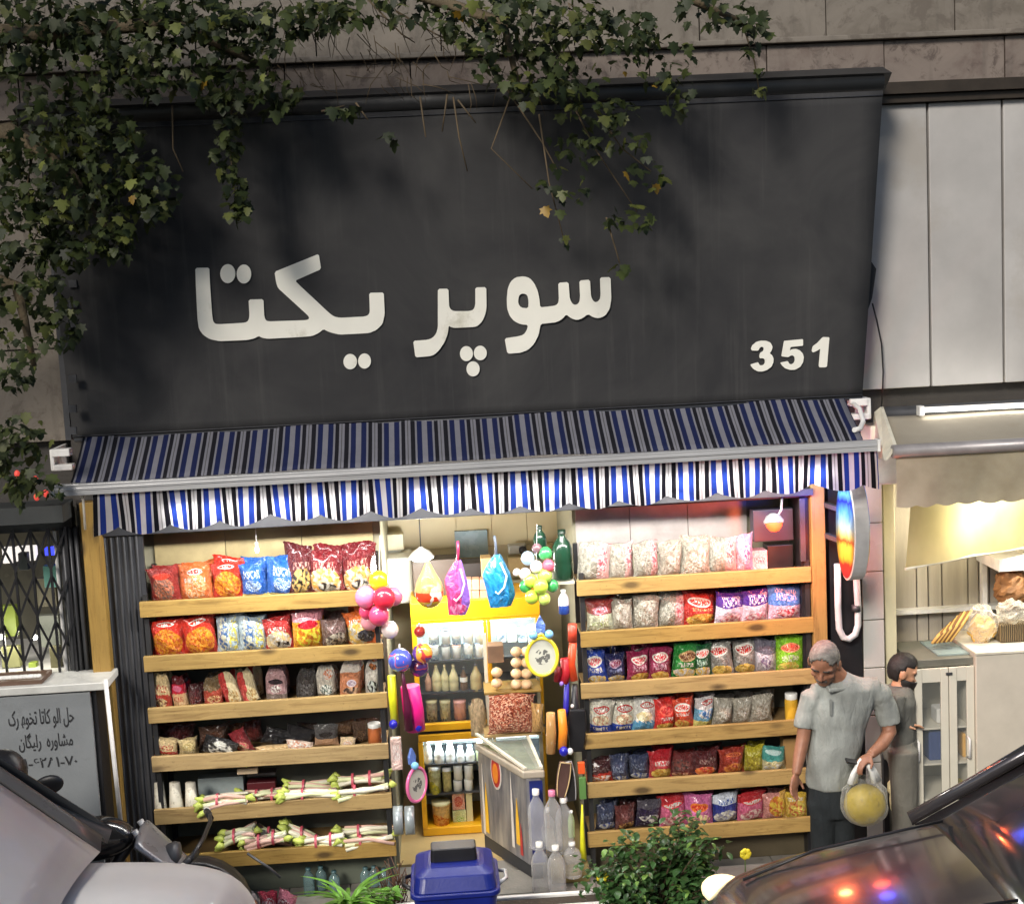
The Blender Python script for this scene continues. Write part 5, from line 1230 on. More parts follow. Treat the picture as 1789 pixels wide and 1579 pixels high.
# spray bottle and red tools right of the doorway
bottle(975, 994, 1030, 1072, -0.06, prt('spray', S(200, 206, 214), bot=(0.5, S(40, 70, 150))), M_MILK, 'white and blue spray bottle hanging left of the right rack', None, 0.4)
def stick(name, label, cat, pts, rr, Y, m, ends=None, grp=None, n=10):
    t_ = thing(name, label, cat, tuple(P(pts[0][0], pts[0][1], Y)), group=grp)
    mb = MB(); mb.tube([P(a, b, Y) for a, b in pts], rr, n); mb.build('body', m, t_)
    for (a, b, r, mm, nm) in (ends or []):
        q = P(a, b, Y - 0.03); mb = MB(); mb.ell(q, (r, r, r * 1.1), 12, 9); mb.build(nm, mm, t_)
    return t_
M_BLUE = M_BAL('deep_blue', S(34, 34, 160))
stick('toy_tube', 'yellow toy tube with blue end hanging by the left rack', 'toy', [(684, 1180, ), (686, 1215), (690, 1262)], [0.026, 0.028, 0.026], -0.12, mat('neon_yellow', S(226, 226, 40), 0.4), [(687, 1265, 0.028, M_BLUE, 'end_knob')], 'toy tubes hanging in the doorway')
stick('toy_tube', 'thick magenta toy tube with blue end left of the fridge', 'toy', [(716, 1198), (722, 1240), (727, 1275)], [0.062, 0.068, 0.06], -0.06, mat('magenta', S(226, 30, 130), 0.4), [(729, 1270, 0.034, M_BLUE, 'end_knob')], 'toy tubes hanging in the doorway', 14)
stick('club', 'dark maroon club hanging in front of the magenta tube', 'toy', [(702, 1165), (706, 1195), (712, 1235), (714, 1275)], [0.008, 0.014, 0.026, 0.028], -0.14, mat('maroon_club', S(84, 16, 50), 0.4), [(700, 1168, 0.022, M_BLACK, 'grip')])
stick('toy_tube', 'orange toy tube with blue and white end right of the doorway', 'toy', [(981, 1240), (984, 1275), (982, 1308)], [0.026, 0.03, 0.028], -0.14, mat('orange_tube', S(232, 140, 40), 0.4), [(985, 1312, 0.03, M_BLUE, 'end_knob'), (996, 1312, 0.02, M_MILK, 'end_cap')], 'toy tubes hanging in the doorway')
stick('clear_tube', 'clear packed toy with amber end left of the orange tube', 'toy', [(962, 1245), (963, 1280), (962, 1315)], [0.028, 0.034, 0.03], -0.12, clear('amber_clear', S(206, 160, 100), 0.5), None, None, 12)
for k, (pts, r, c_, lb) in enumerate([([(1000, 1090), (1000, 1120)], 0.03, S(196, 70, 50), 'short terracotta cylinder beside the right rack'), ([(1001, 1122), (998, 1160), (1003, 1188)], 0.026, S(214, 74, 36), 'orange plastic tool hanging beside the right rack'), ([(986, 1150), (989, 1175), (985, 1192)], 0.03, S(170, 30, 40), 'red plastic tool left of the orange one'), ([(975, 1165), (973, 1190)], 0.022, S(130, 24, 34), 'dark red plastic tool leftmost of the red tools')]):
    stick('plastic_tool', lb, 'toy', pts, [r] * len(pts), -0.05, mat('tool_%d' % k, c_, 0.4), None, 'red plastic tools beside the right rack')
stick('umbrella', 'folded navy umbrella hanging right of the doorway', 'umbrella', [(990, 1192), (989, 1240), (984, 1275)], [0.016, 0.02, 0.01], -0.05, mat('indigo', S(40, 34, 150), 0.4), [(981, 1194, 0.014, M_BAL('lilac', S(150, 120, 214)), 'tip')])
stick('umbrella', 'folded black umbrella hanging left of the right rack', 'umbrella', [(1004, 1195), (1004, 1250), (1002, 1300)], [0.02, 0.034, 0.03], -0.04, M_BLACK, [(1000, 1233, 0.012, M_WHITE, 'clip')])
# black racket cases
def flatbag(px0, py0, px1, py1, Y, m, label, name='racket_case', trim=None, cat='bag', tilt=0.0):
    a, b, za, zb = R(px0, py0, px1, py1, Y)
    t_ = thing(name, label, cat, ((a + b) / 2, Y, za), rot=(0, tilt, 0), local=True)
    w_, h = b - a, zb - za
    out = [(w_ * 0.5 * (0.42 + 0.58 * math.sin(math.pi * min(1, 0.12 + s * 0.62))) , h * s) for s in [i / 12 for i in range(13)]]
    mb = MB(); mb.prism([(x_, -0.02, z_) for x_, z_ in out] + [(-x_, -0.02, z_) for x_, z_ in out[::-1]], (0, 0.04, 0)); o = mb.build('shell', m, bevel=0.008); o.parent = t_
    if trim:
        mb = MB(); mb.tube([(x_ * 0.86, -0.024, z_ * 0.96 + 0.01) for x_, z_ in out] + [(-x_ * 0.86, -0.024, z_ * 0.96 + 0.01) for x_, z_ in out[::-1]], 0.004, 5); o = mb.build('piping', trim); o.parent = t_
    return t_
flatbag(990, 1238, 1022, 1312, -0.06, M_BLACK, 'glossy black bag hanging beside the orange tube', trim=None, tilt=0.05)
flatbag(984, 1328, 1010, 1398, -0.1, mat('black_case', (0.02, 0.018, 0.018), 0.35), 'black racket case with white piping beside the right rack', trim=M_STEEL, tilt=-0.1)
flatbag(966, 1330, 990, 1392, -0.12, mat('brown_case', S(84, 60, 54), 0.45), 'brownish netted bag left of the black racket case', trim=mat('sand_trim', S(206, 180, 130), 0.5), tilt=0.18)
carton(1010, 1332, 1022, 1352, -0.09, 0.03, mat('orange_pack', S(226, 90, 40), 0.4), 'toy_pack', 'small orange pack clipped beside the right rack', 'toy')
carton(1012, 1358, 1024, 1396, -0.09, 0.03, mat('green_pack2', S(90, 130, 70), 0.4), 'toy_pack', 'small green and grey pack under the orange one', 'toy')
stick('yellow_tool', 'bright yellow handled brush hanging low beside the right rack', 'brush', [(1017, 1405), (1017, 1445), (1019, 1500)], [0.005, 0.013, 0.024], -0.1, mat('neon_yellow', S(226, 226, 40), 0.4), None)
bottle(992, 1004, 1415, 1462, -0.12, mat('white_green', S(170, 190, 140), 0.4), M_MILK, 'slim white and green bottle beside the water bottles', None, 0.5)
# yellow and pink paddle toys
def paddle(px, py, rp, key, c_, balls, Y, label, turn=0.0, web=(0.35, 0.36, 0.33)):
    q = P(px, py, Y); r = (P(px + rp, py, Y) - q).length
    t_ = thing('paddle_toy', label, 'toy', tuple(q), rot=(0, 0, turn), local=True, group='paddle toys')
    mb = MB()
    mb.tube([(r * 0.92 * math.cos(a), 0, r * 1.15 * math.sin(a)) for a in [i * math.pi / 14 for i in range(29)]], r * 0.12, 8, False)
    o = mb.build('rim', M_BAL(key, c_)); o.parent = t_
    mb = MB(); mb.prism([(r * 0.85 * math.cos(a), -0.004, r * 1.07 * math.sin(a)) for a in [i * math.pi / 12 for i in range(24)]], (0, 0.008, 0))
    t2 = NT('paddle_face_' + key)
    tc = t2.n('TexCoord'); ln_ = t2.n('VectorMath', operation='LENGTH'); t2.t.links.new(tc.outputs['Object'], ln_.inputs[0])
    n = t2.noise(tc.outputs['Object'], 30, 2)
    ms = t2.math('MULTIPLY', t2.math('LESS_THAN', ln_.outputs['Value'], r * 0.48), t2.math('GREATER_THAN', n, 0.5))
    t2.fin(t2.mix(ms, S(190, 190, 176), S(96, 96, 92)), 0.4)
    o = mb.build('face', t2.m); o.parent = t_
    mb = MB(); mb.tube([(-r * 0.3, 0, r * 1.12), (0, 0, r * 1.42), (r * 0.3, 0, r * 1.12)], r * 0.09, 6); o = mb.build('loop', M_BAL(key, c_)); o.parent = t_
    mb = MB(); mb.prism([(-r * 0.26, 0.02, r * 1.4), (r * 0.26, 0.02, r * 1.4), (r * 0.3, 0.02, r * 1.9), (0, 0.02, r * 2.5), (-r * 0.3, 0.02, r * 1.9)], (0, 0.02, 0)); o = mb.build('card', prt('card', S(90, 120, 190), side=(0.5, S(206, 214, 226)))); o.parent = t_
    for s_ in balls:
        mb = MB(); mb.ell((s_ * r * 0.48, -0.01, r * 1.38), r * 0.27, 12, 9); o = mb.build('ball', M_BAL('sky', S(120, 180, 220))); o.parent = t_
paddle(947, 1147, 29, 'yellow2', S(226, 206, 60), (-1, 1), -0.14, 'round yellow rimmed paddle toy with two pale blue balls')
paddle(728, 1370, 26, 'pink5', S(226, 110, 160), (-0.4,), -0.12, 'pink rimmed paddle toy hanging sideways by the left rack', turn=rad(48))
carton(683, 1290, 702, 1345, -0.06, 0.05, prt('blister', S(206, 176, 166), text=(0.3, 0.8, S(226, 220, 214))), 'toy_pack', 'pale pink blister pack at the right end of the left rack', 'toy')
# grey tape rolls hanging at the end of the left rack
for k, px in enumerate((696, 716)):
    q = P(px, 1432, -0.1)
    m1, m2 = MB(), MB()
    m1.lathe([(0.035, -0.03), (0.09, -0.03), (0.09, 0.03), (0.035, 0.03), (0.035, -0.03)], q, 18, M=Matrix.Rotation(rad(90), 3, 'Y'))
    m2.lathe([(0.034, -0.031), (0.028, -0.031), (0.028, 0.031), (0.034, 0.031)], q, 14, M=Matrix.Rotation(rad(90), 3, 'Y'))
    small('tape_roll', ['left', 'right'][k] + ' one of two silvery rolls beside the left rack', 'roll', [('roll', m1, mat('foil', S(150, 158, 160), 0.35, 0.3)), ('core', m2, M_DGREY)], 'silvery rolls beside the left rack')

# ---------------- bread stand and freezer
YS = 0.5
st = thing('bread_stand', 'small wooden shelf stand with bagged buns above the freezer', 'stand', tuple(P(897, 1278, YS)))
for py in (1207, 1282):
    a, b, _, z = R(846, py, 946, py + 2, YS)
    mb = MB(); mb.box(a, b, YS, YS + 0.28, z - 0.018, z); mb.build('shelf', M_PINE, st, bevel=0.004)
for px in (851, 941):
    x_ = P(px, 1210, YS + 0.26).x
    mb = MB(); mb.box(x_ - 0.012, x_ + 0.012, YS + 0.24, YS + 0.27, 0.0, P(890, 1120, YS).z); mb.build('upright', M_CREAM, st)
M_BUN = mat('bun', S(226, 190, 146), 0.5, var=0.1, scale=12)
n_ = 0
for cx_ in (868, 902, 920):
    for k in range(4):
        py = 1195 - k * 19 - (cx_ == 868) * 2
        if cx_ == 868 and k > 1: continue
        q = P(cx_, py, YS + 0.05)
        mb = MB(); mb.ell((0, 0, 0), (0.04, 0.045, 0.034), 12, 8)
        o = mb.build('bread_bun', M_BUN, loc=None); o.location = q
        tag(o, '%s bun of the %s column on the wooden stand' % (['lowest', 'second', 'third', 'topmost'][k], {868: 'short left', 902: 'middle', 920: 'right'}[cx_]), 'bun', 'buns on the wooden stand')
        n_ += 1
carton(852, 1128, 880, 1158, YS + 0.1, 0.12, mat('brown_case2', S(130, 104, 84), 0.5), 'bread_box', 'brown box on the stand above the left buns', 'box')
# dried fruit bag
a, b, za, zb = R(852, 1212, 930, 1278, YS)
t = NT('dried_fruit'); vo = t.n('TexVoronoi', i_Scale=26); t.t.links.new(t.coord('Object'), vo.inputs['Vector'])
col = t.ramp(t.n('SeparateXYZ', i_0=vo.outputs['Color']).outputs[0], [(0.0, S(110, 36, 24)), (0.35, S(160, 70, 40)), (0.6, S(190, 110, 80)), (0.85, S(226, 180, 150))])
t.bump(vo.outputs['Distance'], 0.8, 0.02); t.fin(col, 0.35)
o = inst(BAGS[3], 'dried_fruit_bag', None, ((a + b) / 2, YS - 0.02, za), (0, 0, 0), (b - a, 0.14, zb - za), t.m)
tag(o, 'clear bag of reddish brown dried fruit pieces on the wooden stand', 'snack bag')
o = inst(BAGS[1], 'paper_bag', None, (P(938, 1250, YS).x, YS - 0.04, P(938, 1275, YS).z), (0, 0, 0), (0.085, 0.09, 0.2), prt('paper', S(206, 160, 96)))
tag(o, 'tan paper bag right of the dried fruit', 'bag')
o = inst(POUCH[1], 'netting_bag', None, (P(837, 1285, 0.74).x, 0.72, P(837, 1284, 0.74).z), (0, 0, 0), (0.11, 0.1, 0.27), prt('beige_sack', S(206, 180, 140), rough=0.6))
tag(o, 'beige sack hanging on the fridge edge left of the dried fruit', 'bag')

# chest freezer: long side runs into the shop
c0 = G(921, 1548); c1 = G(868, 1492)
x0_, x1_ = 0.005, 0.345
A_, B_ = P(918, 1346, -0.02), P(832, 1322, 0.62)
zt = A_.z
fz = thing('chest_freezer', 'glass lidded chest freezer with stickered silver side in the doorway', 'freezer', (0.15, 0.3, 0))
near, far = -0.02, 0.60
xl_n, xl_f = A_.x, P(835, 1340, far).x
xr_n, xr_f = P(946, 1345, near).x, xl_f + 0.34
def quadprism(z0, z1, gn=0.0):
    return [(xl_n - gn, near - gn, z0), (xr_n + gn, near - gn, z0), (xr_f + gn, far + gn, z0), (xl_f - gn, far + gn, z0)], (0, 0, z1 - z0)
mb = MB(); mb.prism(*quadprism(0.0, 0.1, -0.02)); mb.build('plinth', M_DARK, fz)
t = NT('freezer_side'); sep = t.n('SeparateXYZ', i_0=t.coord('Object', (1, 1, 1), False))
n = t.noise(t.coord('Object', (3, 6, 1)), 2.5, 4)
col = t.ramp(n, [(0.35, S(110, 112, 122)), (0.65, S(176, 172, 170))])
t.fin(col, 0.3, 0.5)
mb = MB(); mb.prism(*quadprism(0.1, zt - 0.05)); mb.build('body', t.m, fz, bevel=0.01)
mb = MB(); mb.box(xl_n + 0.02, xr_n + 0.002, near - 0.006, near - 0.001, 0.12, zt - 0.07); mb.build('blue_panel', mat('freezer_blue', S(24, 36, 100), 0.35), fz)
mb = MB(); mb.prism(*quadprism(zt - 0.05, zt, 0.02)); mb.build('rim', mat('rim_beige', S(160, 150, 134), 0.4), fz, bevel=0.01)
mb = MB(); mb.prism([(xl_n - 0.0, near, zt + 0.004), (xr_n, near, zt + 0.004), (xr_f, far, zt + 0.06), (xl_f, far, zt + 0.06)], (0, 0, 0.008)); mb.build('glass_lid', clear('lid_glass', S(150, 160, 150), 0.12, 0.05), fz)
mb = MB(); mb.bar((xl_n, near, zt + 0.012), (xl_f, far, zt + 0.068), 0.02, 0.016); mb.build('lid_frame', M_CREAM, fz)
mb = MB(); mb.bar((xr_n, near, zt + 0.012), (xr_f, far, zt + 0.068), 0.02, 0.016); mb.build('lid_frame', M_CREAM, fz)
mb = MB(); mb.prism(*quadprism(zt - 0.02, zt + 0.001, -0.03)); mb.build('contents', prt('frozen', S(130, 134, 100), pic=(0.5, 0.5, 0.5, 0.5, S(170, 174, 150), S(90, 100, 70), 10)), fz)
# stickers on the long side
sd = Vector((xl_f - xl_n, far - near, 0)); L_ = sd.length; sd.normalize()
no = Vector((-sd.y, sd.x, 0)); no = no if no.y < 0 else -no
if no.x > 0: no = -no
def on_side(s, z, d=0.004): return Vector((xl_n, near, 0)) + sd * s + no * d + Vector((0, 0, z))
def sticker(poly, m, d, nm='sticker'):
    mb = MB(); mb.prism([on_side(s, z, d) for s, z in poly], -no * 0.002); mb.build(nm, m, fz)
ov = lambda cs, cz, rs, rz: [(cs + rs * math.cos(a), cz + rz * math.sin(a)) for a in [i * math.pi / 10 for i in range(20)]]
M_STO = mat('sticker_orange', S(206, 120, 40), 0.4); M_STR = mat('sticker_red', S(170, 50, 50), 0.4); M_STW = mat('sticker_white', S(214, 206, 196), 0.4); M_STY = mat('sticker_yellow', S(226, 176, 50), 0.4)
sticker(ov(L_ * 0.6, 0.62, 0.075, 0.125), M_STW, 0.004); sticker(ov(L_ * 0.6, 0.62, 0.062, 0.108), M_STR, 0.007); sticker(ov(L_ * 0.6, 0.61, 0.04, 0.07), M_STO, 0.010)
for (s0, w_, zb_, zt_, m_) in ((0.84, 0.05, 0.14, 0.5, M_STY), (0.2, 0.05, 0.2, 0.52, M_STY), (0.3, 0.035, 0.16, 0.68, M_STW), (0.14, 0.035, 0.14, 0.36, M_STR), (0.9, 0.03, 0.12, 0.62, M_STW)):
    s0 *= L_
    sticker([(s0 - w_ * 0.5, zb_), (s0 + w_ * 0.5, zb_), (s0 + w_ * 0.42, (zb_ + zt_) / 2), (s0, zt_), (s0 - w_ * 0.4, (zb_ + zt_) / 2)], m_, 0.005 + 0.002 * s0)

# stacked clear water bottles
M_WB = clear('water_bottle', S(206, 206, 206), 0.2, 0.06)
k = 0
for (px, pyt, pyb, Y) in ((938, 1378, 1480, -0.12), (966, 1380, 1482, -0.16), (986, 1392, 1488, -0.12), (944, 1470, 1562, -0.2), (972, 1476, 1560, -0.24), (1000, 1470, 1530, -0.16), (955, 1410, 1490, 0.02)):
    bottle(px - 16, px + 16, pyt, pyb, Y, M_WB, M_LIDW if k != 1 else mat('cap_pink', S(190, 110, 140), 0.4), 'clear empty water bottle in the pile right of the freezer, %s' % ['upper left', 'upper middle', 'upper right', 'lower left', 'lower middle', 'lower right', 'behind the upper ones'][k], 'clear water bottles piled by the freezer', 0.34, name='water_bottle'); k += 1
a, b, za, zb = R(964, 1510, 1030, 1562, -0.12)
mb = MB(); mb.grid(lambda u, v: Vector((a + (b - a) * u, -0.12 - 0.04 * math.sin(math.pi * u) * math.sin(math.pi * v), 0.01 + (zb - 0.01) * v)), 6, 6); mb.box(a, b, -0.11, 0.1, 0.01, zb)
small('sack', 'khaki sack on the ground right of the water bottles', 'sack', [('sack', mb, mat('khaki', S(124, 110, 66), 0.7, bump=0.3), 0.015)])

# ---------------- neon blade sign
qs = P(1477, 925, -0.42)
t = NT('neon_face')
uv = t.n('UVMap'); sep = t.n('SeparateXYZ', i_0=uv.outputs[0])
n = t.noise(uv.outputs[0], 5.0, 3, 0.5, 1.0)
v_ = t.math('MULTIPLY_ADD', t.math('SUBTRACT', n, 0.5), 0.12, sep.outputs[1])
colr = t.ramp(v_, [(0.0, S(190, 40, 40)), (0.14, S(220, 50, 30)), (0.2, S(250, 190, 40)), (0.33, S(250, 210, 60)), (0.38, S(220, 90, 20)), (0.43, S(250, 220, 120)), (0.55, S(200, 232, 248)), (0.68, S(90, 180, 245)), (0.78, S(10, 20, 220)), (0.86, S(120, 210, 250)), (0.94, S(20, 40, 220))])
du = t.math('ABSOLUTE', t.math('SUBTRACT', sep.outputs[0], 0.5))
core = t.ramp(t.math('MULTIPLY_ADD', t.math('SUBTRACT', n, 0.5), 0.3, du), [(0.22, (1, 1, 1)), (0.42, (0.3, 0.3, 0.3))])
t.fin((0.004, 0.004, 0.006), 0.5, spec=0.1)
t.set(t.p.inputs['Emission Color'], colr)
t.set(t.p.inputs['Emission Strength'], t.math('MULTIPLY', core, 1.15))
hz, hy, dx = 0.30, 0.125, 0.10

hz = (P(1477, 840, -0.42).z - P(1477, 1008, -0.42).z) / 2 + 0.02
blade = thing('neon_sign', 'oval double sided neon light box glowing blue white yellow and red', 'neon sign', tuple(qs), rot=(0, 0, rad(11)))
el = [(hy * math.cos(i * math.pi / 20), hz * math.sin(i * math.pi / 20)) for i in range(40)]
mb = MB(); mb.prism([(qs.x, qs.y + a, qs.z + b) for a, b in el], (dx, 0, 0)); mb.build('drum', mat('brushed', S(190, 188, 186), 0.35, 0.2), blade, bevel=0.006)
for x_, nm in ((qs.x - 0.004, 'light_face'), (qs.x + dx + 0.004, 'light_face')):
    mb = MB()
    v = [(x_, qs.y + a * 0.95, qs.z + b * 0.95) for a, b in el]
    uvs = [(0.5 + 0.5 * math.cos(i * math.pi / 20), 0.5 + 0.5 * math.sin(i * math.pi / 20)) for i in range(40)]
    mb.add(v, [tuple(range(40))], [uvs]); mb.build(nm, t.m, blade)
mb = MB(); mb.bar((qs.x + dx / 2, qs.y + hy * 0.6, qs.z + 0.1), (qs.x + dx / 2, 0.0, qs.z + 0.1), 0.03, 0.03); mb.bar((qs.x + dx / 2, qs.y + hy * 0.6, qs.z - 0.1), (qs.x + dx / 2, 0.0, qs.z - 0.1), 0.03, 0.03); mb.build('bracket', M_DGREY, blade)
for dz_, c_, e_ in ((0.10, (0.06, 0.1, 1.0), 3.4), (-0.16, (1.0, 0.1, 0.03), 3.2)):
    ld = bpy.data.lights.new('neon_light', 'POINT'); ld.energy = e_; ld.color = c_; ld.shadow_soft_size = 0.06
    lo = bpy.data.objects.new('neon_light', ld); COL.objects.link(lo); lo.parent = blade; lo.location = (-0.07, 0.12, dz_)
# bent drain hose below
hp = [P(a, b, -0.06) for a, b in ((1463, 985), (1464, 1060), (1466, 1098), (1473, 1113), (1483, 1116), (1494, 1108), (1499, 1092), (1499, 1060), (1496, 1005))]
mb = MB(); mb.tube(hp, 0.022, 10); m2 = MB()
q = P(1496, 1062, -0.06); m2.tube([q - Vector((0, 0, 0.02)), q + Vector((0, 0, 0.02))], 0.03, 10)
small('drain_hose', 'pale grey U bent drain hose below the neon sign', 'hose', [('hose', mb, mat('hose_grey', S(190, 190, 190), 0.45)), ('clamp', m2, M_DGREY)])
# ================================================================== right neighbour: bakery front
rs = thing('bakery_front', 'pale tiled and timbered shopfront right of the grocery', 'shopfront', (2.9, 0.2, 0))
def xz(px0, py0, px1, py1, Y): return R(px0, py0, px1, py1, Y)
# tiled pier
xa_, xb_ = P(1508, 1000, -0.02).x, P(1543, 1000, -0.02).x
zt_ = 2.6
mb = MB(); mb.box(xa_, xb_, 0.0, 0.3, 0, zt_); mb.build('pier', mat('grout', S(150, 146, 132), 0.7), rs)
hgt = 0.32
k = 0
z = 0.0
while z < zt_ - 0.01:
    z2 = min(zt_, z + hgt)
    mb = MB(); mb.box(xa_ - 0.003, xb_ + 0.003, -0.012, -0.001, z + 0.004, z2 - 0.004)
    mb.build('tile', mat('tile_grey', S(180, 180, 174), 0.3, var=0.06, scale=1.5), rs, bevel=0.003); z = z2
xc_, xd_ = P(1545, 1000, 0.05).x, P(1565, 1000, 0.05).x
mb = MB(); mb.box(xc_, xd_, 0.05, 0.14, 0, 2.6); mb.build('post', mat('cream_post', S(214, 206, 172), 0.45, var=0.06), rs, bevel=0.005)
a, b, za, zb = xz(1521, 820, 1572, 846, -0.2)
mb = MB(); mb.box(a, b, -0.22, 0.0, za, zb + 0.28); mb.build('post_cap', M_CREAM, rs, bevel=0.01)
# back timber wall, board by board
x = 2.3
zb0, zb1 = 0.0, 2.61
mtp = [mat('grey_plank_%d' % k, S(*c_), 0.6, var=0.15, scale=3, stretch=(6, 6, 0.5), bump=0.2) for k, c_ in enumerate(((168, 160, 146), (150, 142, 130), (180, 172, 158)))]
seams = [P(v, 1200, 0.55).x for v in (1560, 1604, 1624, 1648, 1693, 1712, 1730, 1775, 1830, 1890, 1950)]
for a, b in zip(seams[:-1], seams[1:]):
    mb = MB(); mb.box(a + 0.005, b - 0.005, 0.55, 0.58, 0, 2.6); mb.build('plank', random.choice(mtp), rs)
mb = MB(); mb.box(seams[0], 5.5, 0.585, 0.6, 0, 2.6); mb.build('backing', M_DARK, rs)
a, b, za, zb = xz(1562, 1063, 1660, 1070, 0.5)
mb = MB(); mb.box(a, b + 0.35, 0.47, 0.548, za, zb); mb.build('batten', M_WHITE, rs)
a, b, za, zb = xz(1717, 980, 1725, 1110, 0.42)
mb = MB(); mb.box(a, b, 0.42, 0.47, 0.9, zb); mb.build('stud', M_WHITE, rs)
a, b, za, zb = xz(1720, 962, 1850, 982, 0.35)
mb = MB(); mb.box(a, b, 0.1, 0.5, za, zb); mb.build('shelf', M_WHITE, rs)
a, b, za, zb = xz(1779, 880, 1789, 975, 0.3)
mb = MB(); mb.box(a, b, 0.3, 0.34, za, zb + 0.3); mb.build('stud', M_CREAM, rs)
# side of the bakery out of view keeps the room closed
mb = MB(); mb.box(5.5, 5.6, 0.0, 2.6, 0, 2.62); mb.build('side_wall', M_CREAM, rs)
# beige awning
yq = -0.75
zc = (P(1562, 790, yq).z + P(1789, 775, yq).z) / 2
x0, x1 = P(1562, 790, yq).x, 4.6
xr0 = P(1548, 728, -0.15).x
zr = P(1600, 722, -0.12).z
ba = thing('beige_awning', 'plain beige awning with scalloped valance over the bakery', 'awning', ((x0 + x1) / 2, yq, zc))
M_BEIGE = mat('beige_canvas', S(150, 142, 126), 0.8, var=0.1, scale=2.5, bump=0.15, bscale=90, dirt=(S(140, 128, 108), 3.0, 0.6))
t = NT('beige_thin'); n = t.noise(t.coord('Object'), 2.5, 5)
col = t.ramp(n, [(0.35, S(158, 148, 128)), (0.65, S(190, 182, 162))]); t.fin(col, 0.8, spec=0.2)
tl = t.n('BsdfTranslucent'); t.t.links.new(col, tl.inputs[0]); mx = t.n('MixShader', i_0=0.35)
t.t.links.new(t.p.outputs[0], mx.inputs[1]); t.t.links.new(tl.outputs[0], mx.inputs[2]); t.t.links.new(mx.outputs[0], t.out.inputs['Surface'])
M_BEIGET = t.m
mb = MB(); mb.grid(lambda u, v: Vector((xr0 + (x0 - xr0) * v + (x1 - xr0) * u * 1.0, -0.12 + (yq + 0.12) * v, zr + (zc + 0.02 - zr) * v - 0.03 * math.sin(math.pi * v) * (0.6 + 0.4 * math.sin(u * 14)))), 30, 8)
mb.build('canopy', M_BEIGE, ba, sol=0.004)
mb = MB(); mb.tube([(x0 - 0.01, yq, zc), (x1, yq, zc)], 0.04, 12); mb.build('front_bar', mat('bar_grey', S(150, 146, 146), 0.4, 0.3), ba)
def bv(u, v):
    x = x0 + 0.01 + (x1 - x0) * u
    dr = 0.29 + 0.016 * abs(math.sin(math.pi * x / 0.13))
    return Vector((x, yq + 0.012 * math.sin(x * 10) * v + 0.006 * math.sin(x * 27 + 4 * v) * v, zc - 0.035 - dr * v))
mb = MB(); mb.grid(bv, 160, 6); mb.build('valance', M_BEIGET, ba)
mb = MB(); mb.tube([(xr0 - 0.02, -0.1, zr), (x1, -0.1, zr)], 0.05, 10); mb.build('roller_tube', M_DGREY, ba)
mb = MB(); mb.prism([(xr0 - 0.06, -0.1, zr + 0.02), (xr0 - 0.02, -0.1, zr + 0.05), (x0 - 0.0, yq, zc + 0.03), (x0 - 0.06, yq, zc - 0.05), (xr0 - 0.09, -0.1, zc - 0.1)], (0.02, 0, 0)); mb.build('side_arm', M_CREAM, ba)
# fluorescent tube over the awning
q0, q1 = P(1612, 717, -0.2), P(1800, 708, -0.2)
tl_ = thing('tube_lamp', 'bright white fluorescent tube above the beige awning', 'lamp', tuple((q0 + q1) / 2))
mb = MB(); mb.tube([q0, q1], 0.013, 10); mb.build('tube', emit('tube_white', (1, 0.97, 0.9), 3.0), tl_)
mb = MB(); mb.box(q0.x - 0.03, q0.x, -0.23, -0.17, q0.z - 0.03, q0.z + 0.03); mb.box(q1.x, q1.x + 0.03, -0.23, -0.17, q1.z - 0.03, q1.z + 0.03); mb.build('end_socket', M_WHITE, tl_)
mb = MB(); mb.bar(q0 + Vector((0, 0.05, 0.0)), q1 + Vector((0, 0.05, 0.0)), 0.03, 0.03); mb.build('housing', M_WHITE, tl_)
ld = bpy.data.lights.new('tube_light', 'AREA'); ld.shape = 'RECTANGLE'; ld.size = 0.7; ld.size_y = 0.03; ld.energy = 0.8; ld.color = (1, 0.96, 0.88)
lo = bpy.data.objects.new('tube_light', ld); COL.objects.link(lo); lo.parent = tl_; lo.location = (0, -0.04, 0.0); lo.rotation_euler = (rad(90), 0, 0)
# hanging cloth blind, glowing from the lamp behind it
cA, cB, cC, cD = P(1592, 868, -0.35), P(1800, 860, 0.25), P(1582, 994, -0.35), P(1800, 955, 0.25)
t = NT('blind_cloth'); n = t.noise(t.coord('Object'), 3, 3)
col = t.ramp(n, [(0.35, S(196, 188, 140)), (0.65, S(214, 206, 160))]); t.fin(col, 0.8, spec=0.2)
tl = t.n('BsdfTranslucent'); t.t.links.new(col, tl.inputs[0]); mx = t.n('MixShader', i_0=0.6)
t.t.links.new(t.p.outputs[0], mx.inputs[1]); t.t.links.new(tl.outputs[0], mx.inputs[2]); t.t.links.new(mx.outputs[0], t.out.inputs['Surface'])
mb = MB()
mb.grid(lambda u, v: (cA.lerp(cB, u)).lerp(cC.lerp(cD, u), v) + Vector((0, -0.05 * math.sin(math.pi * u) * v, 0.02 * math.sin(math.pi * u) * v)), 16, 10)
bl_ = thing('cloth_blind', 'cream cloth blind under the beige awning glowing from a lamp behind it', 'blind', tuple(cC))
mb.build('cloth', t.m, bl_)
mb = MB(); mb.tube([cC, cC.lerp(cD, 0.5) + Vector((0, -0.05, 0.02)), cD], 0.01, 6); mb.build('hem', M_CREAM, bl_)
q = P(1650, 905, 0.05)
lb_ = thing('warm_lamp', 'warm bulb hidden behind the glowing cream cloth blind', 'lamp', tuple(q))
mb = MB(); mb.ell(q, 0.035, 12, 9); mb.build('bulb', emit('warm_glow', (1, 0.85, 0.5), 8), lb_)
mb = MB(); mb.tube([q + Vector((0, 0, 0.03)), (q.x, q.y, 2.615)], 0.006, 6); mb.build('cord', M_WHITE, lb_)
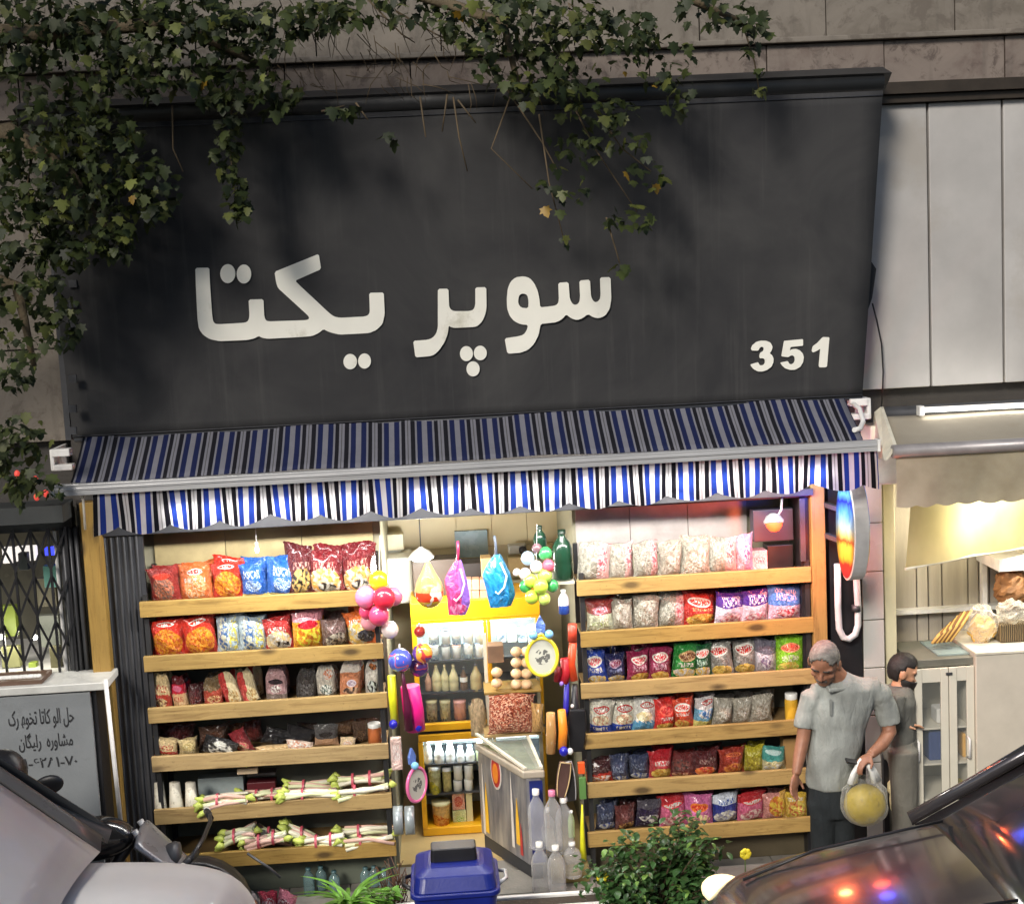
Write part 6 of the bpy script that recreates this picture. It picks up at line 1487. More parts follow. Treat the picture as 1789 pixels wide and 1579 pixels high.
ld = bpy.data.lights.new('warm_light', 'POINT'); ld.energy = 24; ld.color = (1, 0.88, 0.62); ld.shadow_soft_size = 0.04
lo = bpy.data.objects.new('warm_light', ld); COL.objects.link(lo); lo.parent = lb_
# ceiling lamp of the bakery
q = P(1740, 880, -0.15); q.z = 2.5
tl_ = thing('ceiling_lamp', 'flat white ceiling lamp of the bakery', 'lamp', (3.3, -0.1, 2.55))
mb = MB(); mb.box(3.0, 3.6, -0.15, -0.05, 2.55, 2.6); mb.build('housing', M_WHITE, tl_)
mb = MB(); mb.box(3.01, 3.59, -0.14, -0.06, 2.54, 2.549); mb.build('diffuser', emit('ceil_glow', (1, 0.95, 0.85), 4), tl_)
ld = bpy.data.lights.new('ceiling_light', 'AREA'); ld.shape = 'RECTANGLE'; ld.size = 0.6; ld.size_y = 0.1; ld.energy = 22; ld.color = (1, 0.92, 0.78)
lo = bpy.data.objects.new('ceiling_light', ld); COL.objects.link(lo); lo.parent = tl_; lo.location = (0, 0, -0.02)
# glass door cabinet
YC = -0.18
a, b, za, zb = xz(1598, 1152, 1704, 1430, YC)
za = 0.02
ct = thing('glass_door_cabinet', 'cream double door glass cabinet with white handles', 'cabinet', ((a + b) / 2, YC, za))
M_CAB = mat('cabinet_cream', S(212, 207, 190), 0.4, var=0.05)
mb = MB(); mb.box(a, b, YC + 0.02, YC + 0.5, zb - 0.05, zb); mb.build('top', mat('cab_top', S(110, 110, 100), 0.4), ct, bevel=0.004)
mb = MB(); mb.box(a, b, YC + 0.02, YC + 0.5, za, za + 0.2); mb.box(a, a + 0.02, YC + 0.03, YC + 0.5, za + .201, zb - .051); mb.box(b - 0.02, b, YC + 0.03, YC + 0.5, za + .201, zb - .051); mb.box(a + .021, b - .021, YC + 0.48, YC + 0.5, za + .201, zb - .051)
mb.build('body', M_CAB, ct)
mid = (a + b) / 2 + 0.03
for (p, q_, hs) in ((a + 0.005, mid - 0.003, a + 0.015), (mid + 0.003, b - 0.003, b - 0.05)):
    z0_, z1_ = za + 0.21, zb - 0.055
    w_ = 0.05
    for bx in ((p, p + w_, z0_, z1_), (q_ - w_, q_, z0_, z1_)):
        mb = MB(); mb.box(bx[0], bx[1], YC, YC + 0.019, bx[2], bx[3]); mb.build('door_stile', M_CAB, ct, bevel=0.003)
    for bx in ((p + w_ + .001, q_ - w_ - .001, z0_, z0_ + 0.08), (p + w_ + .001, q_ - w_ - .001, z1_ - 0.09, z1_)):
        mb = MB(); mb.box(bx[0], bx[1], YC + .001, YC + 0.018, bx[2], bx[3]); mb.build('door_rail', M_CAB, ct)
    mb = MB(); mb.box(p + w_, q_ - w_, YC + 0.008, YC + 0.012, z0_ + 0.08, z1_ - 0.09); mb.build('door_pane', M_GLASS, ct)
    zh = P(1600, 1310, YC).z
    mb = MB(); mb.tube([(hs, YC, zh + 0.07), (hs, YC - 0.035, zh + 0.06), (hs, YC - 0.035, zh - 0.06), (hs, YC, zh - 0.07)], 0.008, 8); mb.build('handle', M_WHITE, ct)
mb = MB(); mb.box(mid - 0.02, mid + 0.02, YC - 0.012, YC - 0.001, zb - 0.1, zb - 0.085); mb.build('latch', M_DGREY, ct)
for zf in (0.38, 0.62, 0.86):
    mb = MB(); mb.box(a + 0.022, b - 0.022, YC + 0.05, YC + 0.47, za + zf, za + zf + 0.012); mb.build('shelf', M_CAB, ct)
zq = lambda f: za + f + 0.0125
aw_, bw_ = P(1618, 1250, YC + 0.15).x, P(1640, 1250, YC + 0.15).x
mb = MB(); mb.box(aw_, bw_, YC + 0.1, YC + 0.25, zq(0.62), zq(0.62) + 0.2); tag(small('folded_cloth', 'folded blue cloth inside the cabinet behind the left glass door', 'cloth', [('cloth', mb, mat('blue_cloth', S(50, 70, 120), 0.7), 0.01)]))
for k, (px, c_, hh) in enumerate(((1640, (206, 206, 200), 0.1), (1684, (206, 160, 80), 0.16), (1690, (196, 190, 180), 0.12), (1680, (214, 196, 70), 0.06))):
    x_ = P(px, 1250, YC + 0.2).x; f = (0.86, 0.62, 0.86, 0.38)[k]
    mb = MB(); mb.box(x_ - 0.04, x_ + 0.04, YC + 0.12, YC + 0.24, zq(f), zq(f) + hh)
    small('cabinet_box', ['white box on the upper cabinet shelf, left door', 'tan bread pack on the middle cabinet shelf, right door', 'pale box on the upper cabinet shelf, right door', 'flat yellow pack on the lower cabinet shelf, right door'][k], 'box', [('box', mb, mat('cabbox%d' % k, S(*c_), 0.5), 0.01)], 'goods in the glass cabinet')
cab_top = zb
# white counter slab right of the cabinet
a, b, za, zb = xz(1706, 1142, 1800, 1425, -0.2)
mb = MB(); mb.box(a, b + 1.0, -0.2, 0.35, 0.0, zb); m2 = MB(); m2.box(a - 0.004, b + 1.01, -0.21, 0.36, zb + 0.001, zb + 0.02)
small('counter', 'white panelled shop counter at the right edge', 'counter', [('panel', mb, mat('counter_white', S(200, 192, 176), 0.4, var=0.06), 0.006), ('top', m2, M_CREAM, 0.004)])
counter_top = zb + 0.02
# glass tray with bread, bags and crates on top
a, b, za, zb = xz(1630, 1130, 1740, 1146, 0.0)
mb = MB(); mb.box(a, b + 0.5, -0.1, 0.25, cab_top + 0.002, cab_top + 0.012); mb.build('x', None) if False else None
tr = tag(mb.build('glass_tray', clear('tray_glass', S(150, 170, 170), 0.4), bevel=0.0), 'greenish glass tray on top of the cabinet under the bread', 'tray')
# breadstick fan
M_CRUST = mat('crust', S(206, 166, 90), 0.6, var=0.2, scale=10)
M_CRD = mat('crust_dark', S(120, 84, 44), 0.6)
fan = thing('bread_sticks', 'fanned pile of striped golden bread sticks on the cabinet', 'bread', tuple(P(1655, 1125, 0.0)))
for k in range(9):
    f = k / 8
    p0 = P(1628 + 4 * k, 1124 - 0.5 * k, 0.02); p1 = P(1650 + 6 * k, 1098 - 5.5 * k if k < 5 else 1070 - 1.5 * (k - 5), 0.08)
    mb = MB(); mb.tube([p0, p0.lerp(p1, 0.5) + Vector((0, -0.02, 0.012)), p1], [0.009, 0.013, 0.009], 6); mb.build('stick', (M_CRUST, M_CRD)[k % 2], fan)
def crumpled(name, label, cat, px0, py0, px1, py1, Y, m, dep=0.15, seed=1):
    a, b, za, zb = R(px0, py0, px1, py1, Y)
    o_ = Vector((seed * 3.1, 0, 0))
    mb = MB()
    def f(u, v):
        th, ph = 2 * math.pi * u, math.pi * v
        d = Vector((math.cos(th) * math.sin(ph), math.sin(th) * math.sin(ph), -math.cos(ph)))
        r = 1 + 0.28 * mnoise.noise(d * 2.2 + o_) + 0.14 * mnoise.noise(d * 6 + o_)
        return Vector(((a + b) / 2 + d.x * r * (b - a) / 2, Y + d.y * r * dep / 2, (za + zb) / 2 + d.z * r * (zb - za) / 2))
    mb.grid(f, 28, 18, smooth=False)
    return small(name, label, cat, [(name, mb, m)])
M_POLY = clear('poly_film', S(226, 222, 206), 0.22, 0.15)
crumpled('bread_bag', 'crumpled clear bag of pale bread beside the stick fan', 'bag', 1688, 1058, 1742, 1120, 0.05, M_POLY, 0.2, 1)
crumpled('bread_bag', 'crumpled whitish bag at the right edge above the wicker crate', 'bag', 1742, 1048, 1795, 1090, 0.05, M_POLY, 0.2, 2)
crumpled('loaf', 'pale loaf inside the crumpled bag on the cabinet', 'bread', 1694, 1075, 1738, 1122, 0.06, M_CRUST, 0.13, 3)
t = NT('wicker'); w1 = t.n('TexWave', i_Scale=22, i_Distortion=1.5); t.t.links.new(t.coord('Object'), w1.inputs['Vector'])
t.fin(t.ramp(w1.outputs[0], [(0.2, S(60, 50, 34)), (0.8, S(130, 112, 80))]), 0.7); t.bump(w1.outputs[0], 0.8, 0.01)
M_WICK = t.m
a, b, za, zb = xz(1748, 1090, 1800, 1128, -0.02)
mb = MB(); mb.box(a, b + 0.2, -0.02, 0.25, counter_top + 0.002, zb)
small('wicker_crate', 'dark wicker crate at the right edge on the counter', 'crate', [('crate', mb, M_WICK, 0.01)])
crumpled('bread_heap', 'brown heap of crusty flat bread high at the right edge', 'bread', 1738, 992, 1800, 1065, 0.2, mat('brown_bread', S(120, 84, 48), 0.7, var=0.35, scale=9, bump=0.5), 0.25, 5)
# pale sacks behind the man
crumpled('flour_sack', 'pale cream sack behind the man at the cabinet foot', 'sack', 1553, 1345, 1586, 1420, -0.15, mat('sack_cream', S(206, 196, 150), 0.6), 0.16, 7)
mb = MB(); a, b, za, zb = xz(1544, 1318, 1553, 1400, -0.12); mb.box(a, b, -0.12, -0.08, 0, zb); small('black_pole', 'short black pole by the cream sack', 'pole', [('pole', mb, M_BLACK)])

# ================================================================== left neighbour
ls = thing('shuttered_shop', 'dark neighbouring shop at the left with scissor gate', 'shopfront', (-3.4, 0.2, 0))
zc_ = P(60, 930, 0).z
mb = MB(); mb.box(-6, xL - 0.02, 0.02, 0.118, zc_, 2.62)
mb.box(-6, xL + 0.0, -0.25, 0.015, P(60, 915, -0.25).z, P(60, 885, -0.25).z)
mb.build('shop_header', mat('header_dark', (0.03, 0.034, 0.034), 0.6), ls)
mb = MB(); mb.box(-6, -2.78, 1.2, 1.24, 0, 2.62); mb.box(-2.78, -2.72, 0.12, 1.24, 0, 2.62); mb.build('inner_wall', mat('inner_grey', S(120, 116, 100), 0.7, var=0.3, scale=3), ls)
zsill = P(40, 1190, 0).z
mb = MB(); mb.box(-6, -2.72, 0.1, 1.2, zsill - 0.05, zsill - 0.002); mb.build('window_sill', M_WHITE, ls)
# ribbed dark jamb strips
for px in (120, 132, 143):
    x_ = P(px, 1050, 0.0).x
    mb = MB(); mb.tube([(x_, 0.0, zsill - 0.02), (x_, 0.0, zc_ + 0.02)], 0.016, 8); mb.build('jamb_tube', M_DGREY, ls)
x_ = P(106, 1050, 0.06).x
mb = MB(); mb.box(x_ - 0.01, x_ + 0.012, 0.05, 0.09, zsill - 0.02, zc_ + 0.02); mb.build('frame', M_WHITE, ls)
mb = MB(); mb.box(x_ + 0.03, xL, 0.03, 0.1, 0, zc_ + 0.01); mb.build('jamb', M_DARK, ls)
# scissor gate, bar by bar
gt = thing('scissor_gate', 'dark folding scissor gate across the left shop window', 'gate', (-3.1, -0.02, zsill))
xg0, xg1 = P(-30, 1050, -0.02).x, P(125, 1050, -0.02).x
zg0, zg1 = zsill, zc_ + 0.03
nb = 6
sp = (xg1 - xg0) / (nb - 1)
for k in range(nb):
    x_ = xg0 + k * sp
    mb = MB(); mb.box(x_ - 0.007, x_ + 0.007, -0.03, -0.012, zg0, zg1); mb.build('upright_bar', M_BLACK, gt)
for k in range(nb - 1):
    for j in range(3):
        zc0 = zg0 + (0.12 + j * 0.3) * (zg1 - zg0); hh = 0.26 * (zg1 - zg0)
        x_ = xg0 + k * sp
        if zc0 + hh > zg1: continue
        mb = MB(); mb.bar((x_, -0.034, zc0), (x_ + sp, -0.034, zc0 + hh), 0.005, 0.014); mb.build('lattice_bar', M_BLACK, gt)
        mb = MB(); mb.bar((x_, -0.008, zc0 + hh), (x_ + sp, -0.008, zc0), 0.005, 0.014); mb.build('lattice_bar', M_BLACK, gt)
# window goods
def wbox(px0, py0, px1, py1, Y, c_, name, label, cat, em=0):
    a, b, za, zb = R(px0, py0, px1, py1, Y)
    mb = MB(); mb.box(a, b, Y, Y + 0.06, za, zb)
    return small(name, label, cat, [(name, mb, emit('glow_' + name, S(*c_), em) if em else mat('w_%d_%d' % (px0, py0), S(*c_), 0.5), 0.004)])
wbox(4, 957, 22, 984, 0.6, (226, 220, 214), 'lit_sign', 'small lit white panel behind the gate, far left', 'sign', 0.9)
wbox(26, 955, 62, 980, 0.6, (226, 216, 210), 'lit_sign', 'lit pinkish white panel behind the gate with a dark frame before it', 'sign', 0.9)
wbox(32, 966, 48, 996, 0.5, (60, 66, 66), 'dark_frame', 'small dark frame in front of the lit white panel', 'frame')
wbox(78, 957, 98, 970, 0.6, (50, 60, 230), 'blue_light', 'small blue glowing light behind the scissor gate', 'light', 2.0)
wbox(76, 988, 102, 1026, 0.5, (96, 150, 140), 'teal_box', 'teal box behind the scissor gate under the blue light', 'box')
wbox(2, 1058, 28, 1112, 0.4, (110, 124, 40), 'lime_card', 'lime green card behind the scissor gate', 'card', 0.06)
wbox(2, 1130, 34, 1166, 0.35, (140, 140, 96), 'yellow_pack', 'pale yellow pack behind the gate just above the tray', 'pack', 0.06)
wbox(50, 1158, 64, 1178, 0.35, (150, 170, 70), 'green_pack', 'small green pack behind the gate just above the sill', 'pack')
wbox(60, 1010, 98, 1060, 0.6, (110, 104, 84), 'brown_carton', 'brown carton in the dim left shop window', 'carton')
wbox(66, 1075, 104, 1130, 0.5, (130, 134, 124), 'grey_carton', 'grey carton low in the left shop window', 'carton')
wbox(88, 1130, 106, 1186, 0.3, (120, 116, 84), 'tan_carton', 'tan carton at the right end of the left shop window', 'carton')
for k, (px, py) in enumerate(((2, 1112), (61, 1113))):
    q = P(px, py, 0.3); lb_ = thing('spot_bulb', 'small white glaring bulb behind the gate, %s' % ['at the very left edge', 'at its middle'][k], 'lamp', tuple(q))
    mb = MB(); mb.ell(q, 0.018, 10, 8); mb.build('bulb', emit('spot_glow', (1, 1, 0.95), 5), lb_)
    mb = MB(); mb.tube([q, q + Vector((0, 0.1, 0))], 0.008, 6); mb.build('stem', M_BLACK, lb_)
    ld = bpy.data.lights.new('spot_light', 'POINT'); ld.energy = 1.6; ld.color = (1, 0.95, 0.8); ld.shadow_soft_size = 0.02
    lo = bpy.data.objects.new('spot_light', ld); COL.objects.link(lo); lo.parent = lb_; lo.location = (0, -0.03, 0)
# wooden tray with white pebbles
a, b, za, zb = R(-30, 1190, 74, 1214, -0.28)
ty = thing('wooden_tray', 'brown wooden tray holding white pebbles on the left counter', 'tray', ((a + b) / 2, -0.28, za))
mb = MB(); mb.box(a, b, -0.28, -0.26, za, zb); mb.box(a, b, -0.06, -0.04, za, zb); mb.box(b - 0.02, b, -0.259, -0.061, za, zb); mb.build('rim', mat('tray_brown', S(96, 74, 60), 0.6), ty)
mb = MB(); mb.box(a, b - 0.021, -0.259, -0.061, za, za + 0.02); mb.build('floor', mat('tray_brown', S(96, 74, 60), 0.6), ty)
for k in range(11):
    px = [3, 8, 13, 18, 24, 30, 36, 44, 54, 62, 68][k]
    q = P(px, 1186 - random.uniform(-3, 4), -0.17)
    mb = MB(); mb.ell((0, 0, 0), (random.uniform(0.02, 0.034), 0.02, 0.015), 9, 6)
    o = mb.build('pebble', M_WHITE); o.location = (q.x, q.y, zb - 0.005); tag(o, 'smooth white pebble, %s from the left in the wooden tray' % ORD[k], 'pebble', 'white pebbles in the tray')
mb = MB(); mb.box(a + 0.01, b - 0.03, -0.25, -0.07, za + 0.021, zb - 0.012); o = mb.build('gravel', mat('gravel_brown', S(110, 90, 70), 0.8, var=0.4, scale=60), ty)
# counter block under it with the grey painted board
a, b, za, zb = R(-60, 1188, 188, 1203, -0.3)
zslab = zb - 0.03
ctn = thing('street_counter', 'white topped counter block left of the pine post', 'counter', ((a + b) / 2, -0.2, 0))
mb = MB(); mb.box(a, b, -0.33, 0.0, zslab - 0.05, zslab - 0.0); mb.build('top', mat('slab_white', S(196, 196, 190), 0.4), ctn, bevel=0.006)
mb = MB(); mb.box(a, P(178, 1330, -0.28).x, -0.28, 0.0, 0.0, zslab - 0.052); mb.build('body', M_BLACK, ctn)
bd = thing('painted_board', 'grey board with black Persian lettering and a phone number', 'sign board', ((a + b) / 2, -0.31, 0))
a2, b2, za2, zb2 = R(-60, 1215, 168, 1460, -0.31)
mb = MB(); mb.box(a2, b2, -0.31, -0.285, 0.02, zb2); mb.build('board', mat('board_grey', S(128, 132, 134), 0.5, var=0.1, scale=2, dirt=(S(110, 112, 112), 2, 0.6)), bd, bevel=0.003)
def text(body, px, pyt, pyb, px1, label):
    cu = bpy.data.curves.new('lettering', 'FONT'); cu.body = body; cu.size = 1.0; cu.offset = 0.012; cu.extrude = 0.0
    tmp = bpy.data.objects.new('tmp', cu); COL.objects.link(tmp)
    me = bpy.data.meshes.new_from_object(tmp.evaluated_get(bpy.context.evaluated_depsgraph_get()))
    bpy.data.objects.remove(tmp)
    xs = [v.co.x for v in me.vertices]; ys = [v.co.y for v in me.vertices]
    a, b, za, zb = R(px, pyt, px1, pyb, -0.315)
    for v in me.vertices:
        v.co = Vector((a + (v.co.x - min(xs)) / (max(xs) - min(xs)) * (b - a), -0.3135, za + (v.co.y - min(ys)) / (max(ys) - min(ys)) * (zb - za))) - W[bd.name]
    me.materials.append(mat('paint_black', (0.02, 0.02, 0.022), 0.6))
    o = bpy.data.objects.new('lettering', me); COL.objects.link(o); o.parent = bd; tag(o, kind='stuff')
text('\ufb8e\ufead \ufbad\ufeee\ufea8\ufe97 \ufe8e\ufe97\ufe8e\ufb90 \ufeee\ufedf\ufe8d \ufede\ufea3', 14, 1238, 1273, 129, 'first')
text('\ufee5\ufe8e\ufb95\ufbff\ufe8d\ufead  \ufee9\ufead\ufeed\ufe8e\ufeb8\ufee3', 32, 1278, 1312, 127, 'second')
text('\u06f1-\u06f6\u06f2\u06f8\u06f1-\u06f7\u06f0', 42, 1322, 1340, 135, 'third')
# leaning white pipe before the post
mb = MB(); mb.tube([P(184, 1186, -0.36), P(213, 1455, -0.36)], 0.014, 8)
small('white_pipe', 'thin white pipe leaning in front of the pine post', 'pipe', [('pipe', mb, M_WHITE)])
# small red lights hanging in the dark at the left
for k, (px, py) in enumerate(((62, 838), (80, 862), (64, 868), (30, 828))):
    q = P(px, py, -0.3)
    mb = MB(); mb.ell((0, 0, 0), (0.018, 0.018, 0.024), 8, 6); o = mb.build('fairy_light', emit('fairy_red', S(206, 70, 60), 0.5)); o.location = q
    tag(o, 'dull red light in the leaves left of the awning, %s' % ['highest right', 'nearest the bar', 'lowest', 'leftmost'][k], 'light', 'red lights at the left')
# ================================================================== people
def loft(mb, rings, n=20):
    """closed stack of elliptic rings: (centre, rx, ry)"""
    v, f = [], []
    for c, rx, ry in rings:
        for k in range(n):
            a = 2 * math.pi * k / n
            v.append(Vector(c) + Vector((rx * math.cos(a), ry * math.sin(a), 0)))
    for i in range(len(rings) - 1):
        for k in range(n):
            k2 = (k + 1) % n
            f.append((i * n + k, i * n + k2, (i + 1) * n + k2, (i + 1) * n + k))
    f.append(tuple(range(n - 1, -1, -1)))
    f.append(tuple((len(rings) - 1) * n + k for k in range(n)))
    mb.add(v, f, None, True)

def fuse(mb, name, m, voxel, loc, parent=None, smooth=4, folds=0.0, fscale=9.0, fz=0.6, cut=None):
    """one continuous skin over the overlapping volumes of mb"""
    me = mb.mesh('raw', (0, 0, 0))
    tmp = bpy.data.objects.new('raw', me); COL.objects.link(tmp)
    md = tmp.modifiers.new('r', 'REMESH'); md.mode = 'VOXEL'; md.voxel_size = voxel
    ms = tmp.modifiers.new('s', 'SMOOTH'); ms.iterations = smooth; ms.factor = 0.5
    out = bpy.data.meshes.new_from_object(tmp.evaluated_get(bpy.context.evaluated_depsgraph_get()))
    bpy.data.objects.remove(tmp)
    if folds:
        ns = [v.normal.copy() for v in out.vertices]
        for v, nn in zip(out.vertices, ns):
            p = v.co
            d = mnoise.noise(Vector((p.x * fscale, p.y * fscale, p.z * fscale * fz))) + 0.5 * mnoise.noise(Vector((p.x * fscale * 2.3 + 5, p.y * fscale * 2.3, p.z * fscale * 1.3)))
            v.co = p + nn * (d * folds)
    out.transform(Matrix.Translation(-Vector(loc)))
    out.name = name
    out.materials.clear(); out.materials.append(m)
    out.polygons.foreach_set('use_smooth', [True] * len(out.polygons))
    o = bpy.data.objects.new(name, out); COL.objects.link(o)
    if parent: o.parent = parent
    else: o.location = loc
    W[o.name] = Vector(loc)
    return o

def skin_mat(name, c):
    t = NT(name)
    n = t.noise(t.coord('Object'), 14, 4)
    t.fin(t.ramp(n, [(0.3, tuple(k * 0.78 for k in c)), (0.7, tuple(min(1, k * 1.12) for k in c))]), 0.5)
    t.p.inputs['Subsurface Weight'].default_value = 0.08
    t.p.inputs['Subsurface Radius'].default_value = (0.02, 0.008, 0.005)
    t.bump(t.noise(t.coord('Object'), 120, 2), 0.1, 0.003)
    return t.m
def cloth_mat(name, c, var=0.12):
    t = NT(name)
    n = t.noise(t.coord('Object'), 5, 5, 0.6)
    t.fin(t.ramp(n, [(0.3, tuple(k * (1 - var) for k in c)), (0.7, tuple(min(1, k * (1 + var)) for k in c))]), 0.85, spec=0.2)
    t.bump(t.noise(t.coord('Object', (1.4, 1.4, 0.5)), 15, 5, 0.6, 1.2), 0.55, 0.02)
    return t.m

def head_into(mb, c, fwd, up, s=1.0):
    f = Vector(fwd).normalized(); r = f.cross(Vector(up)).normalized(); u = r.cross(f)
    M = Matrix((r, f, u)).transposed()
    at = lambda a, b, d: Vector(c) + (r * a + f * b + u * d) * s
    E_ = lambda a, b, d, rr, nu=16, nv=11: mb.ell(at(a, b, d), tuple(k * s for k in rr), nu, nv, M=M)
    E_(0, -0.012, 0.02, (0.077, 0.097, 0.1), 22, 16)
    E_(0, 0.03, -0.045, (0.06, 0.06, 0.075))
    E_(0, 0.048, -0.088, (0.04, 0.04, 0.03))
    for sg in (-1, 1):
        E_(sg * 0.034, 0.068, 0.03, (0.03, 0.016, 0.011), 10, 7)       # brow
        E_(sg * 0.04, 0.058, -0.022, (0.025, 0.022, 0.02), 10, 7)       # cheek
        E_(sg * 0.08, -0.005, -0.005, (0.012, 0.026, 0.036), 10, 8)      # ear
    mb.tube([at(0, 0.075, 0.022), at(0, 0.094, 0.0), at(0, 0.106, -0.024)], [0.008 * s, 0.011 * s, 0.015 * s], 8)
    for sg in (-1, 1): E_(sg * 0.013, 0.09, -0.028, (0.01, 0.012, 0.009), 8, 6)
    E_(0, 0.078, -0.052, (0.026, 0.012, 0.006), 10, 6)
    E_(0, 0.074, -0.064, (0.023, 0.012, 0.007), 10, 6)
    return at, M

def shell(name, at, M, s, r, keep, m, parent, c=(0, -0.012, 0.02), rough=0.0012, nu=40, nv=28):
    """hair or beard: the patch of an ellipsoid over the head kept by keep(a, b, d)"""
    mb = MB()
    v, f = [], []
    for j in range(nv + 1):
        for i in range(nu):
            th, ph = 2 * math.pi * i / nu, math.pi * j / nv
            d_ = Vector((math.sin(ph) * math.cos(th), math.sin(ph) * math.sin(th), -math.cos(ph)))
            k = 1 + 0.03 * mnoise.noise(d_ * 5) + 0.02 * mnoise.noise(d_ * 13)
            v.append((c[0] + r[0] * k * d_.x, c[1] + r[1] * k * d_.y, c[2] + r[2] * k * d_.z))
    for j in range(nv):
        for i in range(nu):
            q = (j * nu + i, j * nu + (i + 1) % nu, (j + 1) * nu + (i + 1) % nu, (j + 1) * nu + i)
            m_ = [sum(v[n_][z] for n_ in q) / 4 for z in range(3)]
            if keep(*m_): f.append(q)
    used = sorted({n_ for q in f for n_ in q}); ix = {n_: k for k, n_ in enumerate(used)}
    mb.add([at(*v[n_]) for n_ in used], [tuple(ix[n_] for n_ in q) for q in f], None, True)
    return mb.build(name, m, parent, sol=0.006)

def hand_into(mb, wrist, d, nrm, side, curl, s=1.0, spread=0.012):
    """palm, four fingers of unequal length and a thumb leaving the side of the palm"""
    d = Vector(d).normalized(); n = Vector(nrm); n = (n - d * n.dot(d)).normalized(); w_ = d.cross(n) * side
    M = Matrix((w_, d, n)).transposed()
    wrist = Vector(wrist)
    mb.ell(wrist + d * 0.05 * s, (0.042 * s, 0.056 * s, 0.018 * s), 14, 10, M=M)
    for k, (off, ln) in enumerate(((-0.031, 0.064), (-0.011, 0.078), (0.01, 0.082), (0.03, 0.073))):
        p = wrist + d * (0.088 - 0.004 * abs(k - 2)) * s + w_ * off * s
        pts = [p - d * 0.02 * s, p]
        dr = (d + w_ * (off * spread * 40)).normalized()
        ang = 0
        for seg in (0.42, 0.33, 0.25):
            ang += curl * (0.8 if seg == 0.42 else 1.0)
            dd = dr * math.cos(ang) + n * math.sin(ang)
            pts.append(pts[-1] + dd * ln * seg * s)
        mb.tube(pts, [0.0095 * s, 0.0095 * s, 0.009 * s, 0.008 * s, 0.0065 * s], 8)
    p = wrist + d * 0.03 * s + w_ * 0.034 * s
    t1 = p + (d * 0.6 + w_ * 0.7 + n * 0.3).normalized() * 0.035 * s
    t2 = t1 + (d * 0.85 + w_ * 0.25 + n * 0.5).normalized() * 0.032 * s
    mb.tube([p - w_ * 0.012 * s, p, t1, t2], [0.012 * s, 0.0125 * s, 0.0105 * s, 0.008 * s], 8)

# ---- the customer with the carrier bag
YM = -0.42
Q = lambda a, b, dy=0.0: P(a, b, YM + dy)
K = 0.00345
SK = skin_mat('skin_brown', S(150, 104, 80))
base = Vector((Q(1455, 1400).x, YM, 0))
mb = MB()
tors = [(1452, 1400, 34, .105), (1451, 1372, 37, .115), (1457, 1320, 44, .135), (1464, 1270, 49, .13), (1471, 1228, 56, .12), (1477, 1200, 50, .095), (1473, 1186, 26, .07)]
loft(mb, [(Q(a, b), r * K * .9, ry * .9) for a, b, r, ry in tors])
mb.tube([Q(1474, 1200, .01), Q(1464, 1182, -.01), Q(1449, 1166, -.04)], [.068, .062, .06], 14)
hc = Q(1440, 1158, -0.06)
at, HM = head_into(mb, hc, (-0.42, -0.74, -0.62), (-0.14, -0.45, 0.9), 1.14)
armL = [Q(1420, 1215), Q(1409, 1250, -.01), Q(1403, 1290, -.03), Q(1397, 1320, -.06), Q(1391, 1352, -.1)]
mb.tube(armL, [.045, .046, .043, .04, .028], 12)
armR = [Q(1533, 1205), Q(1548, 1240, -.01), Q(1554, 1278, -.04), Q(1541, 1300, -.12), Q(1521, 1318, -.19)]
mb.tube(armR, [.046, .046, .045, .041, .029], 12)
mb.tube([Q(1425, 1212), Q(1475, 1196), Q(1530, 1203)], [.045, .06, .045], 12)
hand_into(mb, Q(1391, 1352, -.1), (-0.28, -0.3, -0.9), (0.5, -0.6, 0.1), -1, 0.28, 1.0)
hd = (-0.8, -0.35, -0.42)
hand_into(mb, Q(1521, 1318, -.19), hd, (0.25, 0.2, -0.95), 1, 0.55, 1.0)
lx = [Q(1436, 1400).x, Q(1470, 1400).x]
for x_ in lx:
    mb.tube([(x_, YM, Q(1450, 1400).z), (x_, YM - .02, .47), (x_, YM + .02, .09)], [.085, .058, .042], 12)
    mb.ell((x_, YM - .06, .045), (.042, .12, .035), 12, 8)
man = fuse(mb, 'person', SK, 0.0065, base, smooth=3)
tag(man, 'stooping man in pale grey polo shirt holding a white carrier bag', 'person')
mb = MB()
loft(mb, [(Q(a, b), r * K + .016, ry + .02) for a, b, r, ry in tors[1:]])
mb.tube([armL[0], Q(1411, 1240), Q(1406, 1272, -.015)], [.07, .064, .066], 14)
mb.tube([armR[0], Q(1547, 1235), Q(1555, 1266, -.02)], [.074, .068, .07], 14)
mb.tube([Q(1422, 1213), Q(1475, 1197), Q(1532, 1203)], [.066, .084, .07], 14)
SH = cloth_mat('polo_grey', S(140, 143, 138), 0.25)
mb.ell(Q(1419, 1222), (.07, .075, .07)); mb.ell(Q(1538, 1214), (.075, .08, .075)); fuse(mb, 'polo_shirt', SH, 0.009, base, man, 3, 0.016, 7.0, 0.8)
mb = MB(); mb.tube([Q(1476, 1194, .06), Q(1500, 1190, .0), Q(1478, 1202, -.1), Q(1450, 1206, -.12), Q(1444, 1196, -.02)], [.016] * 5, 8)
fuse(mb, 'collar', SH, 0.006, base, man, 2)
mb = MB(); mb.box(Q(1452, 1225, -.155).x - .009, Q(1452, 1225, -.155).x + .009, YM - .150, YM - .146, Q(1452, 1236).z, Q(1452, 1208).z)
mb.build('placket', SH, man)
mb = MB()
loft(mb, [(Q(1452, 1335), .13, .12), (Q(1451, 1362), .14, .128), (Q(1451, 1400), .142, .13), (Vector((base.x, YM, Q(1452, 1420).z)), .13, .12)])
for x_ in lx:
    mb.tube([(x_, YM, Q(1450, 1400).z), (x_, YM - .02, .47), (x_, YM + .02, .075)], [.1, .082, .07], 14)
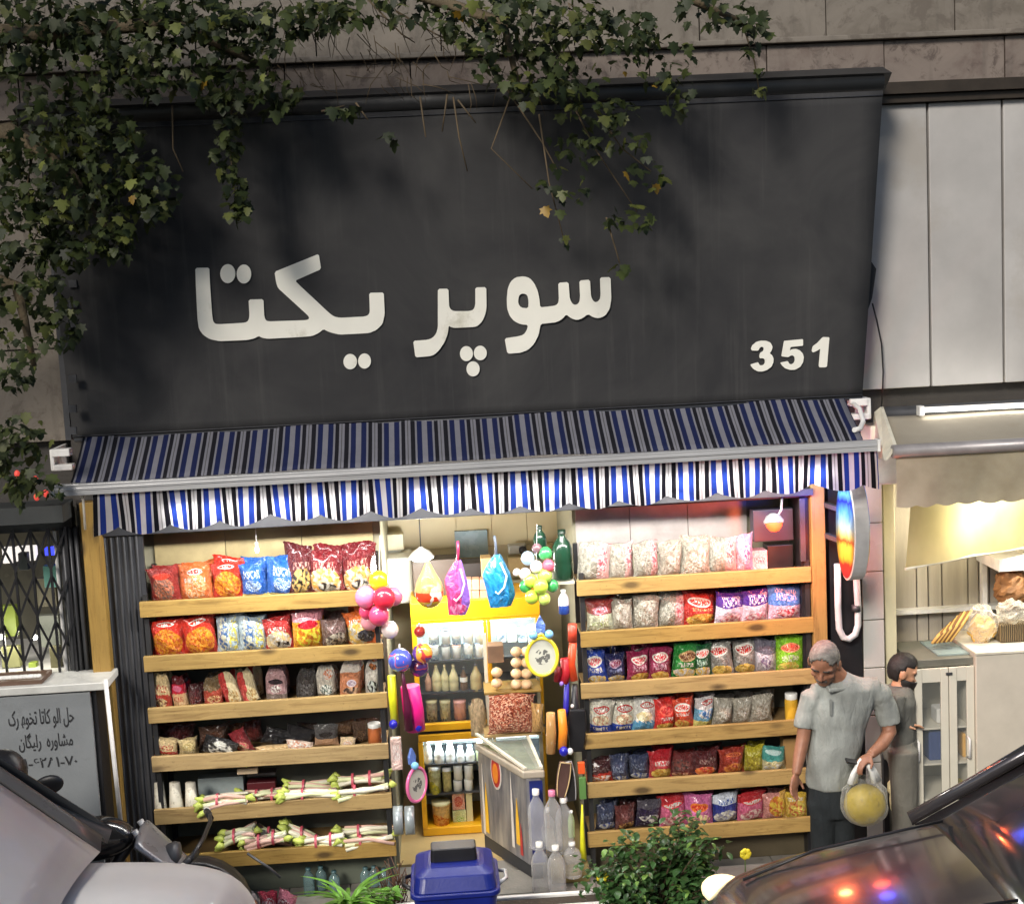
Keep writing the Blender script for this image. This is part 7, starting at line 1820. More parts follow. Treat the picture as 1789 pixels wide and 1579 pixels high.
fuse(mb, 'trousers', cloth_mat('trousers_dark', S(40, 44, 46), 0.25), 0.012, base, man, 2, 0.008, 7.0, 0.5)
for x_ in lx:
    mb = MB(); mb.ell((x_, YM - .06, .045), (.052, .14, .048), 14, 9); mb.build('shoe', M_BLACK, man)
hair = lambda a, b, d: d > 0.0 and b < 0.055 and (d > 0.055 or b < 0.02) 
shell('hair', at, HM, 1, (0.081, 0.101, 0.104), hair, mat('hair_grey', S(112, 108, 102), 0.75, var=0.45, scale=16, bump=0.3, stretch=(1, 3, 3)), man)
for sg in (-1, 1):
    mb = MB(); mb.ell(at(sg * 0.033, 0.068, 0.012), (.0135, .011, .009), 10, 7); mb.build('eye', mat('eye_dark', S(60, 50, 44), 0.3), man)
    mb = MB(); mb.tube([at(sg * 0.012, 0.084, 0.031), at(sg * 0.034, 0.085, 0.037), at(sg * 0.055, 0.07, 0.031)], .005, 6); mb.build('eyebrow', mat('brow_dark', S(64, 56, 50), 0.8), man)
mb = MB(); mb.tube([at(-0.028, 0.086, -0.046), at(0, 0.096, -0.041), at(0.028, 0.086, -0.046)], .0075, 7); mb.build('moustache', mat('moustache_grey', S(84, 76, 70), 0.8), man)

# carrier bag and what it holds
bc = P(1511, 1405, YM - .2)
hr = Q(1508, 1327, -.21)
mb = MB(); mb.ell(bc + Vector((0, 0, 0)), (.13, .1, .13), 22, 16)
ml = mb.build('melon', mat('melon_olive', S(160, 138, 30), 0.5, var=0.22, scale=9, bump=0.25, dirt=(S(112, 98, 22), 22, 0.55)), loc=bc)
tag(ml, 'round olive yellow melon inside the white carrier bag', 'fruit')
bag_ = thing('carrier_bag', 'thin white plastic carrier bag hanging from the stooping man hand', 'bag', tuple(bc))
t = NT('bag_film')
t.fin(S(226, 226, 220), 0.35)
tr = t.n('BsdfTransparent'); tl = t.n('BsdfTranslucent', i_Color=S(226, 226, 220)); mx = t.n('MixShader', i_0=0.4); mx2 = t.n('MixShader')
t.t.links.new(t.p.outputs[0], mx.inputs[1]); t.t.links.new(tl.outputs[0], mx.inputs[2])
lw = t.n('LayerWeight', i_Blend=0.5)
t.set(mx2.inputs[0], t.math('MULTIPLY_ADD', t.math('POWER', lw.outputs['Facing'], 2.0), 0.75, 0.11, clamp=True))
t.t.links.new(tr.outputs[0], mx2.inputs[1]); t.t.links.new(mx.outputs[0], mx2.inputs[2]); t.t.links.new(mx2.outputs[0], t.out.inputs['Surface'])
t.bump(t.noise(t.coord('Object', (1, 1, 0.5)), 18, 4, 0.6, 1.0), 0.6, 0.03)
top_h = hr.z - bc.z
def bagf(u, v):
    th = 2 * math.pi * u
    s_ = -1 + 2 * v
    if s_ < 0.45:
        rr = math.sqrt(max(0.0, 1 - s_ * s_)) * 1.12 if s_ < 0 else 1.12 - 0.25 * s_
        z = s_ * 0.133 if s_ < 0 else s_ * 0.2
    else:
        q = (s_ - 0.45) / 0.55
        rr = 1.0075 - 0.62 * q
        z = 0.09 + (top_h * 0.62 - 0.09) * q
    fold = 1 + (0.05 + 0.12 * max(0, s_)) * math.sin(th * 7 + 3 * s_)
    return bc + Vector((0.128 * rr * fold * math.cos(th), 0.106 * rr * fold * math.sin(th), z))
mb = MB(); mb.grid(bagf, 44, 22); mb.build('film', t.m, bag_)
for sg in (-1, 1):
    mb = MB()
    a0 = bc + Vector((sg * 0.075, 0, top_h * 0.5)); a1 = hr + Vector((sg * 0.012, 0, -0.005))
    for k in range(3):
        off = Vector((0.012 * (k - 1), 0.012 * (k - 1), 0))
        mb.tube([a0 + off * 1.6, a0.lerp(a1, 0.5) + off * 0.8 + Vector((sg * 0.012, 0, 0)), a1 + off * 0.3 + Vector((0, 0, 0.012))], [.022, .017, .01], 7)
    mb.build('handle', mat('bag_white', S(220, 220, 214), 0.4), bag_)
mb = MB(); c_ = Q(1491, 1330, -.2); mb.obox(c_, (.1, .045, .014), (0.3, 0.25, 0.1)); mb_ = mb.build('phone', M_BLACK, loc=c_, bevel=0.004)
tag(mb_, 'small dark phone held in the stooping man hand', 'phone')

# ---- the bakery man behind the cabinet
YN = -0.14
N = lambda a, b, dy=0.0: P(a, b, YN + dy)
KN = 0.0035
b2_ = Vector((N(1568, 1400).x, YN, 0))
SK2 = skin_mat('skin_tan', S(190, 140, 108))
mb = MB()
t2 = [(1570, 1300, 24, .11), (1570, 1285, 25, .12), (1568, 1250, 26, .13), (1566, 1222, 27, .15), (1567, 1206, 22, .12), (1571, 1196, 13, .06)]
loft(mb, [(N(a, b), r * KN * .85, ry * .85) for a, b, r, ry in t2])
mb.tube([N(1570, 1204), N(1573, 1190), N(1576, 1178)], [.055, .05, .05], 12)
at2, HM2 = head_into(mb, N(1579, 1174), (0.9, -0.3, -0.3), (0.15, 0, 1), 0.93)
for sg in (-1, 1):
    ar = [N(1564, 1216, sg * .15), N(1563, 1250, sg * .17), N(1572, 1270, sg * .09)]
    mb.tube(ar, [.045, .038, .028], 10)
    hand_into(mb, ar[-1], (0.9, -0.1 * sg, 0.05), (0, -0.3, -0.9), sg, 0.3)
for sg in (-1, 1):
    mb.tube([(b2_.x + .01, YN + sg * .09, N(1570, 1300).z), (b2_.x + .02, YN + sg * .09, .47), (b2_.x, YN + sg * .1, .08)], [.085, .06, .042], 10)
bm = fuse(mb, 'person', SK2, 0.009, b2_, smooth=2)
tag(bm, 'bearded dark haired man in grey clothes working behind the glass cabinet', 'person')
mb = MB()
loft(mb, [(N(a, b), r * KN + .02, ry + .024) for a, b, r, ry in t2])
for sg in (-1, 1): mb.tube([N(1564, 1214, sg * .14), N(1563, 1249, sg * .17), N(1570, 1266, sg * .11)], [.068, .06, .048], 12)
fuse(mb, 'shirt', cloth_mat('shirt_grey', S(104, 104, 98)), 0.012, b2_, bm, 2, 0.007)
mb = MB()
loft(mb, [(N(1572, 1285), .105, .14), (N(1572, 1305), .11, .15), (N(1572, 1325), .105, .14)])
for sg in (-1, 1): mb.tube([(b2_.x + .01, YN + sg * .09, N(1570, 1300).z), (b2_.x + .02, YN + sg * .09, .47), (b2_.x, YN + sg * .1, .06)], [.1, .085, .07], 12)
fuse(mb, 'trousers', cloth_mat('trousers_grey', S(110, 108, 100)), 0.013, b2_, bm, 2, 0.007)
M_BH = mat('hair_black', S(26, 22, 20), 0.6, var=0.4, scale=16, bump=0.3)
shell('hair', at2, HM2, 0.93, (0.08, 0.106, 0.118), lambda a, b, d: d > (0.015 if b > -0.03 else -0.06) and b < 0.062 and (d > 0.06 or b < 0.01), M_BH, bm)
shell('beard', at2, HM2, 0.93, (0.066, 0.07, 0.088), lambda a, b, d: d < -0.035 and b > -0.01, M_BH, bm, c=(0, 0.034, -0.045))
for sg in (-1, 1):
    mb = MB(); mb.ell(at2(sg * 0.033, 0.068, 0.012), (.0125, .01, .008), 10, 7); mb.build('eye', mat('eye_dark', S(60, 50, 44), 0.3), bm)
    mb = MB(); mb.ell((b2_.x + .05, YN + sg * .1, .04), (.13, .05, .045), 12, 8); mb.build('shoe', M_BLACK, bm)
# ================================================================== street side: bin, plants, vehicles
# blue bin
YBN = -1.07
a, b, za, zb = R(717, 1510, 872, 1579, YBN)
zr = P(795, 1555, YBN - 0.2).z
zl = P(795, 1487, YBN).z
xc, hw = (P(716, 1552, YBN - .2).x + P(874, 1545, YBN - .2).x) / 2, (P(874, 1545, YBN - .2).x - P(716, 1552, YBN - .2).x) / 2
bn = thing('litter_bin', 'dark blue street bin with domed lid and black handle', 'bin', (xc, YBN, 0))
M_BIN = mat('bin_blue', S(22, 36, 120), 0.35, var=0.15, scale=3, dirt=(S(26, 34, 84), 5, 0.6))
def rr(hx, hy, z, r=0.06, n=6):
    o = []
    for cx_, cy_, a0 in ((hx - r, hy - r, 0), (-hx + r, hy - r, 90), (-hx + r, -hy + r, 180), (hx - r, -hy + r, 270)):
        for k in range(n + 1):
            an = rad(a0 + 90 * k / n); o.append(Vector((xc + cx_ + r * math.cos(an), YBN + cy_ + r * math.sin(an), z)))
    return o
def stack(rings, name, m, parent):
    mb = MB(); n = len(rings[0]); v = [p for rg in rings for p in rg]; f = []
    for i in range(len(rings) - 1):
        for k in range(n): f.append((i * n + k, i * n + (k + 1) % n, (i + 1) * n + (k + 1) % n, (i + 1) * n + k))
    f.append(tuple(range(n - 1, -1, -1))); f.append(tuple((len(rings) - 1) * n + k for k in range(n)))
    mb.add(v, f); return mb.build(name, m, parent, bevel=0.006)
hb = hw * 0.94
stack([rr(hb * 0.8, 0.19, 0.08), rr(hb, 0.23, zr - 0.03)], 'body', M_BIN, bn)
stack([rr(hw, 0.25, zr - 0.028), rr(hw, 0.25, zr)], 'rim', M_BIN, bn)
stack([rr(hb * 0.98, 0.235, zr + 0.001), rr(hb * 0.93, 0.2, zr + (zl - zr) * 0.55), rr(hb * 0.72, 0.14, zl - 0.035, 0.05), rr(hb * 0.62, 0.11, zl - 0.03, 0.04)], 'lid', M_BIN, bn)
stack([rr(hb * 0.56, 0.07, zl - 0.034, 0.02), rr(hb * 0.54, 0.065, zl + 0.045, 0.02)], 'lid_handle', M_BLACK, bn)
for sg in (-1, 1):
    mb = MB(); x_ = xc + sg * (hw + 0.02); mb.tube([(xc + sg * hw * 0.97, YBN - .1, zr - .02), (x_ + sg * 0.02, YBN - .05, zr - 0.01), (x_ + sg * 0.02, YBN + .05, zr - 0.01), (xc + sg * hw * 0.97, YBN + .1, zr - .02)], .012, 8); mb.build('side_handle', M_STEEL if sg > 0 else M_BLACK, bn)
for sg in (-1, 1):
    mb = MB(); mb.lathe([(0.0001, -.02), (.08, -.02), (.08, .02), (.0001, .02)], (xc + sg * hb * 0.7, YBN + .16, 0.08), 14, M=Matrix.Rotation(rad(90), 3, 'Y')); mb.build('wheel', M_BLACK, bn)

# planters with plants
def leaf_mesh(name, L, w_, droop, m, fold=0.25, n=5):
    mb = MB(); v, f = [], []
    for i in range(n + 1):
        s_ = i / n
        wd = w_ * (math.sin(math.pi * min(1, 0.06 + s_ * 0.94)) ** 0.8)
        z = -droop * s_ * s_ * L; y = L * s_ * (1 - 0.25 * droop * s_)
        v += [Vector((-wd, y, z + fold * wd)), Vector((0, y, z)), Vector((wd, y, z + fold * wd))]
    for i in range(n):
        for k in range(2): f.append((i * 3 + k, i * 3 + k + 1, i * 3 + k + 4, i * 3 + k + 3))
    mb.add(v, f, None, True)
    me = mb.mesh(name); me.materials.append(m); return me
def leaf_mat(name, c, gloss=0.4, var=0.45):
    t = NT(name)
    n = t.noise(t.coord('Object'), 7, 3)
    oi = t.n('ObjectInfo')
    col = t.ramp(n, [(0.3, tuple(k * (1 - var) for k in c)), (0.7, tuple(min(1, k * (1 + var)) for k in c))])
    hs = t.n('HueSaturation'); t.set(hs.inputs['Color'], col); t.set(hs.inputs['Value'], t.math('MULTIPLY_ADD', oi.outputs['Random'], 0.6, 0.7))
    t.fin(hs.outputs[0], gloss)
    tl = t.n('BsdfTranslucent'); t.t.links.new(hs.outputs[0], tl.inputs[0]); mx = t.n('MixShader', i_0=0.25)
    t.t.links.new(t.p.outputs[0], mx.inputs[1]); t.t.links.new(tl.outputs[0], mx.inputs[2]); t.t.links.new(mx.outputs[0], t.out.inputs['Surface'])
    return t.m
M_LF1 = leaf_mat('leaf_spider', S(110, 160, 60)); M_LF2 = leaf_mat('leaf_bush', S(66, 100, 54), 0.3, 0.5); M_LF3 = leaf_mat('leaf_small', S(90, 140, 50))
M_SOIL = mat('soil', (0.04, 0.03, 0.02), 0.9, bump=0.6)
def place_leaf(me, parent, loc, az, el, roll=0.0, s=1.0, name='leaf'):
    o = bpy.data.objects.new(name, me); COL.objects.link(o); o.parent = parent
    o.location = Vector(loc) - W[parent.name]; o.rotation_euler = (el, roll, az); o.scale = (s, s, s); return o
YPL = -0.74
za_ = P(930, 1572, YPL).z
pl = thing('planter', 'long low pale stone planter box by the kerb', 'planter', (-0.1, YPL, 0))
x0, x1 = -1.25, 1.0
mb = MB()
mb.box(x0, x1, YPL - .10, YPL - .07, 0, za_); mb.box(x0, x1, YPL + .07, YPL + .10, 0, za_); mb.box(x0, x0 + .03, YPL - .069, YPL + .069, 0, za_ - .001); mb.box(x1 - .03, x1, YPL - .069, YPL + .069, 0, za_ - .001)
mb.build('box', M_WHITE, pl, bevel=0.008)
mb = MB(); mb.box(x0 + .031, x1 - .031, YPL - .069, YPL + .069, 0.0, za_ - .02); mb.build('soil', M_SOIL, pl)
# spider plant
q = P(608, 1565, YPL); q.z = za_ + .03
sp_ = thing('spider_plant', 'bright green spider plant with arching narrow leaves left of the blue bin', 'plant', tuple(q))
rg = random.Random(3)
LS = [leaf_mesh('leaf', 0.3, 0.013, 0.75 + 0.2 * k, M_LF1, 0.3, 7) for k in range(3)]
for k in range(60):
    place_leaf(rg.choice(LS), sp_, q + Vector((rg.uniform(-.03, .03), rg.uniform(-.03, .03), 0)), rg.uniform(0, 6.28), rg.uniform(0.45, 1.35), 0, rg.uniform(0.7, 1.15))
# small leafy plant right of it
q = P(668, 1562, YPL); q.z = za_ + .0
s2 = thing('leafy_plant', 'small leafy green plant between the spider plant and the blue bin', 'plant', tuple(q))
LL = leaf_mesh('leaf', 0.06, 0.018, 0.4, M_LF3)
mb = MB()
for k in range(9):
    e = q + Vector((rg.uniform(-.11, .11), rg.uniform(-.08, .08), rg.uniform(.05, .15)))
    mb.tube([q, q.lerp(e, .5) + Vector((0, 0, .02)), e], .004, 5)
    for j in range(7): place_leaf(LL, s2, q.lerp(e, .35 + .1 * j), rg.uniform(0, 6.28), rg.uniform(-.1, .8), 0, rg.uniform(.7, 1.2))
mb.build('stem', mat('stem_green', S(80, 100, 50), 0.6), s2)
# dry brown plant
q = P(690, 1540, -0.5); q.z = 0.02
s3 = thing('dried_plant', 'withered brown plant beside the end of the left rack', 'plant', tuple(q))
mb = MB()
for k in range(34):
    e = q + Vector((rg.uniform(-.11, .11), rg.uniform(-.08, .08), rg.uniform(.18, .42)))
    mb.tube([q + Vector((rg.uniform(-.03, .03), 0, 0)), q.lerp(e, .55) + Vector((rg.uniform(-.04, .04), 0, .05)), e, e + Vector((rg.uniform(-.06, .06), -.02, -rg.uniform(.02, .09)))], [.004, .004, .003, .002], 4)
mb.build('dry_stems', mat('dry_brown', S(96, 66, 48), 0.8, var=0.4, scale=30), s3)
# bush
bc_ = P(1140, 1512, -0.95)
bush = thing('bush', 'dense dark green bush of small leaves in front of the right rack', 'bush', (bc_.x, -0.95, 0.0))
mb = MB()
tips = []
for k in range(70):
    d = Vector((rg.gauss(0, 1), rg.gauss(0, 1) * .8, rg.gauss(0.15, 1))).normalized()
    r_ = rg.uniform(.7, 1.12) * (1 + .22 * mnoise.noise(d * 2.1))
    e = bc_ + Vector((d.x * .40, d.y * .30, d.z * .27)) * r_ + Vector((0.0, 0, -.03))
    if e.z < .1: e.z = .1 + rg.uniform(0, .1)
    b0 = Vector((bc_.x + rg.uniform(-.06, .06), -0.95, .12))
    mb.tube([b0, b0.lerp(e, .5) + Vector((0, 0, .03)), e], [.008, .005, .003], 5)
    tips.append((b0, e))
mb.build('twig', mat('twig_brown', S(70, 54, 36), 0.8), bush)
mb = MB(); mb.lathe([(0.0001, 0), (.15, 0), (.19, .2), (.175, .2), (.16, .17), (.0001, .17)], (bc_.x, -0.95, 0), 18); mb.build('pot', mat('pot_dark', S(70, 66, 60), 0.7), bush)
LB = [leaf_mesh('leaf', 0.058, 0.019, 0.3, M_LF2), leaf_mesh('leaf', 0.05, 0.017, 0.2, M_LF2), leaf_mesh('leaf', 0.046, 0.014, 0.5, leaf_mat('leaf_bush_light', S(112, 146, 70), 0.3))]
cnt = 0; rest = MB()
order = sorted(tips, key=lambda t_: t_[1].y)
def scatter(me, mbx, loc, az, el, s_):
    M = Matrix.Translation(loc) @ Matrix.Rotation(az, 4, 'Z') @ Matrix.Rotation(el, 4, 'X') @ Matrix.Scale(s_, 4)
    mbx.add([M @ v.co for v in me.vertices], [tuple(p.vertices) for p in me.polygons], None, True)
for b0, e in order:
    for j in range(40):
        f_ = rg.uniform(.45, 1.06)
        lc = b0.lerp(e, f_) + Vector((rg.uniform(-.05, .05), rg.uniform(-.05, .05), rg.uniform(-.04, .05)))
        az, el, s_ = rg.uniform(0, 6.28), rg.uniform(-.6, .9), rg.uniform(.75, 1.25)
        if f_ > .85 and cnt < 296: place_leaf(rg.choice(LB), bush, lc, az, el, 0, s_); cnt += 1
        else: scatter(rg.choice(LB), rest, lc, az, el, s_)
o = rest.build('foliage', M_LF2, bush); tag(o, kind='stuff')
# yellow flowers near the bush
for k, (px, py, lb) in enumerate(((1052, 1530, 'yellow flower at the left side of the dark bush'), (1302, 1490, 'yellow fruit like bloom right of the dark bush'))):
    q = P(px, py, -0.95 if k == 0 else -0.6)
    fl = thing('flower', lb, 'flower', tuple(q))
    for j in range(7):
        an = j * 6.28 / 7
        mb = MB(); mb.ell(q + Vector((.02 * math.cos(an), -.01, .02 * math.sin(an))), (.018, .01, .018), 8, 6); mb.build('petal', mat('petal_yellow', S(226, 206, 50), 0.5), fl)
    mb = MB(); mb.tube([q + Vector((0, .005, 0)), Vector((q.x, q.y + .02, .1))], .004, 5); mb.build('stem', mat('stem_green', S(80, 100, 50), 0.6), fl)
# things under the racks
for k, (px, pyt) in enumerate(((540, 1515), (562, 1512), (585, 1520), (655, 1512), (672, 1516), (640, 1514))):
    bottle(px - 10, px + 10, pyt, 1578, 0.0 + 0.06 * (k % 2), clear('teal_bottle', S(120, 150, 150), 0.45), mat('teal_cap', S(70, 100, 104), 0.4), '%s teal tinted water bottle behind the spider plant under the left rack' % ['leftmost', 'second', 'third', 'fifth', 'rightmost', 'fourth'][k], 'teal bottles under the left rack', 0.4, z0=0.005, name='water_bottle')
for k, (x_, c_) in enumerate(((445, S(206, 196, 196)), (470, S(170, 40, 66)), (495, S(206, 120, 140)))):
    flop(x_ - 16, 1552, x_ + 18, 1600, (c_, dict(pic=(0.5, 0.5, 0.4, 0.3, S(220, 200, 206), S(150, 30, 56), 8))), -0.25, 0.3 * (k - 1), 0.1, ['whitish', 'crimson', 'pink'][k] + ' packet on the ground under the left rack', 0.003)
mb = MB(); a, b, za, zb = R(420, 1508, 690, 1520, 0.1); mb.box(-2.3, -0.9, 0.12, 0.36, 0.0, 0.27); 
tag(small('low_cabinet', 'grey green low box under the left rack', 'cabinet', [('box', mb, mat('grey_green_box', S(86, 92, 80), 0.6), 0.006)]))
mb = MB(); mb.box(0.42, 1.85, 0.1, 0.36, 0.0, 0.17)
tag(small('low_cabinet', 'dark low box under the right rack', 'cabinet', [('box', mb, mat('dark_box', S(70, 62, 44), 0.6), 0.006)]))

# ------------------------------------------------------------------ cars
def car(name, label, X0, front, Yc, zg, paint, roofy=True, shoulder=1.0, silver=None, Wd=0.86, hs=1.0, split=None):
    """saloon; front = -1 nose to the left, +1 nose to the right; X0 = nose tip"""
    t = thing(name, label, 'car', (X0 - front * 2.2, Yc, zg))
    px = lambda s_: X0 - front * s_            # s: metres back from the nose
    ST = [(0.0, .32, .55, .70), (.06, .24, .70, .80), (.25, .2, .80, .86), (.7, .19, .87, .93), (1.2, .18, .925, .98), (1.45, .18, .95, 1.0), (2.4, .18, .97, 1.0), (3.4, .18, .98, 1.0), (3.9, .2, .97, .98), (4.3, .24, .93, .92), (4.42, .34, .8, .84), (4.46, .42, .62, .76)]
    n = 9
    mb = MB(); v, f = [], []
    for s_, zl_, zt_, wf in ST:
        pts = []
        hw_ = Wd * wf
        zm = zl_ + (zt_ - zl_) * .62
        half = [(hw_ * .92, zl_), (hw_, zl_ + (zm - zl_) * .45), (hw_ * 1.0, zm)]
        for k in range(1, 7):
            an = k / 6 * math.pi / 2
            half.append((hw_ * (math.cos(an) * .42 * shoulder + 1 - .42 * shoulder), zm + (zt_ - zm) * math.sin(an)))
        half.append((0.0, zt_ + .03 * (1 if .1 < s_ < 4.4 else .3)))
        ring = [(y, z) for y, z in half] + [(-y, z) for y, z in half[-2::-1]]
        v += [Vector((px(s_), Yc + y, zg + z)) for y, z in ring]
    m_ = len(ring)
    for i in range(len(ST) - 1):
        for k in range(m_ - 1): f.append((i * m_ + k, i * m_ + k + 1, (i + 1) * m_ + k + 1, (i + 1) * m_ + k))
        f.append((i * m_ + m_ - 1, i * m_, (i + 1) * m_, (i + 1) * m_ + m_ - 1))
    f.append(tuple(range(m_))); f.append(tuple((len(ST) - 1) * m_ + k for k in range(m_ - 1, -1, -1)))
    mb.add(v, f, None, True)
    o = mb.build('body', paint, t); md = o.modifiers.new('sub', 'SUBSURF'); md.levels = md.render_levels = 2
    # greenhouse
    gh = [(1.22, .885, .80), (1.85, 1.2, .68), (2.24, 1.375, .62), (2.5, 1.43, .6), (3.1, 1.41, .6), (3.5, 1.26, .66), (3.95, .985, .78)]
    if split is not None: gh[5], gh[6] = (3.15, 1.26, .66), (3.66, .975, .8)
    C = lambda k, sg, f_=1.0: Vector((px(gh[k][0]), Yc + sg * gh[k][2] * f_, zg + gh[k][1]))
    B = lambda s_, sg: Vector((px(s_), Yc + sg * .80, zg + .955))
    M_GL = mat('car_glass', (0.03, 0.032, 0.034), 0.12, var=0.0, bump=0.0, spec=0.3)
    def sheet(pa, pb, name_, m, na=6, nb_=4, bulge=.03, d=Vector((0, 0, 1)), sol=.006):
        mb = MB()
        def fn(u, v_):
            a_ = pa[0].lerp(pa[1], u); b_ = pb[0].lerp(pb[1], u)
            return a_.lerp(b_, v_) + d * bulge * math.sin(math.pi * u)
        mb.grid(fn, na, nb_); return mb.build(name_, m, t, sol=sol)
    sheet((C(0, -1, .86), C(0, 1, .86)), (C(2, -1, .9), C(2, 1, .9)), 'windscreen', M_GL, 10, 4, .04)
    k_ = -.86 if split is None else split
    sheet((C(6, 1, k_), C(6, 1, .86)), (C(4, 1, k_ * 1.02), C(4, 1, .9)), 'rear_screen', mat('car_screen', (0.1, 0.095, 0.09), 0.3, var=0.0, bump=0.0), 10, 4, .04)
    if split is not None: sheet((C(6, -1, .97), C(6, 1, k_ - .02)), (C(4, -1, .97), C(4, 1, k_ - .02)), 'rear_quarter', paint, 10, 4, .05)
    mb = MB()
    mb.grid(lambda u, v_: C(2, -1).lerp(C(2, 1), u).lerp(C(4, -1).lerp(C(4, 1), u), v_) + Vector((0, 0, .035 * math.sin(math.pi * u) + .035 * math.sin(math.pi * v_))), 12, 8); mb.build('roof', paint, t, sol=.02)
    for sg in (-1, 1):
        for a_, b_ in ((0, 2), (6, 4)):
            mb = MB(); mb.tube([C(a_, sg, .97), C(a_ + (1 if a_ == 0 else -1), sg, 1.0), C(b_, sg, .99)], [.035, .032, .03], 8); mb.build('pillar', mat('pillar_grey', (0.16, 0.15, 0.14), 0.4) if (split is not None and sg > 0) else paint, t)
        mb = MB(); mb.tube([C(2, sg, .99), C(3, sg, 1.02), C(4, sg, .99)], .035, 8); mb.build('roof_rail', paint, t)
        for (s0, s1, k0, k1) in ((1.35, 2.45, 2, 3), (2.52, 3.75, 3, 4)):
            mb = MB(); top0, top1 = C(k0, sg, .98), C(k1, sg, .99)
            top0.x = px(2.05 if k0 == 2 else 2.55); top1.x = px(2.47 if k0 == 2 else 3.15)
            mb.grid(lambda u, v_: B(s0, sg).lerp(B(s1, sg), u).lerp(top0.lerp(top1, u), v_), 6, 4); mb.build('side_window', M_GL, t, sol=.006)
        mb = MB(); mb.bar(B(2.485, sg), Vector((px(2.5), Yc + sg * .6, zg + 1.42)), .06, .02); mb.build('pillar', M_BLACK, t)
        # lamps, wheels, mirrors, door lines
        mb = MB(); mb.ell(Vector((px(.17), Yc + sg * .62, zg + .66)), (.12, .15, .06), 16, 10, M=Matrix.Rotation(-front * sg * .35, 3, 'Z')); mb.build('headlight', emit('headlight_reflection', (1, 0.8, 0.45), 0.9), t)  # warm reflection in the lens, given as a weak emission
        mb = MB(); mb.ell(Vector((px(4.38), Yc + sg * .6, zg + .64)), (.06, .16, .07), 14, 9); mb.build('tail_light', mat('lens_red', S(130, 16, 16), 0.15), t)
        mb = MB(); mb.ell(Vector((px(2.0), Yc + sg * .98, zg + 1.03)), (.06, .11, .075), 14, 9); mb.build('side_mirror', paint, t)
        mb = MB(); mb.tube([Vector((px(2.0), Yc + sg * .8, zg + .98)), Vector((px(2.0), Yc + sg * .92, zg + 1.0))], .02, 8); mb.build('mirror_arm', M_BLACK, t)
        for s_ in (.85, 3.5):
            c_ = Vector((px(s_), Yc + sg * .74, zg + .31)); RY = Matrix.Rotation(rad(90), 3, 'X')
            mb = MB(); mb.lathe([(.2, -.09), (.29, -.1), (.31, -.07), (.31, .07), (.29, .1), (.2, .09)], c_, 28, M=RY); w_ = mb.build('wheel', M_BLACK, t)
            mb = MB(); mb.lathe([(.0001, -.07), (.06, -.08), (.2, -.06), (.2, .06), (.06, .08), (.0001, .07)], c_, 24, M=RY); mb.build('rim', M_STEEL, w_)
        mb = MB(); mb.box(min(px(1.4), px(3.9)), max(px(1.4), px(3.9)), Yc + sg * (Wd + .002) - .006, Yc + sg * (Wd + .002) + .006, zg + .55, zg + .585); mb.build('side_trim', M_BLACK, t)
        for s_ in (2.2, 3.2):
            mb = MB(); mb.tube([Vector((px(s_), Yc + sg * Wd * .985, zg + .8)), Vector((px(s_ + .07), Yc + sg * (Wd + .03), zg + .805)), Vector((px(s_ + .15), Yc + sg * Wd * .985, zg + .8))], .012, 7); mb.build('door_handle', silver or paint, t)
    mb = MB(); mb.box(min(px(-.005), px(.03)), max(px(-.005), px(.03)), Yc - .4, Yc + .4, zg + .42, zg + .55); mb.build('grille', M_BLACK, t, bevel=.01)
    for s_, y_, z_ in ((.3, -.44, .84), (.3, .44, .84)):
        mb = MB(); mb.tube([Vector((px(.22), Yc + y_ * .9, zg + .79)), Vector((px(.6), Yc + y_, zg + .885)), Vector((px(1.05), Yc + y_ * 1.05, zg + .94)), Vector((px(1.3), Yc + y_ * 1.1, zg + .965))], .007, 6); mb.build('bonnet_seam', M_BLACK, t)
    t.scale = (1, 1, hs)
    return t
t = NT('car_dark'); n = t.noise(t.coord('Object'), 3, 3)
t.fin(t.ramp(n, [(0.3, (0.06, 0.054, 0.058)), (0.7, (0.085, 0.078, 0.082))]), 0.2, 0.45, coat=0.6); M_CARD = t.m
t = NT('car_white'); n = t.noise(t.coord('Object'), 2, 4)
t.fin(t.ramp(n, [(0.3, (0.67, 0.66, 0.64)), (0.7, (0.77, 0.76, 0.745))]), 0.5, coat=0.15); M_CARW = t.m
zroad = -0.13
car('parked_car', 'dark metallic car with nose to the left at the lower right corner', 0.76, -1, -2.42, zroad, M_CARD, silver=M_STEEL, hs=1.17)
car('parked_car', 'pale whitish car cut off at the lower left corner', -1.50 - 4.46, -1, -2.42, zroad, M_CARW, shoulder=1.6, hs=1.27, split=0.72)

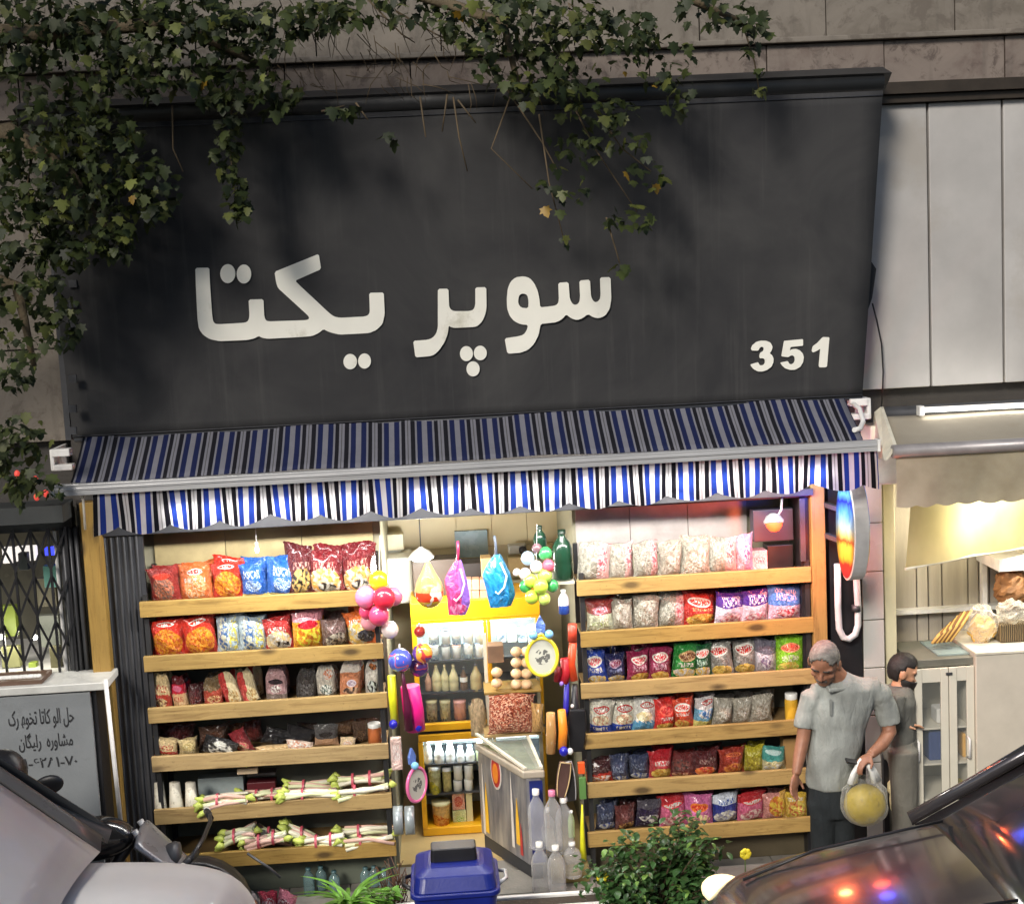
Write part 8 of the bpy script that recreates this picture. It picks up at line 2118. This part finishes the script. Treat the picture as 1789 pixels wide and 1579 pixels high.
# ------------------------------------------------------------------ motorcycles between the white car and the shop
def motorbike(name, label, Xf, Yc, front, hb, full_mirror=None):
    t = thing(name, label, 'motorcycle', (Xf, Yc, 0))
    px = lambda s_: Xf - front * s_
    RY = Matrix.Rotation(rad(90), 3, 'X')
    for s_ in (0, 1.25):
        mb = MB(); mb.lathe([(.2, -.05), (.28, -.055), (.3, 0), (.28, .055), (.2, .05)], (px(s_), Yc, .3), 26, M=RY); wh_ = mb.build('wheel', M_BLACK, t)
        mb = MB(); mb.lathe([(.0001, -.03), (.05, -.04), (.2, -.02), (.2, .02), (.05, .04), (.0001, .03)], (px(s_), Yc, .3), 20, M=RY); mb.build('rim', M_STEEL, wh_)
    for sg in (-1, 1):
        mb = MB(); mb.tube([(px(0), Yc + sg * .08, .3), (px(.3), Yc + sg * .08, .86)], .02, 8); mb.build('fork', M_STEEL, t)
    mb = MB(); mb.tube([(px(.32), Yc, .8), (px(.5), Yc, .55), (px(.9), Yc, .5), (px(1.25), Yc, .45)], .035, 8); mb.tube([(px(.32), Yc, .82), (px(.9), Yc, .72), (px(1.5), Yc, .78)], .03, 8); mb.build('frame', M_BLACK, t)
    mb = MB(); mb.obox((px(.62), Yc, .42), (.36, .24, .3)); mb.build('engine', M_DGREY, t, bevel=.03)
    mb = MB(); mb.ell((px(.58), Yc, .8), (.27, .14, .13), 18, 12); mb.build('tank', mat('tank_black', (.015, .015, .017), .2, coat=.6), t)
    mb = MB()
    mb.grid(lambda u, v: Vector((px(.78 + .75 * u), Yc + (v - .5) * (.26 - .08 * u), .83 + .07 * u + .06 * math.sin(math.pi * v) ** .5 + .02 * math.sin(math.pi * u))), 10, 8); mb.build('seat', M_BLACK, t, sol=.05)
    mb = MB(); mb.tube([(px(-.06), Yc - .36, hb), (px(-.1), Yc - .12, hb + .03), (px(-.1), Yc + .12, hb + .03), (px(-.06), Yc + .36, hb)], .013, 8); hbx = mb.build('handlebar', M_BLACK, t)
    for sg in (-1, 1):
        mb = MB(); mb.tube([(px(-.08), Yc + sg * .26, hb + .003), (px(-.03), Yc + sg * .42, hb - .008)], .02, 8); mb.build('grip', M_BLACK, hbx)
        mb = MB(); mb.tube([(px(-.03), Yc + sg * .42, hb - .008), (px(-.028), Yc + sg * .44, hb - .01)], .021, 8); mb.build('grip_end', M_LIDW, hbx)
    mb = MB(); mb.lathe([(.0001, -.05), (.07, -.04), (.09, .02), (.085, .05), (.0001, .06)], (px(.12), Yc, hb - .12), 18, M=Matrix.Rotation(rad(90) * front, 3, 'Y')); mb.build('headlight', M_DGREY, t)
    mb = MB()
    mb.grid(lambda u, v: Vector((px(-.02 + .3 * v), Yc + (u - .5) * .4 * (1 - .3 * (1 - v)), hb - .22 + .3 * v + .0 - .05 * (2 * u - 1) ** 2)), 10, 8); mb.build('cowl', mat('cowl_grey', S(130, 130, 134), .3, .4), t, sol=.02)
    mb = MB(); mb.tube([(px(.5), Yc + .16, .3), (px(1.1), Yc + .18, .32), (px(1.5), Yc + .18, .42)], [.03, .045, .05], 10); mb.build('exhaust', M_STEEL, t)
    mb = MB(); mb.grid(lambda u, v: Vector((px(.33 * math.cos(math.pi * u)), Yc + (v - .5) * .13, .3 + .33 * math.sin(math.pi * u))), 12, 3); mb.build('mudguard', M_BLACK, t, sol=.006)
    if full_mirror:
        (mpx, mpy, rx, ry), (spx, spy) = full_mirror
        q = P(mpx, mpy, Yc - .3)
        mb = MB(); mb.tube([(px(-.1), Yc - .2, hb + .03), P(spx, spy, Yc - .3), q], .008, 6); st_ = mb.build('mirror_stem', M_BLACK, t)
        mb = MB(); mb.ell(q, (rx, .02, ry), 18, 10, M=Matrix.Rotation(rad(-14), 3, 'Y')); mb.build('mirror', M_BLACK, t)
    return t
q = P(395, 1425, -0.75)
motorbike('motorcycle', 'black motorcycle with white handlebar tips behind the pale car bonnet', q.x - .2, -0.85, 1, q.z - .07)
q = P(40, 1400, -1.0)
mt_ = motorbike('motorcycle', 'second motorcycle at far left whose round mirror rises before the grey board', q.x + .15, -0.95, 1, P(40, 1400, -1.0).z - .3, ((85, 1371, .085, .055), (52, 1392)))
q = P(8, 1352, -1.15)
mb = MB(); mb.ell(q, (.125, .12, .14), 20, 14)
o = mb.build('helmet', M_BLACK, loc=q); 
tag(o, 'black helmet resting on the far left motorcycle', 'helmet')
mb = MB(); mb.tube([P(432, 1490, -0.9), P(470, 1515, -0.9), P(490, 1532, -0.9)], .008, 6)
small('prop_rod', 'thin dark rod slanting down right of the pale car', 'rod', [('rod', mb, M_DGREY)])
# ================================================================== street tree whose branches hang into the picture
rg = random.Random(11)
tree = thing('plane_tree', 'leafy street tree with branches hanging in front of the dark sign', 'tree', (-4.6, -1.2, 0))
def lobed(L, m):
    pr = [(0, 0), (.16, .1), (.42, .06), (.34, .26), (.52, .5), (.26, .52), (.24, .72), (0, 1.0), (-.24, .72), (-.26, .52), (-.52, .5), (-.34, .26), (-.42, .06), (-.16, .1)]
    mb = MB()
    v = [Vector((0, .42 * L, .02 * L))] + [Vector((x * L, y * L, -.10 * L * (x * x * 3 + (y - .4) ** 2))) for x, y in pr]
    mb.add(v, [(0, i, i % 14 + 1) for i in range(1, 15)], None, True)
    me = mb.mesh('leaf'); me.materials.append(m); return me
M_TL = [leaf_mat('tree_leaf_a', S(56, 66, 24), 0.6, .5), leaf_mat('tree_leaf_b', S(40, 51, 20), 0.6, .5), leaf_mat('tree_leaf_c', S(100, 106, 48), 0.55, .4), leaf_mat('tree_leaf_yellow', S(150, 118, 34), 0.5, .25)]
LV_ = [lobed(.066, m) for m in M_TL]
M_BARK = mat('bark', S(96, 84, 64), 0.85, var=0.35, scale=8, bump=0.6)
mb = MB(); mb.tube([(-4.6, -1.2, 0), (-4.55, -1.2, 2.0), (-4.35, -1.15, 4.2), (-4.1, -1.1, 6.2)], [.2, .17, .14, .1], 12); mb.build('trunk', M_BARK, tree)
YT = -0.85
limbs = [
 [(-4.2, -1.1, 5.4), P(60, 60, YT), P(300, 40, YT), P(470, 120, YT)],
 [(-4.2, -1.1, 5.9), P(200, -60, YT), P(640, -40, YT), P(880, 40, YT), P(905, 150, YT - .05)],
 [(-4.1, -1.1, 6.1), P(500, -120, YT), P(900, -90, YT), P(1160, -20, YT), P(1300, 40, YT)],
 [(-4.3, -1.1, 4.6), P(20, 230, YT), P(120, 300, YT), P(200, 420, YT)],
 [(-4.4, -1.2, 3.8), P(-60, 470, YT), P(30, 500, YT), P(60, 640, YT)],
]
for l_ in limbs:
    mb = MB(); n = len(l_); mb.tube(l_, [.07 - .055 * k / (n - 1) for k in range(n)], 8); mb.build('limb', M_BARK, tree)
# leaf masses, as seen: (px, py, rx, ry, count, depth)
clus = [(60, 40, 110, 55, 120, .35), (210, 45, 120, 60, 130, .35), (90, 130, 120, 70, 120, .35), (330, 20, 100, 35, 90, .3), (250, 110, 90, 60, 110, .3), (430, 45, 110, 45, 110, .3), (400, 130, 80, 60, 110, .3), (480, 165, 45, 35, 34, .2), (120, 230, 130, 55, 90, .35), (60, 320, 80, 80, 120, .35), (160, 260, 110, 70, 120, .3), (230, 330, 80, 60, 90, .3), (120, 400, 80, 60, 90, .3), (205, 420, 34, 40, 26, .2), (400, 250, 26, 60, 36, .15), (415, 345, 22, 40, 30, .15), (25, 470, 55, 80, 55, .3), (50, 570, 50, 60, 22, .25), (20, 640, 40, 40, 26, .2), (90, 460, 40, 60, 34, .2), (110, 560, 30, 60, 24, .15), (30, 780, 60, 60, 50, .2), (60, 850, 55, 30, 24, .2), (560, 25, 70, 30, 60, .25), (600, 190, 26, 10, 12, .1),
        (700, 10, 120, 30, 40, .25), (860, 40, 90, 60, 80, .3), (910, 110, 80, 50, 50, .3), (960, 30, 100, 50, 80, .3), (960, 150, 90, 30, 34, .25), (1010, 120, 60, 40, 24, .2), (1080, 50, 80, 40, 60, .2), (1050, 190, 70, 22, 30, .15), (1140, 100, 70, 50, 24, .2), (1240, 20, 90, 30, 26, .2), (1320, 60, 30, 40, 14, .15), (1180, 160, 40, 50, 14, .15), (1330, 140, 18, 26, 5, .1),
        (1080, 230, 60, 26, 15, .15), (1000, 260, 50, 40, 14, .15), (1130, 300, 40, 30, 10, .1), (1100, 375, 50, 22, 14, .1), (990, 330, 50, 40, 10, .1), (990, 415, 10, 10, 2, .05), (1080, 465, 18, 8, 3, .05), (680, 236, 12, 8, 2, .05)]
cand = []
for (px, py, rx, ry, cn, dp_) in clus:
    for k in range(int(cn * 2.0)):
        a, r_ = rg.uniform(0, 6.28), math.sqrt(rg.random()) * rg.choice((1, 1, .8, 1.08))
        yy = YT + rg.uniform(-dp_, dp_) * .8 + rg.gauss(0, .05)
        yy = min(yy, -0.5)
        cand.append((P(px + rx * r_ * math.cos(a), py + ry * r_ * math.sin(a), yy), px))
# crown above and left of the picture, which shades the sign
for k in range(4200):
    c_ = Vector((rg.uniform(-6.5, -1.8), rg.uniform(-5.0, -.5), rg.uniform(5.4, 8.0)))
    if c_.y < -2 and c_.z < 5.75: continue
    if mnoise.noise(c_ * 1.1) > -.08: cand.append((c_, -1))
for k in range(900):
    c_ = Vector((rg.uniform(-1.8, 1.2), rg.uniform(-4.5, -.6), rg.uniform(6.0, 8.2)))
    if mnoise.noise(c_ * 1.2) > .12: cand.append((c_, -1))
for k in range(1300):
    cand.append((Vector((rg.uniform(-7.5, -2.3), rg.uniform(-4.8, -2.4), rg.uniform(5.7, 8.2))), -1))
for k in range(1500):
    cand.append((Vector((rg.uniform(-8.5, -4.2), rg.uniform(-4.5, -1.2), rg.uniform(3.2, 7.0))), -1))
rg.shuffle(cand)
cand.sort(key=lambda q: (q[1] < 0, q[0].y))
mbs = [MB() for _ in M_TL]
for k, (c_, px) in enumerate(cand):
    i = rg.choices((0, 1, 2, 3), (5, 5, 1.4, .02 if not (1100 < px < 1180) else 1.0))[0]
    az, el, s_ = rg.gauss(3.1, 1.1), rg.uniform(-1.75, -.35), rg.uniform(.5, 1.35)
    if k < 290: place_leaf(LV_[i], tree, c_, az, el, rg.uniform(-.6, .6), s_)
    else: scatter(LV_[i], mbs[i], c_, az, el, s_)
q = P(950, 360, YT + .1); place_leaf(LV_[3], tree, q, 3.1, -1.3, .3, 1.15)
for k, m in enumerate(mbs):
    if m.v: tag(m.build('foliage', M_TL[k], tree), kind='stuff')
# bare hanging twigs and dry rootlets
mb = MB()
tw = [((300, 185), (302, 260), (318, 300)), ((60, 250), (45, 330), (75, 400)), ((620, 180), (640, 210)), ((735, 170), (742, 240)), ((790, 170), (800, 240), (818, 300)), ((800, 175), (830, 215)), ((780, 165), (775, 230)), ((690, 20), (760, 60), (860, 105)), ((640, 0), (700, 60), (725, 75)), ((900, 140), (860, 260), (930, 330)), ((940, 200), (960, 320), (985, 420)), ((1000, 180), (1040, 260), (1110, 370)), ((1040, 190), (1090, 260), (1140, 300)), ((410, 160), (400, 240), (415, 370)), ((100, 340), (60, 420)), ((880, 150), (950, 250), (975, 300)), ((560, 195), (600, 185)), ((1060, 380), (1085, 460)), ((960, 40), (985, 110)), ((1300, 50), (1320, 110), (1325, 160))]
for s_ in tw:
    pts = [P(a + rg.uniform(-3, 3), b, YT + .12 + rg.uniform(-.05, .05)) for a, b in s_]
    mb.tube(pts, [.006 - .004 * k / len(pts) for k in range(len(pts))], 5)
for k in range(120):
    a, b = rg.uniform(480, 1000), rg.uniform(-10, 150)
    d_ = rg.uniform(20, 80); an = rg.gauss(1.2, .5)
    p0 = P(a, b, YT + .2); p1 = P(a + d_ * math.cos(an), b + d_ * math.sin(an), YT + .25)
    mb.tube([p0, p0.lerp(p1, .5) + Vector((rg.uniform(-.03, .03), 0, rg.uniform(-.03, .03))), p1], [.0035, .003, .0015], 4)
o = mb.build('twigs', mat('twig_grey', S(92, 78, 58), 0.8, var=0.3), tree); tag(o, kind='stuff')
